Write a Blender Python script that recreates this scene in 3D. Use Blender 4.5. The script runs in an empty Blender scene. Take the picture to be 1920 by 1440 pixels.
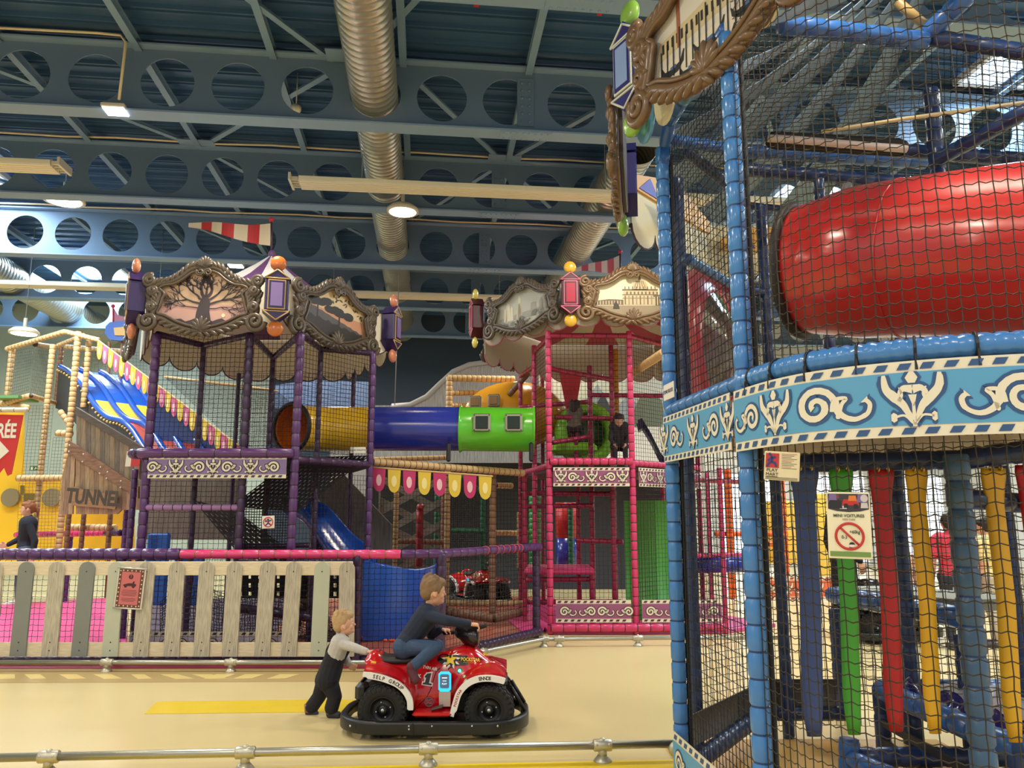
import bpy, math, random
from mathutils import Vector as V, Matrix
random.seed(7)
sin, cos, pi, R_ = math.sin, math.cos, math.pi, math.radians
SCN = bpy.context.scene
COL = SCN.collection
# ---------------------------------------------------------------- camera, world, exposure
F_PX, PITCH, CAM_H = 1450.0, R_(9.2), 1.6
cam_d = bpy.data.cameras.new('camera'); cam_d.sensor_width = 36.0; cam_d.lens = 36.0 * F_PX / 1920.0
cam_d.clip_start = 0.05; cam_d.clip_end = 200
cam = bpy.data.objects.new('camera', cam_d); COL.objects.link(cam)
cam.location = (0, 0, CAM_H); cam.rotation_euler = (pi / 2 + PITCH, 0, 0)
SCN.camera = cam
SCN.view_settings.view_transform = 'Standard'; SCN.view_settings.look = 'None'
SCN.view_settings.gamma = 1.0; SCN.view_settings.use_curve_mapping = False
SCN.view_settings.exposure = 0.12
wd = bpy.data.worlds.new('world'); SCN.world = wd; wd.use_nodes = True
wd.node_tree.nodes['Background'].inputs[0].default_value = (0.93, 0.95, 1.0, 1)
wd.node_tree.nodes['Background'].inputs[1].default_value = 0.62

DEPTH = [1.0]   # correction of my depth readings, section by section
def at(px, py, Y):
    Y = Y * DEPTH[0]
    dx, dy = (px - 960) / F_PX, (720 - py) / F_PX
    wy, wz = cos(PITCH) - sin(PITCH) * dy, sin(PITCH) + cos(PITCH) * dy
    t = Y / wy
    return V((dx * t, Y, CAM_H + wz * t))
def gnd(px, py, z=0.0):
    dx, dy = (px - 960) / F_PX, (720 - py) / F_PX
    wy, wz = cos(PITCH) - sin(PITCH) * dy, sin(PITCH) + cos(PITCH) * dy
    t = (z - CAM_H) / wz
    return V((dx * t, wy * t, z))
# the hall is turned a little against the camera: e runs along the beams, d into the depth
HA = R_(6.3)
E_, D_ = V((cos(HA), sin(HA), 0)), V((-sin(HA), cos(HA), 0))
def hp(u, v, z): return E_ * u + D_ * v + V((0, 0, z))

# ---------------------------------------------------------------- area lights for the hall
def area(name, loc, size, power, col, rot=(0, 0, 0), shape='DISK', size_y=None, spread=pi):
    l = bpy.data.lights.new(name, 'AREA'); l.shape = shape; l.size = size
    if size_y: l.size_y = size_y
    l.energy = power; l.color = col; l.spread = spread
    o = bpy.data.objects.new(name, l); COL.objects.link(o); o.location = loc; o.rotation_euler = rot
    return o
GRID_W = 88.0
WARM, COOL = (1.0, 0.90, 0.72), (0.58, 0.78, 1.0)

# ---------------------------------------------------------------- materials
def lin(c):
    c = c / 255.0
    return c / 12.92 if c <= 0.04045 else ((c + 0.055) / 1.055) ** 2.4
def rgb(r, g, b): return (lin(r), lin(g), lin(b), 1.0)
MATS = {}
def mat(name, col, rough=0.5, metal=0.0, noise=0.0, nscale=8.0, bump=0.0, bscale=60.0, coat=0.0, emit=0.0, ecol=None, spec=0.5, trans=0.0):
    if name in MATS: return MATS[name]
    m = bpy.data.materials.new(name); m.use_nodes = True; nt = m.node_tree
    b = nt.nodes['Principled BSDF']; c = rgb(*col)
    b.inputs['Base Color'].default_value = c; b.inputs['Roughness'].default_value = rough; b.inputs['Metallic'].default_value = metal
    b.inputs['Specular IOR Level'].default_value = spec
    b.inputs['Coat Weight'].default_value = coat; b.inputs['Coat Roughness'].default_value = 0.15
    if trans: b.inputs['Transmission Weight'].default_value = trans
    if emit:
        b.inputs['Emission Color'].default_value = rgb(*(ecol or col)); b.inputs['Emission Strength'].default_value = emit
    if noise or bump:
        tc = nt.nodes.new('ShaderNodeTexCoord'); n = nt.nodes.new('ShaderNodeTexNoise')
        n.inputs['Scale'].default_value = nscale; n.inputs['Detail'].default_value = 4
        nt.links.new(tc.outputs['Object'], n.inputs['Vector'])
        if noise:
            mx = nt.nodes.new('ShaderNodeMix'); mx.data_type = 'RGBA'
            mx.inputs[6].default_value = tuple(min(1, x * (1 - noise)) for x in c[:3]) + (1,)
            mx.inputs[7].default_value = tuple(min(1, x * (1 + noise)) for x in c[:3]) + (1,)
            nt.links.new(n.outputs['Fac'], mx.inputs[0]); nt.links.new(mx.outputs[2], b.inputs['Base Color'])
        if bump:
            n2 = nt.nodes.new('ShaderNodeTexNoise'); n2.inputs['Scale'].default_value = bscale
            nt.links.new(tc.outputs['Object'], n2.inputs['Vector'])
            bp = nt.nodes.new('ShaderNodeBump'); bp.inputs['Strength'].default_value = bump; bp.inputs['Distance'].default_value = 0.01
            nt.links.new(n2.outputs['Fac'], bp.inputs['Height']); nt.links.new(bp.outputs['Normal'], b.inputs['Normal'])
    MATS[name] = m
    return m
def wood(name, c1, c2, scale=(1, 1, 14), rough=0.6):
    if name in MATS: return MATS[name]
    m = bpy.data.materials.new(name); m.use_nodes = True; nt = m.node_tree; b = nt.nodes['Principled BSDF']
    tc = nt.nodes.new('ShaderNodeTexCoord'); mp = nt.nodes.new('ShaderNodeMapping'); mp.inputs['Scale'].default_value = scale
    n = nt.nodes.new('ShaderNodeTexNoise'); n.inputs['Scale'].default_value = 3; n.inputs['Detail'].default_value = 6
    r = nt.nodes.new('ShaderNodeValToRGB'); r.color_ramp.elements[0].position = 0.35; r.color_ramp.elements[1].position = 0.65
    r.color_ramp.elements[0].color = rgb(*c1); r.color_ramp.elements[1].color = rgb(*c2)
    nt.links.new(tc.outputs['Object'], mp.inputs[0]); nt.links.new(mp.outputs[0], n.inputs[0]); nt.links.new(n.outputs[0], r.inputs[0])
    nt.links.new(r.outputs[0], b.inputs['Base Color']); b.inputs['Roughness'].default_value = rough
    MATS[name] = m
    return m

# ---------------------------------------------------------------- mesh building
def basis(x, up=V((0, 0, 1))):
    x = V(x).normalized(); y = V(up).cross(x).normalized(); z = x.cross(y)
    return x, y, z
def frm(o, x, up=V((0, 0, 1))):
    """local x along the front, y away from the viewer, z up"""
    x, y, z = basis(x, up)
    M = Matrix((x, y, z)).transposed().to_4x4(); M.translation = V(o)
    return M
class MB:
    def __init__(s): s.v, s.f, s.m, s.s = [], [], [], []
    def add(s, vs, fs, m=0, sm=False):
        o = len(s.v); s.v.extend(V(p) for p in vs)
        for k, f in enumerate(fs):
            s.f.append([i + o for i in f]); s.m.append(m[k] if isinstance(m, list) else m); s.s.append(sm)
        return s
    def box(s, c, size, m=0, M=None):
        a, b, d = (x / 2 for x in size); c = V(c)
        vs = [c + V((i * a, j * b, k * d)) for i in (-1, 1) for j in (-1, 1) for k in (-1, 1)]
        if M is not None: vs = [M @ p for p in vs]
        return s.add(vs, [(0, 1, 3, 2), (4, 6, 7, 5), (0, 4, 5, 1), (2, 3, 7, 6), (0, 2, 6, 4), (1, 5, 7, 3)], m)
    def rbox(s, c, size, b=0.01, m=0, M=None):
        """box with chamfered vertical and horizontal edges"""
        hx, hy, hz = (x / 2 for x in size); c = V(c); b = min(b, hx * .9, hy * .9, hz * .9)
        rings = []
        for z, ins in ((-hz, b), (-hz + b, 0), (hz - b, 0), (hz, b)):
            x, y = hx - ins, hy - ins
            rings.append([c + V(p) for p in ((-x + b, -y, z), (x - b, -y, z), (x, -y + b, z), (x, y - b, z), (x - b, y, z), (-x + b, y, z), (-x, y - b, z), (-x, -y + b, z))])
        if M is not None: rings = [[M @ p for p in r] for r in rings]
        return s.loft(rings, m=m, closed=True, caps=True)
    def bar(s, a, b, w, h, m=0, up=V((0, 0, 1))):
        a, b = V(a), V(b); x = (b - a)
        if abs(x.normalized().dot(V(up))) > .99: up = V((0, 1, 0))
        M = frm((a + b) / 2, x, up)
        return s.box((0, 0, 0), (x.length, w, h), m, M)
    def loft(s, rings, m=0, closed=True, caps=False, sm=False):
        n = len(rings[0]); vs = [p for r in rings for p in r]; fs = []; ms = []
        for i in range(len(rings) - 1):
            for j in range(n if closed else n - 1):
                k = (j + 1) % n
                fs.append((i * n + j, i * n + k, (i + 1) * n + k, (i + 1) * n + j)); ms.append(m[i] if isinstance(m, list) else m)
        if caps:
            fs.append(tuple(range(n))[::-1]); ms.append(m[0] if isinstance(m, list) else m)
            fs.append(tuple((len(rings) - 1) * n + j for j in range(n))); ms.append(m[-1] if isinstance(m, list) else m)
        return s.add(vs, fs, ms, sm)
    def tube(s, pts, r, n=8, m=0, caps=True, closed=False, sm=True):
        pts = [V(p) for p in pts]; N = len(pts); rings = []
        nrm = None
        for i, p in enumerate(pts):
            if closed: t = pts[(i + 1) % N] - pts[i - 1]
            else: t = pts[min(i + 1, N - 1)] - pts[max(i - 1, 0)]
            if t.length < 1e-9: t = V((0, 0, 1))
            t.normalize()
            if nrm is None: nrm = t.orthogonal().normalized()
            nrm = (nrm - t * nrm.dot(t))
            nrm = nrm.normalized() if nrm.length > 1e-6 else t.orthogonal().normalized()
            b = t.cross(nrm); q = r[i] if isinstance(r, (list, tuple)) else r
            rings.append([p + (nrm * cos(2 * pi * k / n) + b * sin(2 * pi * k / n)) * q for k in range(n)])
        if closed: rings.append(rings[0])
        return s.loft(rings, m=m, closed=True, caps=caps and not closed, sm=sm)
    def pad(s, pts, r, pitch=0.13, n=10, m=0, tie=1, groove=.9):
        """foam padded pipe with a strap round it every pitch"""
        pts = [V(p) for p in pts]; P, Rr, Mm = [], [], []
        for i in range(len(pts) - 1):
            a, b = pts[i], pts[i + 1]; L = (b - a).length; k = max(1, round(L / pitch)); g = min(.010, .1 * pitch)
            for j in range(k):
                t0, t1 = j / k, (j + 1) / k
                for t, q, mm in ((t0, groove, tie), (t0 + g / L, groove, m), (t0 + 2.2 * g / L, 1, m), (t1 - 1.2 * g / L, 1, m)):
                    P.append(a.lerp(b, t)); Rr.append(r * q); Mm.append(mm)
        P.append(pts[-1]); Rr.append(r * groove)
        return s.tube(P, Rr, n, Mm)
    def ell(s, c, rad, m=0, M=None, seg=14, rings=9, sm=True):
        c = V(c); rr = rad if isinstance(rad, (tuple, list)) else (rad,) * 3
        vs = []; fs = []
        for i in range(rings + 1):
            th = pi * i / rings
            for j in range(seg):
                ph = 2 * pi * j / seg
                p = V((rr[0] * sin(th) * cos(ph), rr[1] * sin(th) * sin(ph), rr[2] * cos(th)))
                vs.append((M @ p if M is not None else p) + c)
        for i in range(rings):
            for j in range(seg):
                k = (j + 1) % seg
                if i == 0: fs.append((j, (i + 1) * seg + j, (i + 1) * seg + k))
                elif i == rings - 1: fs.append((i * seg + j, (i + 1) * seg + j, i * seg + k))
                else: fs.append((i * seg + j, (i + 1) * seg + j, (i + 1) * seg + k, i * seg + k))
        return s.add(vs, fs, m, sm)
    def lathe(s, prof, M, n=20, m=0, sm=True, caps=True):
        """profile of (radius, height) turned round the local z of M"""
        rings = [[M @ V((r * cos(2 * pi * k / n), r * sin(2 * pi * k / n), z)) for k in range(n)] for r, z in prof]
        return s.loft(rings, m=m, closed=True, caps=caps, sm=sm)
    def prism(s, poly, M, y0, y1, m=0, sm=False):
        """outline in local x,z pushed along local y from y0 to y1"""
        n = len(poly); vs = [M @ V((x, y0, z)) for x, z in poly] + [M @ V((x, y1, z)) for x, z in poly]
        fs = [tuple(range(n)), tuple(range(2 * n - 1, n - 1, -1))] + [(i, i + n, (i + 1) % n + n, (i + 1) % n) for i in range(n)]
        return s.add(vs, fs, m, sm)
    def sheet(s, fn, nu, nv, m=0, th=0.0, sm=True):
        P = [[V(fn(i / nu, j / nv)) for j in range(nv + 1)] for i in range(nu + 1)]
        W = nv + 1; vs = [p for r in P for p in r]
        fs = [(i * W + j, (i + 1) * W + j, (i + 1) * W + j + 1, i * W + j + 1) for i in range(nu) for j in range(nv)]
        if th:
            N = []
            for i in range(nu + 1):
                for j in range(nv + 1):
                    a = P[min(i + 1, nu)][j] - P[max(i - 1, 0)][j]; b = P[i][min(j + 1, nv)] - P[i][max(j - 1, 0)]
                    q = a.cross(b); N.append(q.normalized() if q.length > 1e-9 else V((0, 0, 1)))
            o = len(vs); vs = vs + [p + n * th for p, n in zip(vs, N)]
            fs = fs + [tuple(i + o for i in f[::-1]) for f in fs]
            ed = [i * W for i in range(nu + 1)] + [nu * W + j for j in range(1, nv + 1)] + [i * W + nv for i in range(nu - 1, -1, -1)] + [j for j in range(nv - 1, 0, -1)]
            fs += [(ed[k], ed[(k + 1) % len(ed)], ed[(k + 1) % len(ed)] + o, ed[k] + o) for k in range(len(ed))]
        return s.add(vs, fs, m, sm)
    def net(s, S, Lu, Lv, cell, r, m=0, sag=.12, jit=.06, diag=False):
        nu, nv = max(1, round(Lu / cell)), max(1, round(Lv / cell))
        P = {}
        for i in range(nu + 1):
            for j in range(nv + 1):
                ji = 0 if i in (0, nu) else random.uniform(-jit, jit); jj = 0 if j in (0, nv) else random.uniform(-jit, jit)
                P[i, j] = V(S((i + ji) / nu, (j + jj) / nv))
        nn = ((P[nu, 0] - P[0, 0]).cross(P[0, nv] - P[0, 0])).normalized()
        up = (P[0, nv] - P[0, 0]).normalized()
        def strand(pts, b):
            vs, fs = [], []
            for p in pts: vs += [p + nn * r, p - nn * (r * .5) + b * (r * .87), p - nn * (r * .5) - b * (r * .87)]
            for k in range(len(pts) - 1):
                o = 3 * k
                fs += [(o, o + 1, o + 4, o + 3), (o + 1, o + 2, o + 5, o + 4), (o + 2, o, o + 3, o + 5)]
            s.add(vs, fs, m)
        side = (P[nu, 0] - P[0, 0]).normalized()
        for i in range(nu + 1): strand([P[i, j] for j in range(nv + 1)], side)
        for j in range(nv + 1):
            pts = []
            for i in range(nu + 1):
                pts.append(P[i, j])
                if sag and i < nu: pts.append((P[i, j] + P[i + 1, j]) / 2 - up * (cell * sag))
            strand(pts, up)
        return s
    def ribbon(s, mp, pts, wd, y, m=0, th=.0015):
        """flat stroke along 2D pts with widths wd, laid on a surface by mp(x, z, off)"""
        n = len(pts); vs = []
        for i, (x, z) in enumerate(pts):
            a, b = pts[max(i - 1, 0)], pts[min(i + 1, n - 1)]
            tx, tz = b[0] - a[0], b[1] - a[1]; l = math.hypot(tx, tz) or 1
            w = (wd[i] if isinstance(wd, (list, tuple)) else wd) / 2
            nx, nz = -tz / l * w, tx / l * w
            vs += [mp(x + nx, z + nz, y), mp(x - nx, z - nz, y)]
        return s.add(vs, [(2 * i, 2 * i + 1, 2 * i + 3, 2 * i + 2) for i in range(n - 1)], m)
    def patch(s, mp, poly, y, m=0):
        return s.add([mp(x, z, y) for x, z in poly], [tuple(range(len(poly)))], m)
    def build(s, name, mats, parent=None, label=None):
        mats = mats if isinstance(mats, (list, tuple)) else [mats]
        if parent is not None:
            off = wloc(parent)
        else:
            xs = [p.x for p in s.v]; ys = [p.y for p in s.v]
            off = V(((min(xs) + max(xs)) / 2, (min(ys) + max(ys)) / 2, min(p.z for p in s.v)))
        me = bpy.data.meshes.new(name); me.from_pydata([p - off for p in s.v], [], s.f)
        for mm in mats: me.materials.append(mm)
        me.polygons.foreach_set('material_index', s.m); me.polygons.foreach_set('use_smooth', s.s)
        me.update()
        o = bpy.data.objects.new(name, me); COL.objects.link(o)
        if parent is not None: o.parent = parent
        else: o.location = off
        if label: o['label'] = label
        return o
def wloc(o):
    l = V((0, 0, 0))
    while o is not None: l = l + V(o.location); o = o.parent
    return l
def thing(name, label, cat, loc, group=None):
    o = bpy.data.objects.new(name, None); COL.objects.link(o); o.location = loc; o.empty_display_size = .1
    o['label'] = label; o['category'] = cat
    if group: o['group'] = group
    return o
def tag(o, label, cat, group=None):
    o['label'] = label; o['category'] = cat
    if group: o['group'] = group
    return o
def struct(o): o['kind'] = 'structure'; return o
def stuff(o, label, cat): o['kind'] = 'stuff'; return tag(o, label, cat)
def copy_tree(o, parent=None):
    c = o.copy(); COL.objects.link(c)
    if parent is not None: c.parent = parent
    for ch in list(o.children): copy_tree(ch, c)
    return c
def text(s, M, size, m, parent, name='lettering', align='CENTER', ext=0.0006, shear=0.0, bold=0.0, sx=1.0):
    """writing laid on the local x,z face of M, looking along -y"""
    cu = bpy.data.curves.new(name, 'FONT'); cu.body = s; cu.size = size; cu.align_x = align; cu.align_y = 'CENTER'
    cu.extrude = ext; cu.shear = shear; cu.offset = bold; cu.resolution_u = 3
    tmp = bpy.data.objects.new(name, cu); COL.objects.link(tmp)
    dg = bpy.context.evaluated_depsgraph_get()
    me = bpy.data.meshes.new_from_object(tmp.evaluated_get(dg)); bpy.data.objects.remove(tmp)
    me.name = name
    T = Matrix(((1, 0, 0, 0), (0, 0, -1, 0), (0, 1, 0, 0), (0, 0, 0, 1)))
    off = wloc(parent) if parent is not None else V(M.translation)
    me.transform(Matrix.Translation(-off) @ M @ T @ Matrix.Diagonal((sx, 1, 1, 1)))
    me.materials.clear(); me.materials.append(m)
    o = bpy.data.objects.new(name, me); COL.objects.link(o)
    if parent is not None: o.parent = parent
    else: o.location = off
    return o
def each(items, name, m, parent):
    """small repeated pieces, every one an object of its own"""
    for fn in items:
        b = MB(); fn(b); b.build(name, m, parent)
def lerp(a, b, t): return a + (b - a) * t
def spline(pts, n=6):
    """Catmull-Rom through points of any dimension"""
    out = []; P = [tuple(p) for p in pts]
    for i in range(len(P) - 1):
        p0, p1, p2, p3 = P[max(i - 1, 0)], P[i], P[i + 1], P[min(i + 2, len(P) - 1)]
        for k in range(n):
            t = k / n
            out.append(tuple(.5 * (2 * b + (c - a) * t + (2 * a - 5 * b + 4 * c - d) * t * t + (3 * b - a - 3 * c + d) * t ** 3) for a, b, c, d in zip(p0, p1, p2, p3)))
    out.append(P[-1]); return out
def blob(name, caps, mats, parent, voxel=.008, smooth=3, ells=(), label=None, extra=None):
    """capsules (p0, p1, r0, r1) and ellipsoids (centre, radii, matrix) melted into ONE continuous surface"""
    b = MB()
    for p0, p1, r0, r1 in caps:
        p0, p1 = V(p0), V(p1); d = p1 - p0; L = d.length
        b.ell(p0, r0, seg=14, rings=8); b.ell(p1, r1, seg=14, rings=8)
        if L > 1e-5: b.tube([p0, p0.lerp(p1, .5), p1], [r0 * .99, (r0 + r1) / 2 * .99, r1 * .99], n=14)
    for e in ells: b.ell(e[0], e[1], M=e[2] if len(e) > 2 else None, seg=18, rings=12)
    if extra: extra(b)
    o = b.build(name, mats, parent, label)
    rm = o.modifiers.new('r', 'REMESH'); rm.mode = 'VOXEL'; rm.voxel_size = voxel; rm.use_smooth_shade = True
    if smooth:
        sm = o.modifiers.new('s', 'SMOOTH'); sm.iterations = smooth; sm.factor = .5
    dg = bpy.context.evaluated_depsgraph_get()
    me = bpy.data.meshes.new_from_object(o.evaluated_get(dg)); o.modifiers.clear()
    old = o.data; o.data = me; me.name = name; bpy.data.meshes.remove(old)
    if not me.materials:
        for mm in (mats if isinstance(mats, (list, tuple)) else [mats]): me.materials.append(mm)
    return o
# ================================================================= lights
for u in (-10.5, -6.2, -2.0, 2.2, 6.4, 10.2):
    for v in (-1.5, 3.2, 8.2, 13.0, 17.8):  # even grid of lights added to light the hall, no fixtures modelled
        if v < 12: area('added_hall_light', hp(u, v, 5.6), .5, GRID_W, WARM)
        else: area('added_hall_light', hp(u, v, 5.5), .5, GRID_W * 1.0, WARM)
area('skylight_glow', hp(-7.8, 12.4, 6.85), 1.5, 420, COOL, shape='RECTANGLE', size_y=2.0)
area('skylight_glow', hp(-7.8, 17.4, 6.85), 1.5, 420, COOL, shape='RECTANGLE', size_y=2.0)
area('skylight_glow', hp(7.4, 7.4, 6.85), 1.2, 260, COOL, shape='RECTANGLE', size_y=2.0)
area('skylight_glow', hp(6.4, 12.4, 6.85), 1.2, 260, COOL, shape='RECTANGLE', size_y=2.0)

# ================================================================= floor, walls, ceiling
M_FLOOR = mat('floor_resin', (220, 200, 146), .28, noise=.06, nscale=.7, bump=.02, bscale=3)
b = MB(); b.add([(-30, -6, 0), (30, -6, 0), (30, 34, 0), (-30, 34, 0)], [(0, 1, 2, 3)]); struct(b.build('floor', M_FLOOR))
M_PALE = mat('wall_pale', (176, 190, 180), .7, noise=.05, nscale=2)
M_SLATE = mat('wall_slate', (46, 62, 80), .7, noise=.08, nscale=1)
M_WHITE = mat('wall_white', (232, 234, 232), .6)
BV = 21.5
def wall(name, u0, v0, u1, v1, z0, z1, m):
    b = MB(); a, c = hp(u0, v0, 0), hp(u1, v1, 0); b.bar(V((a.x, a.y, (z0 + z1) / 2)), V((c.x, c.y, (z0 + z1) / 2)), .2, z1 - z0, 0)
    return struct(b.build(name, m))
wall('wall_back', -15, BV, -4.2, BV, 0, 7.2, M_PALE)
wall('wall_rear', -4.2, BV, 5, BV, 0, 7.2, M_SLATE)
wall('wall_end', 5, BV, 16, BV, 0, 7.2, M_WHITE)
wall('wall_left', -15, 2, -15, BV, 0, 7.2, M_PALE)
wall('wall_right', 16, 2, 16, BV, 0, 7.2, M_WHITE)
# bright daylight windows in the white end wall, seen low between the straps of the near tower
M_DAY = mat('daylight_pane', (236, 246, 255), .2, emit=1.3)
M_FRAMEW = mat('window_frame', (225, 228, 230), .5)
for k, u in enumerate((9.2, 11.6, 14.0)):
    b = MB(); c = hp(u, BV - .14, 0); M = frm(V((c.x, c.y, 1.35)), E_)
    b.box((0, 0, 0), (2.1, .04, 2.5), 0, M)
    fr = MB()
    for x in (-1.05, 0, 1.05): fr.box((x, -.03, 0), (.09, .08, 2.6), 0, M)
    for z in (-1.28, 1.28): fr.box((0, -.03, z), (2.2, .08, .1), 0, M)
    w = struct(b.build('window_%d' % (k + 1), M_DAY)); fr.build('window_frame', M_FRAMEW, w)
# corrugated roof deck, ribs along the beams
b = MB(); prof = []
v = 1.0
while v < 22:
    for dv, dz in ((0, 0), (.16, 0), (.175, .035), (.20, .035), (.215, .0), (.23, .0), (.245, .035), (.27, .035), (.285, 0)):
        prof.append((v + dv, 7.06 + dz * -1.3))
    v += .30
rings = [[hp(-15, vv, z) for vv, z in prof], [hp(16, vv, z) for vv, z in prof]]
b.loft(rings, closed=False)
M_DECK = mat('roof_deck', (56, 90, 124), .42, metal=.2, noise=.2, nscale=1.2)
struct(b.build('ceiling', M_DECK))
# skylight panels in the roof
M_SKY = mat('skylight_pane', (200, 228, 255), .2, emit=2.2)
for k, (u, v) in enumerate(((-7.7, 12.4), (-7.7, 17.5), (7.4, 7.4), (6.4, 12.4))):
    b = MB(); b.box((0, 0, 0), (1.5, 2.0, .03), 0, frm(hp(u, v, 6.99), E_)); fr = MB()
    M = frm(hp(u, v, 6.97), E_)
    for x in (-.78, 0, .78): fr.box((x, 0, 0), (.06, 2.1, .08), 0, M)
    for y in (-1.03, 1.03): fr.box((0, y, 0), (1.62, .06, .08), 0, M)
    o = struct(b.build('window_%d' % (k + 4), M_SKY)); fr.build('window_frame', MATS['window_frame'], o)

# ================================================================= perforated beams
M_STEEL = mat('steel_blue', (102, 124, 144), .42, noise=.05, nscale=1.5, spec=.5)
M_STEEL_LIT = mat('steel_blue_lit', (128, 154, 178), .42, noise=.05, nscale=1.5)  # lighter copy of the beam steel: light on the flanges put into colour
PITCH_H, R_H, HALF = .79, .30, .40
def beam_web():
    b = MB(); n = 32; W = .008
    for i in range(-14, 22):
        u = i * PITCH_H; vs = []; fs = []
        for s_ in (-W, W):
            for k in range(n):
                a = 2 * pi * (k + .5) / n
                vs.append((u + R_H * cos(a), s_, R_H * sin(a)))
            for k in range(n):
                a = 2 * pi * (k + .5) / n; q = max(abs(cos(a)) / (PITCH_H / 2), abs(sin(a)) / HALF)
                vs.append((u + cos(a) / q, s_, sin(a) / q))
        for k in range(n):
            j = (k + 1) % n
            fs += [(k, j, n + j, n + k), (2 * n + j, 2 * n + k, 3 * n + k, 3 * n + j), (j, k, 2 * n + k, 2 * n + j)]
        b.add(vs, fs)
        # square corners left open by the ring
        for sx in (-1, 1):
            for sz in (-1, 1):
                for y in (-W, W):
                    a1 = math.atan2(HALF, PITCH_H / 2); ks = sorted(range(n), key=lambda k: abs(((2 * pi * (k + .5) / n) - a1)))[:2]
                    p = []
                    for k in ks:
                        a = 2 * pi * (k + .5) / n; q = max(abs(cos(a)) / (PITCH_H / 2), abs(sin(a)) / HALF)
                        p.append((u + sx * cos(a) / q, y, sz * sin(a) / q))
                    b.add([p[0], p[1], (u + sx * PITCH_H / 2, y, sz * HALF)], [(0, 1, 2)])
    return b
# beams (v, middle height, where the bolted joint sits along u)
BEAMS = [(6.2, 6.50, 1.3), (8.66, 6.47, 1.12), (11.15, 6.43, 1.02), (13.7, 6.36, 1.0), (16.2, 6.24, 1.0), (18.7, 6.2, 1.0)]
BL = ['perforated blue steel beam over the camera, just above the picture edge',
      'nearest perforated blue steel roof beam in view, white floodlight under its flange',
      'second perforated blue steel roof beam, behind the two warm round lamps',
      'third perforated blue steel roof beam, lit bright blue by daylight at its left end',
      'fourth perforated steel roof beam, daylight showing white through one of its holes',
      'last perforated steel roof beam, furthest back above the dark rear wall']
first = None
def tf(b, M): b.v = [M @ p for p in b.v]; return b
for k, (v, z, uj) in enumerate(BEAMS):
    o = hp(-3.05, v, z); root = thing('ceiling_beam', BL[k], 'beam', o, 'perforated roof beams')
    root.rotation_euler = (0, 0, HA)
    if first is None:
        w = beam_web().build('web', M_STEEL); w.parent = root; w.location = (0, 0, 0)
        for me_v in (w,): pass
        # build() moved the origin of the parentless web to its foot: put it back on the beam axis
        for vert in w.data.vertices: vert.co.z -= HALF; vert.co.x += (-14 + 21) / 2 * PITCH_H
        f1 = MB().box((0, 0, 0), (36 * PITCH_H, .23, .022)).build('top_flange', M_STEEL_LIT); f1.parent = root
        f2 = MB().box((0, 0, 0), (36 * PITCH_H, .23, .022)).build('bottom_flange', M_STEEL_LIT); f2.parent = root
        f1.location = (3.5 * PITCH_H, 0, HALF); f2.location = (3.5 * PITCH_H, 0, -HALF - .022)
        sp = MB()
        for y in (-.016, .016):
            sp.box((0, y, 0), (.20, .016, .62))
            for i in (-1, 1):
                for j in range(6): sp.ell((i * .045, y * 1.7, -.25 + j * .1), (.018, .014, .018), seg=8, rings=5)
        sp = sp.build('splice_plate', M_STEEL); sp.parent = root
        s2 = MB()
        s2.box((0, 0, 0), (.62, .2, .018))
        for i in range(8):
            for y in (-.07, .07): s2.ell((-.26 + i * .075, y, -.012), (.015, .015, .012), seg=8, rings=5)
        s2 = s2.build('splice_plate', M_STEEL_LIT); s2.parent = root
        first = (w, f1, f2, sp, s2)
    else:
        for c in first:
            cc = c.copy(); COL.objects.link(cc); cc.parent = root
    ch = root.children
    for c in ch:
        if c.name.startswith('splice_plate'):
            flat = c.data.name == first[4].data.name
            c.location = (uj + 3.05, 0, -HALF - .045) if flat else (uj + 3.05, 0, -.31)

# purlins and braces of the roof
M_PUR = mat('purlin_steel', (120, 148, 172), .45, noise=.05)
n_tr = [0]
def trim(b, m):
    n_tr[0] += 1; return struct(b.build('trim_%d' % n_tr[0], m))
for i in range(-8, 9):
    u = -3.4 + 1.52 * i; b = MB()
    a, c = hp(u, 1.5, 6.97), hp(u, 21.3, 6.9)
    b.bar(a, c, .085, .012); b.bar(a - V((0, 0, .1)), c - V((0, 0, .1)), .085, .012); b.bar(a - V((0, 0, .05)), c - V((0, 0, .05)), .012, .1)
    trim(b, M_PUR)
def brace(u0, v0, u1, v1, z=6.86):
    b = MB(); a, c = hp(u0, v0, z), hp(u1, v1, z); b.bar(a, c, .075, .01); b.bar(a + V((0, 0, .03)), c + V((0, 0, .03)), .01, .06); trim(b, M_PUR)
for u0, v0, u1, v1 in ((-1.2, 8.66, -2.9, 6.2), (-.9, 8.66, .5, 6.2), (-3.4, 11.15, -5.9, 8.66), (-3.4, 11.15, -1.0, 8.66), (1.1, 11.15, -.4, 8.66), (1.1, 11.15, 2.7, 8.66),
                       (-1.9, 13.7, -3.4, 11.15), (2.6, 13.7, 1.1, 11.15), (-.3, 13.7, 1.1, 11.15), (-6.4, 8.66, -8, 6.2), (2.7, 8.66, 4.2, 6.2), (-.3, 16.2, -1.9, 13.7), (-6.4, 13.7, -7.9, 11.15), (2.6, 16.2, 4.1, 13.7), (5.6, 11.15, 4.1, 8.66), (-3.4, 16.2, -4.9, 13.7)):
    brace(u0, v0, u1, v1)
# gusset plates where braces meet
for u, v in ((-3.4, 11.15), (1.1, 11.15), (-1.0, 8.66)):
    b = MB(); b.box((0, -.16, 0), (.5, .25, .012), 0, frm(hp(u, v, 6.85), E_)); trim(b, M_STEEL_LIT)

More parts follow.
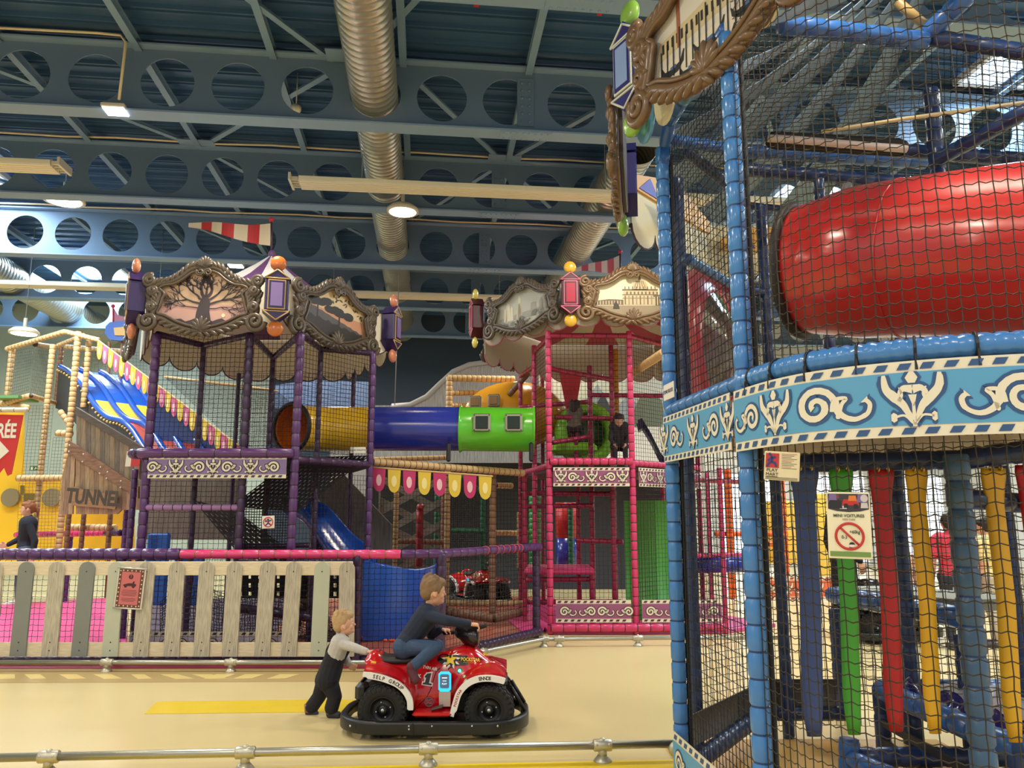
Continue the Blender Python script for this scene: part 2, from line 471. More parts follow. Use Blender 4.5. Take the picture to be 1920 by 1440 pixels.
# ================================================================= ventilation ducts
M_DUCT = mat('duct_metal', (206, 200, 180), .30, metal=.75, noise=.1, nscale=3)
def duct(u, v0, v1, z, r, label):
    b = MB(); P = []; Rr = []; L = v1 - v0; n = int(L / .11)
    for i in range(n):
        for t, q in ((0, 1.0), (.08, 1.018), (.16, 1.0)):
            P.append(hp(u, v0 + (i + t) * L / n, z)); Rr.append(r * q)
    b.tube(P, Rr, 28, 0, caps=False)
    seams = MB()
    return tag(b.build('ventilation_duct', M_DUCT), label, 'duct', 'spiral ventilation ducts')
duct(-.69, 2.5, 21.2, 6.46, .275, 'long silver spiral duct running away through the beam holes over the quad')
duct(2.72, 9.4, 21.2, 6.38, .275, 'silver spiral duct half hidden behind the lantern of the blue tower')
duct(-8.4, 12.5, 21.2, 6.20, .31, 'thick silver spiral duct at the far left above the beige climbing frame')

# pipes and cables under the roof
M_CREAM = mat('cream_pipe', (226, 206, 166), .45); M_RED = mat('red_paint', (178, 24, 30), .35)
r_ = thing('sprinkler_pipe', 'cream sprinkler pipe with red couplings crossing the roof at the top', 'pipe', hp(0, 7.2, 6.71))
b = MB(); b.tube([hp(-1.4, 7.15, 6.74), hp(6, 7.15, 6.74)], .032, 12); b.build('pipe', M_CREAM, r_)
for px in (895, 1137):
    p = at(px, 20, 7.0); u = p.dot(E_); b = MB(); c = hp(u, 7.15, 6.74)
    b.tube([c - E_ * .03, c + E_ * .03], .05, 12); b.box((0, 0, 0), (.05, .05, .16), 0, frm(c, E_)); b.build('coupling', M_RED, r_)
for px in (752, 855, 1025):
    p = at(px, 15, 7.0); u = p.dot(E_); c = hp(u, 7.15, 6.74); b = MB(); b.tube([c, c + V((0, 0, .25))], .009, 6); b.tube([c - E_ * .012, c + E_ * .012], .045, 10); b.build('hanger', MATS['purlin_steel'], r_)
for k, (v, z) in enumerate(((8.5, 6.93), (11.0, 6.88), (13.55, 6.81))):
    b = MB(); P = []
    for i in range(30): P.append(hp(-11 + i * .72, v, z + .012 * sin(i * 2.1 + k)))
    if k == 0:
        pj = at(235, 84, 8.2).dot(E_); P = [p for p in P if p.dot(E_) < pj] + [hp(pj, v, z), hp(pj + .07, v - .02, z - .1), hp(pj + .05, v - .02, z - .8)]
    b.tube(P, .016, 6)
    tag(b.build('cable_conduit', M_CREAM), ['cream conduit on top of the nearest beam, dropping to the floodlight', 'thin cream conduit running along the top of the second beam', 'thin cream conduit running along the top of the third beam'][k], 'conduit')

# ================================================================= lamps in view
M_LED = mat('lamp_led', (255, 244, 214), .4, emit=14, ecol=(255, 238, 190)); M_LEDW = mat('flood_led', (240, 246, 255), .4, emit=14)
M_LAMP = mat('lamp_shell', (214, 206, 182), .4); M_WIRE = mat('wire_grey', (150, 150, 148), .5)
for px, py, Y, w, lab in ((120, 377, 11.2, 75, 'round warm pendant lamp below the short light rail at the far left'), (755, 398, 10.9, 62, 'round warm pendant lamp hanging beside the silver duct'), (45, 626, 14.0, 52, 'small round pendant lamp low over the beige frame at the left edge')):
    c = at(px, py, Y); r = w / 2 / (F_PX / Y); t = thing('pendant_lamp', lab, 'lamp', c + V((0, 0, .3)), 'round pendant lamps')
    M = Matrix.Translation(c)
    MB().lathe([(r * .55, .11), (r * .75, .10), (r, .045), (r * 1.02, .0), (r * .86, .0)], M, 28).build('lamp_shade', M_LAMP, t)
    MB().lathe([(r * .84, .012), (r * .84, -.004), (r * .1, -.012)], M, 28).build('lens', M_LED, t)
    MB().tube([c + V((0, 0, .1)), c + V((0, 0, .3))], .03, 8).build('driver_box', M_LAMP, t)
    MB().tube([c + V((0, 0, .3)), V((c.x, c.y, 6.9))], .007, 5).build('wire', M_WIRE, t)
for px, py, Y, w, lab in ((217, 209, 8.15, 46, 'white floodlight fixed under the flange of the nearest beam'), (442, 499, 13.5, 30, 'small white floodlight under the third beam behind the purple canopy')):
    c = at(px, py, Y); q = F_PX / Y; t = thing('floodlight', lab, 'floodlight', c)
    M = frm(c, E_)
    MB().rbox((0, 0, .03), (w / q, .22, .05), .01, 0, M).build('housing', M_LAMP, t)
    MB().box((0, 0, -.002), (w / q * .86, .18, .014), 0, M).build('lens', M_LEDW, t)
# long cream light rails
M_RAIL = mat('light_rail', (232, 222, 190), .4)
def light_rail(u0, u1, v, z, label):
    t = thing('light_rail', label, 'light rail', hp((u0 + u1) / 2, v, z), 'cream light rails')
    b = MB(); prof = []
    for i in range(5):
        y = -.12 + i * .06; prof += [(y - .026, 0), (y - .02, -.022), (y + .02, -.022), (y + .026, 0)]
    prof += [(.15, .05), (.10, .075), (-.10, .075), (-.15, .05)]
    rings = [[hp(u, v + y, z + zz) for y, zz in prof] for u in (u0, u1)]
    b.loft(rings, closed=True, caps=True); b.build('rail_body', M_RAIL, t)
    for u, s_ in ((u0, -1), (u1, 1)):
        c = MB(); c.box((s_ * .012, 0, .03), (.03, .36, .10), 0, frm(hp(u + s_ * .1, v, z), E_))
        for i in range(4): c.box((-s_ * .04, -.12 + i * .08, .02), (.1, .02, .05), 0, frm(hp(u + s_ * .1, v, z), E_))
        c.build('end_cap', M_LAMP, t)
    k = max(1, int((u1 - u0) / 3.2))
    for i in range(k + 1):
        u = lerp(u0 + .8, u1 - .8, i / k if k else .5); MB().tube([hp(u, v, z + .07), hp(u, v, 6.95)], .006, 5).build('wire', M_WIRE, t)
light_rail(-11.5, -4.78, 9.9, 5.90, 'short end of a cream light rail at the left edge above a round lamp')
light_rail(-1.72, 6.5, 9.9, 5.84, 'long cream ribbed light rail crossing the ceiling beside the silver duct')
light_rail(-12.5, 2.2, 15.0, 5.76, 'cream light rail far back behind both carousel canopies')
c = at(555, 206, 8.9); b = MB(); b.lathe([(.02, .05), (.065, .045), (.065, .0), (.045, -.03), (.03, -.032)], Matrix.Translation(c), 16)
b.tube([c + V((0, 0, .04)), c + V((0, 0, .5))], .008, 6)
tag(b.build('smoke_detector', M_LAMP), 'small round smoke detector seen through a hole of the nearest beam', 'smoke detector')
# hanging wires
for k, (x0, y0, x1, y1, Y, lab) in enumerate(((757, 250, 740, 760, 14, 'thin pale cable hanging down to the blue crawl tube'),)):
    a, c = at(x0, y0, Y), at(x1, y1, Y); b = MB(); b.tube([a, c], .008, 5); tag(b.build('hanging_cable', M_WIRE), lab, 'cable')
# wooden fairground wall at the back
M_GREYW = wood('grey_planks', (140, 138, 136), (180, 178, 174), (14, 1, 1))
YB = 17.5; mp = lambda px, py: at(px, py, YB)
o0 = at(780, 955, YB); M = frm(V((o0.x, o0.y, 0)), V((1, 0, 0)))
def loc2(px, py): p = at(px, py, YB); return (p.x - o0.x, p.z)
b = MB(); poly = [(loc2(620, 960)[0], 0), (loc2(1060, 960)[0], 0)] + [loc2(1060, 700)] + [loc2(x, y) for x, y in ((980, 680), (930, 676), (880, 682), (850, 695), (825, 718), (800, 742), (770, 757), (735, 760), (620, 760))]
b.prism(poly, M, 0, .06, 0)
fac = thing('fairground_facade', 'grey wooden fairground facade with curved gable far behind the blue tube', 'facade', V((o0.x, o0.y, 0)))
b.build('board_wall', M_GREYW, fac)
b = MB(); pts = [loc2(x, y) for x, y in ((735, 762), (770, 759), (800, 744), (825, 720), (850, 697), (880, 684), (930, 678), (980, 682), (1050, 700))]
b.tube([M @ V((x, -.03, z)) for x, z in pts], .06, 8); b.build('gable_moulding', mat('facade_trim', (168, 166, 162), .6), fac)
# ================================================================= fairground ornaments
M_CRM = mat('print_cream', (228, 220, 196), .5); M_DKB = mat('frame_brown', (86, 74, 62), .42, noise=.25, nscale=9, coat=.15)
M_DKB2 = mat('frame_bronze', (108, 82, 54), .42, noise=.25, nscale=9, coat=.2)
def spiral(cx, cz, r0, r1, a0, a1, n=26): return [(cx + lerp(r0, r1, i / n) * cos(lerp(a0, a1, i / n)), cz + lerp(r0, r1, i / n) * sin(lerp(a0, a1, i / n))) for i in range(n + 1)]
def scroll_motif(flip=1, up=1):
    """strokes (points, widths) of one S-scroll in a box about 1 wide, .55 high"""
    sp = spiral(.22, -.02, .04, .26, -pi * .2, pi * 3.05, 30)
    tail = spline([sp[-1], (-.10, -.16), (-.24, -.22), (-.38, -.16), (-.42, -.04), (-.36, .03)], 6)
    a = sp + tail[1:]; n = len(a); w = [.055 + .035 * sin(pi * min(1, i / (n * .75))) for i in range(n)]; w[-1] = .10; w[-2] = .09; w[0] = .09
    c = spline([(-.05, -.20), (-.10, -.02), (-.16, .06), (-.02, .05), (.02, -.10)], 6); wc = [.05] * len(c); wc[0] = .02
    f = lambda P: [(x * flip, z * up) for x, z in P]
    return [(f(a), w), (f(c), wc)]
def palmette_motif():
    S = []
    S.append(([(0, -.36), (0, .05)], [.05, .03]))
    for s_ in (-1, 1):
        st = spline([(0, -.34), (s_ * .10, -.22), (s_ * .22, -.24)], 6); S.append((st, [.03] * len(st)))
        S.append(([(s_ * .19, -.24), (s_ * .22, -.24), (s_ * .25, -.24)], [.08, .13, .08]))
        wing = spline([(s_ * .02, -.30), (s_ * .10, -.10), (s_ * .20, .02), (s_ * .29, .14), (s_ * .31, .32)], 6); n = len(wing)
        S.append((wing, [.025 + .085 * sin(pi * min(1, i / n)) ** .8 for i in range(n)]))
        fe = spline([(s_ * .16, -.03), (s_ * .12, .06), (s_ * .15, .15)], 5); S.append((fe, [.06, .055, .05, .045, .04, .035, .03, .025, .02, .015, .01][:len(fe)]))
        pt = spline([(0, .12), (s_ * .10, .13), (s_ * .16, .05)], 5); S.append((pt, [.12, .11, .10, .09, .09, .08, .07, .06, .05, .04, .02][:len(pt)]))
    S.append(([(0, .20), (0, .27), (0, .35)], [.07, .14, .05]))
    S.append(([(0, .05), (0, -.10)], [.09, .02]))
    return S
def banner(name, label, mp, L, H, field, dark, motifs, group=None, cat='banner', edge=.17, slant=.6, mlen=None):
    """printed strip: cream sheet, coloured field, dark dashes along both edges, scroll ornaments"""
    b = MB(); nu = max(2, int(L / .08))
    b.sheet(lambda u, v: mp(u * L, v * H, 0), nu, 2, 0, th=0, sm=False)
    b.sheet(lambda u, v: mp(u * L, v * H, -.004), nu, 2, 0, th=0, sm=False)
    b.sheet(lambda u, v: mp(u * L, lerp(edge, 1 - edge, v) * H, .0025), nu, 2, 1, sm=False)
    d = edge * H * 1.75; k = int(L / d)
    for i in range(k):
        x = i * d + d * .2
        for z0 in (edge * .22 * H, (1 - edge * .78) * H):
            hgt = edge * .56 * H; sl = hgt * slant
            b.patch(mp, [(x, z0), (x + d * .5, z0), (x + d * .5 + sl, z0 + hgt), (x + sl, z0 + hgt)], .0025, 2)
    hh = (1 - 2 * edge) * H
    for kind, x, fl, s_ in motifs:
        sc = hh * s_
        for st, w in (scroll_motif(fl) if kind == 's' else palmette_motif()):
            P = [(x + a * sc, H / 2 + c * sc) for a, c in st]
            b.ribbon(mp, P, [q * sc + .085 * sc for q in w], .0045, 2)
            b.ribbon(mp, P, [q * sc for q in w], .0065, 0)
    o = b.build(name, [M_CRM, field, dark])
    return tag(o, label, cat, group)
def flat_map(M): return lambda x, z, off: M @ V((x, -off, z))
def row_motifs(L, H, start=0, first='p', edge=.17, s=1.2, only=None):
    hh = (1 - 2 * edge) * H; out = []; x = start; fl = -1; kind = only or first
    while x < L - hh * .3:
        if kind == 'p': out.append(('p', x, 1, s * 1.18)); x += hh * 1.24 * s / 1.2
        else: out.append(('s', x, fl, s * 1.22)); fl = -fl; x += hh * (1.24 if not only else 1.5) * s / 1.2
        if not only: kind = 's' if kind == 'p' else 'p'
    return out

OUT_R = [(0, .80), (.12, .87), (.28, .80), (.45, .60), (.62, .47), (.80, .43), (.90, .33), (.80, .18), (.83, 0), (.86, -.2), (.91, -.42), (.74, -.50), (.5, -.68), (.25, -.80), (0, -.84)]
def outline(hw, hh, n=5):
    r = spline(OUT_R, n); l = [(-x, z) for x, z in r[::-1]][1:-1]
    return [(x * hw, z * hh) for x, z in r + l]
def ornate_frame(parent, M, hw, hh, m, draw, label):
    ol = outline(hw, hh); n = len(ol); b = MB(); q = (hw + hh) / 2
    P3 = lambda x, z, y=0: M @ V((x, y, z))
    b.tube([P3(x, z, -.02) for x, z in ol], q * .066, 8, 0, closed=True)
    b.tube([P3(x * 1.08, z * 1.10, -.01) for x, z in ol], q * .05, 8, 0, closed=True)
    b.tube([P3(x * .90, z * .88, -.04) for x, z in ol], q * .030, 6, 0, closed=True)
    # raised leaves winding along the moulding
    k = 64
    for i in range(k):
        f = i * n / k; a = ol[int(f) % n]; c = ol[(int(f) + 1) % n]; t = f % 1
        x, z = lerp(a[0], c[0], t), lerp(a[1], c[1], t); ang = math.atan2(c[1] - a[1], c[0] - a[0])
        sgn = 1 if x >= 0 else -1
        rot = Matrix.Rotation(-(ang - sgn * .7), 3, 'Y')
        ox, oz = x * 1.085, z * 1.10
        b.ell(P3(ox, oz, -.03), (q * .13, q * .06, q * .045), 0, M.to_3x3() @ rot, 8, 6)
    for sx in (-1, 1):
        for cx, cz, r, a0 in ((1.0, .50, .12, 0), (.93, .24, .085, 1.5), (.98, -.58, .18, 1.2), (.94, -.20, .085, -1.2)):
            sp = spiral(cx * hw * sx, cz * hh, .15 * r * hw, r * hw, a0, a0 + sx * 3.6 * pi, 40)
            b.tube([P3(x, z, -.03 - .025 * (1 - i / 40)) for i, (x, z) in enumerate(sp)], [q * lerp(.045, .062, i / 40) for i in range(41)], 7, 0)
        for cx, cz, rot in ((1.0, -.08, 1.2), (1.02, .08, 1.0), (1.0, -.28, 1.5), (.96, .16, .6)):
            b.ell(P3(cx * hw * sx, cz * hh, -.02), (q * .15, q * .055, q * .055), 0, M.to_3x3() @ Matrix.Rotation(-rot * sx, 3, 'Y'), 8, 6)
    for cz, kk, ln, sgn, sp_ in ((.90, 9, .19, 1, 1.25), (-.80, 7, .24, 1, 1.2)):
        for i in range(kk):
            a = lerp(-sp_, sp_, i / (kk - 1)); l_ = ln * (1 - .28 * abs(a) / sp_)
            b.ell(P3(sin(a) * q * l_ * .7, cz * hh + cos(a) * q * l_ * .55 * sgn, -.05), (q * .048, q * .045, q * l_ * .70), 0, M.to_3x3() @ Matrix.Rotation(a, 3, 'Y'), 8, 6)
    for sx in (-1, 1):
        sp = spiral(sx * .085 * q, .72 * hh, .01, .085 * q, 0, sx * 3.2 * pi, 30); b.tube([P3(x, z, -.06) for x, z in sp], q * .026, 6)
    o = b.build('picture_frame', m, parent, label)
    pb = MB(); mats = draw(pb, ol, hw, hh, lambda x, z, off=0: M @ V((x * hw, .015 - off, z * hh)))
    pb.prism([(x * 1.03, z * 1.03) for x, z in ol], M, .016, .04, len(mats))
    pb.build('painting', mats + [mat('panel_back', (70, 60, 55), .6)], o)
    return o
def P_fill(pb, ol, hw, hh, mp, m): pb.patch(mp, [(x / hw * 1.0, z / hh * 1.0) for x, z in ol], 0, m)
def clip_x(ol, hw, hh, x):
    zs = sorted(z / hh for (a, z) in ol if abs(a / hw - x) < .06); return (zs[0], zs[-1]) if zs else (-.3, .3)
def band(pb, mp, pts_top, z_low, off, m, hw=1, ol=None, hh=1):
    """area under a skyline, cut off at the lower outline"""
    low = []
    for x, z in pts_top:
        lo = clip_x(ol, hw, hh, x)[0] * .97; low.append((x, max(z_low, lo)))
    for i in range(len(pts_top) - 1):
        a, c = pts_top[i], pts_top[i + 1]; pb.patch(mp, [low[i], low[i + 1], (c[0], max(c[1], low[i + 1][1] + .001)), (a[0], max(a[1], low[i][1] + .001))], off, m)
def draw_baobab(pb, ol, hw, hh, mp):
    P_fill(pb, ol, hw, hh, mp, 0)
    band(pb, mp, [(x / 10, -.10 + .03 * sin(x)) for x in range(-8, 9)], -2, .001, 4, hw, ol, hh)
    band(pb, mp, [(x / 12, -.52 + .03 * sin(x * 2.1) + .02 * sin(x * 5)) for x in range(-8, 9)], -2, .003, 1, hw, ol, hh)
    pb.patch(mp, [(.36 + .035 * cos(a * pi / 8), -.40 + .05 * sin(a * pi / 8)) for a in range(16)], .004, 2)
    rnd = random.Random(4)
    pb.patch(mp, [(-.16, -.56), (.14, -.56), (.10, -.3), (.10, -.02), (.05, .12), (-.04, .12), (-.08, .0), (-.10, -.1), (-.14, -.3)], .005, 1)
    def br(x, z, a, l, w, d):
        if d == 0 or l < .02: return
        x2, z2 = x + cos(a) * l, z + sin(a) * l * 1.25
        xm, zm = (x + x2) / 2 + rnd.uniform(-.02, .02), (z + z2) / 2 + rnd.uniform(-.02, .02)
        pb.ribbon(mp, [(x, z), (xm, zm), (x2, z2)], [w, w * .85, w * .65], .006, 1)
        for k in range(3 if d > 2 else 2): br(x2, z2, a + rnd.uniform(-.75, .75), l * rnd.uniform(.6, .85), w * .62, d - 1)
    for x, z, a, l, w in ((-.02, .1, 1.9, .16, .07), (.05, .1, 1.1, .17, .07), (.09, -.1, .35, .24, .06), (-.09, -.08, 2.8, .25, .06), (.02, .12, 1.5, .14, .05), (.09, .02, .7, .2, .05), (-.08, .02, 2.3, .2, .05), (.1, -.22, .15, .22, .035), (-.12, -.2, 3.0, .22, .035)):
        br(x, z, a, l, w, 5)
    return [mat('print_peach', (224, 190, 160), .5), mat('print_plum', (74, 64, 70), .5), mat('print_sun', (250, 232, 180), .5), mat('print_x', (90, 80, 80), .5), mat('print_rose', (212, 168, 158), .5)]
def draw_acacia(pb, ol, hw, hh, mp):
    P_fill(pb, ol, hw, hh, mp, 0)
    band(pb, mp, [(x / 10, .12 - .03 * x * .3) for x in range(-8, 9)], -2, .001, 2, hw, ol, hh)
    band(pb, mp, [(x / 12, -.05 - .03 * x + .02 * sin(x * 3)) for x in range(-9, 10)], -2, .003, 3, hw, ol, hh)
    band(pb, mp, [(x / 12, -.22 - .015 * x + .04 * sin(x * 2.3)) for x in range(-9, 10)], -2, .004, 1, hw, ol, hh)
    rnd = random.Random(2)
    for cx, cz, w, bz in ((-.46, .30, .26, -.22), (.10, .10, .30, -.38)):
        pb.ribbon(mp, [(cx, bz), (cx + .01, cz)], [.04, .03], .005, 1)
        for k in range(14):
            x, z = cx + rnd.uniform(-w, w), cz + rnd.uniform(-.05, .1); r = rnd.uniform(.07, .12)
            pb.patch(mp, [(x + r * 1.2 * cos(a * pi / 5), z + r * sin(a * pi / 5)) for a in range(10)], .005 + k * .0001, 1)
    for k in range(26):
        x, z = rnd.uniform(-.1, .75), 0; z = .62 - abs(x - .1) * .55 + rnd.uniform(-.08, .05); a = rnd.uniform(0, 6.28)
        pb.ribbon(mp, [(x, z), (x + .04 * cos(a), z + .06 * sin(a)), (x + .08 * cos(a), z + .12 * sin(a))], [.006, .03, .004], .006, 1)
    return [mat('print_sand', (222, 196, 156), .5), mat('print_dark', (52, 46, 42), .5), mat('print_orange', (206, 150, 118), .5), mat('print_grey', (92, 86, 86), .5)]
def draw_towers(pb, ol, hw, hh, mp):
    P_fill(pb, ol, hw, hh, mp, 0)
    def tower(x, w, z0, z1, m, cap=.1, off=.003):
        pb.patch(mp, [(x - w, z0), (x + w, z0), (x + w * .8, z1), (x - w * .8, z1)], off, m)
        pb.patch(mp, [(x - w * .9, z1), (x + w * .9, z1), (x + w * .3, z1 + cap * .6), (x, z1 + cap), (x - w * .3, z1 + cap * .6)], off, m)
    for x, w, z1, c in ((-.55, .05, .1, .1), (-.47, .07, .25, .14), (-.36, .05, .12, .1), (-.12, .045, .42, .12), (-.12, .065, .2, .05), (-.12, .085, .0, .05)): tower(x, w, -.35, z1, 1, c)
    pb.patch(mp, [(-.75, -.36), (.8, -.36), (.8, -.08), (.2, -.12), (-.75, -.2)], .002, 2)
    for x, w, z1, c in ((.3, .09, .12, .03), (.52, .06, .12, .14), (.62, .08, .22, .16), (.70, .05, .14, .12), (.78, .04, .0, .1)): tower(x, w, -.3, z1, 2, c, .004)
    for k in range(8): pb.ribbon(mp, [(.22 + k * .075, -.28), (.22 + k * .075, -.18)], .02, .005, 3)
    rnd = random.Random(5)
    for k in range(50):
        x = rnd.uniform(-.72, .75); z = -.42 + rnd.uniform(-.14, .1) + .12 * sin(x * 4); r = rnd.uniform(.03, .07); lo = clip_x(ol, hw, hh, x)[0]
        if z - r > lo: pb.patch(mp, [(x + r * cos(a * pi / 4), z + r * 1.3 * sin(a * pi / 4)) for a in range(8)], .006 + k * .0001, 3 if k % 3 else 2)
    return [mat('print_mist', (190, 190, 178), .5), mat('print_pale', (222, 216, 192), .5), mat('print_stone', (160, 158, 148), .5), mat('print_moss', (112, 112, 102), .5)]
def draw_basilica(pb, ol, hw, hh, mp):
    P_fill(pb, ol, hw, hh, mp, 0)
    pb.patch(mp, [(-.8, -.30), (.85, -.30), (.85, -.5), (.6, -.6), (0, -.72), (-.6, -.58), (-.8, -.5)], .001, 1)
    pb.patch(mp, [(-.2, -.28), (.5, -.28), (.5, .22), (-.2, .22)], .002, 2)
    for z, h in ((.22, .05), (.06, .03), (-.06, .02)): pb.patch(mp, [(-.22, z), (.52, z), (.52, z + h), (-.22, z + h)], .003, 3)
    for k in range(9):
        x = -.16 + k * .078; pb.ribbon(mp, [(x, -.27), (x, .04)], .025, .004, 1 if k % 2 else 3)
        pb.ribbon(mp, [(x, .28), (x, .36)], .02, .004, 3)
        pb.patch(mp, [(x + .025, .09), (x + .055, .09), (x + .055, .18), (x + .025, .18)], .004, 3)
    pb.patch(mp, [(.15 + .16 * cos(a * pi / 12), .34 + .28 * sin(a * pi / 12)) for a in range(13)] + [(-.01, .24), (.31, .24)], .003, 2)
    for k in range(5): pb.ribbon(mp, [(.03 + k * .06, .3), (.09 + k * .03, .56)], .012, .004, 3)
    pb.patch(mp, [(.12, .6), (.18, .6), (.165, .7), (.15, .8), (.135, .7)], .004, 3)
    pb.patch(mp, [(.45, -.28), (.87, -.34), (.87, .05), (.45, .0)], .005, 2); pb.patch(mp, [(.42, .0), (.87, .05), (.87, .13), (.42, .05)], .006, 3)
    for k in range(8): pb.ribbon(mp, [(.48 + k * .055, -.30), (.48 + k * .055, .0)], .026, .007, 4)
    pb.patch(mp, [(-.78, -.28), (-.2, -.28), (-.2, -.1), (-.5, -.08), (-.78, -.14)], .002, 3)
    for k in range(9): pb.ribbon(mp, [(-.74 + k * .06, -.27), (-.74 + k * .06, -.14)], .02, .004, 2)
    pb.patch(mp, [(-.42, -.42), (-.28, -.42), (-.30, -.28), (-.34, -.2), (-.36, -.1), (-.38, -.2), (-.40, -.28)], .006, 4)
    return [mat('print_ivory', (226, 212, 178), .5), mat('print_taupe', (150, 134, 108), .5), mat('print_buff', (196, 178, 142), .5), mat('print_umber', (108, 92, 74), .5), mat('print_ink', (62, 54, 46), .5)]
def draw_canal(pb, ol, hw, hh, mp):
    P_fill(pb, ol, hw, hh, mp, 0)
    pb.patch(mp, [(-.75, -.1), (.8, -.1), (.8, .30), (.4, .36), (.1, .26), (-.2, .20), (-.75, .16)], .001, 1)
    for k in range(22):
        x = -.7 + k * .07; pb.patch(mp, [(x, -.02), (x + .03, -.02), (x + .03, .12), (x, .12)], .002, 2)
    pb.ribbon(mp, [(-.45, -.1), (-.45, .62)], .05, .003, 4)
    pb.patch(mp, [(-.49, .6), (-.41, .6), (-.45, .75)], .003, 4)
    pb.patch(mp, [(-.84, -.22), (.86, -.22), (.86, -.4), (.7, -.5), (.45, -.66), (0, -.78), (-.45, -.66), (-.84, -.45)], .002, 3)
    for x, z, l in ((-.55, -.32, .32), (-.05, -.34, .4), (.42, -.30, .36), (.1, -.55, .34), (-.3, -.5, .3)):
        P = [(x - l * .5, z + .10), (x - l * .42, z), (x - l * .2, z - .05), (x + l * .2, z - .05), (x + l * .42, z), (x + l * .52, z + .14)]
        pb.ribbon(mp, P, [.01, .05, .10, .10, .06, .015], .004, 2)
        pb.ribbon(mp, [(x - l * .1, z + .0), (x + l * .15, z + .0)], [.04, .05], .005, 5)
    for k in range(17):
        x = -.72 + k * .092; pb.ribbon(mp, [(x, -.5 + .03 * (k % 3)), (x + .01, .02 + .05 * (k % 4))], .016, .006, 2)
    return [mat('print_haze', (206, 200, 186), .5), mat('print_palace', (196, 180, 140), .5), mat('print_black', (34, 32, 36), .5), mat('print_water', (214, 204, 180), .5), mat('print_brick', (150, 92, 66), .5), mat('print_blue', (70, 100, 150), .5)]

def lantern(parent, c, xdir, w, h, body, panel, edge, ball, d=.09, label=None):
    M = frm(c, xdir); b = MB()
    b.rbox((0, 0, 0), (w * 1.35, d * 2, h), .012, 0, M)
    b.prism([(-w * .78, h * .5), (w * .78, h * .5), (0, h * .86)], M, -d, d, 0)
    b.prism([(w * .78, -h * .5), (-w * .78, -h * .5), (0, -h * .86)], M, -d, d, 0)
    o = b.build('lantern', body, parent, label)
    p = MB(); p.box((0, -d - .006, 0), (w, .012, h * .94), 0, M); p.box((0, -d - .014, 0), (w * .88, .008, h * .86), 1, M); p.box((0, -d - .019, 0), (w * .66, .004, h * .74), 2, M)
    for s_ in (-1, 1):
        for a, q in (((-w * .72, s_ * h * .52), (w * .72, s_ * h * .52)), ((-w * .72, s_ * h * .52), (0, s_ * h * .80)), ((w * .72, s_ * h * .52), (0, s_ * h * .80))):
            p.tube([M @ V((a[0], -d - .003, a[1])), M @ V((q[0], -d - .003, q[1]))], .008, 5, 0)
    p.build('panel', [edge, body, panel], o)
    for s_ in (-1, 1):
        k = MB(); k.ell(M @ V((0, -d * .3, s_ * h * 1.04)), (w * .47, w * .24, w * .47), M=M.to_3x3(), seg=20, rings=12); k.build('ball', ball, o)
    return o
def valance(parent, pts, z0, z1, m, rim, name='valance', n=3, closed=True, front=(), zf=None):
    """scalloped cloth skirt round a canopy"""
    N = len(pts)
    for i in range(N if closed else N - 1):
        a, c = pts[i], pts[(i + 1) % N]; L = (c - a).length; k = max(2, round(L / .42)); zz = zf if i in front else z0; M = frm(V((a.x, a.y, zz)), c - a)
        poly = [(0, z1 - zz), (0, .12)]
        for j in range(k):
            w = L / k
            poly += [(j * w + w / 2 - w / 2 * cos(pi * t / 8), .12 - .16 * sin(pi * t / 8)) for t in range(0 if j == 0 else 1, 9)]
        poly.append((L, z1 - zz))
        b = MB(); b.prism(poly[::-1], M, 0, .012, 0)
        b.tube([M @ V((x, .006, z)) for x, z in poly[1:-1]], .010, 5, 1)
        b.build(name, [m, rim], parent)
def flag(px_pole, py_top, py_bot, Y, tip_px, tip_py, h_px, red, cream, label):
    q = F_PX / (Y * DEPTH[0]); top, bot = at(px_pole, py_top, Y), at(px_pole, py_bot, Y)
    t = thing('striped_flag', label, 'flag', bot)
    MB().tube([bot, top], .014, 8).build('pole', mat('flag_pole', (70, 50, 60), .4), t)
    MB().ell(top, .034).build('finial', mat('finial_red', (196, 40, 60), .3), t)
    L = abs(px_pole - tip_px) / q; hgt = h_px / q; dz = (at(px_pole, py_top, Y).z - at(tip_px, tip_py, Y).z); b = MB(); sgn = 1 if tip_px > px_pole else -1
    n = 28
    def S(i, v):
        u = i / n; w = .05 * sin(u * 9) * min(1, u * 3)
        return V((top.x + sgn * u * L, top.y + w * 1.2, top.z - .05 - v * hgt * (1 - .82 * u) - dz * u * .8 + w * .35 - .02 * sin(u * 6)))
    for k in range(n):
        m = 0 if (k * 7 // n) % 2 else 1
        b.add([S(k, 0), S(k + 1, 0), S(k + 1, .5), S(k, .5), S(k, 1), S(k + 1, 1)], [(0, 1, 2, 3), (3, 2, 5, 4)], m, True)
        b.add([S(k, 0) + V((0, .006, 0)), S(k + 1, 0) + V((0, .006, 0)), S(k + 1, 1) + V((0, .006, 0)), S(k, 1) + V((0, .006, 0))], [(0, 1, 2, 3)], m, True)
    b.build('cloth', [red, cream], t)
    return t
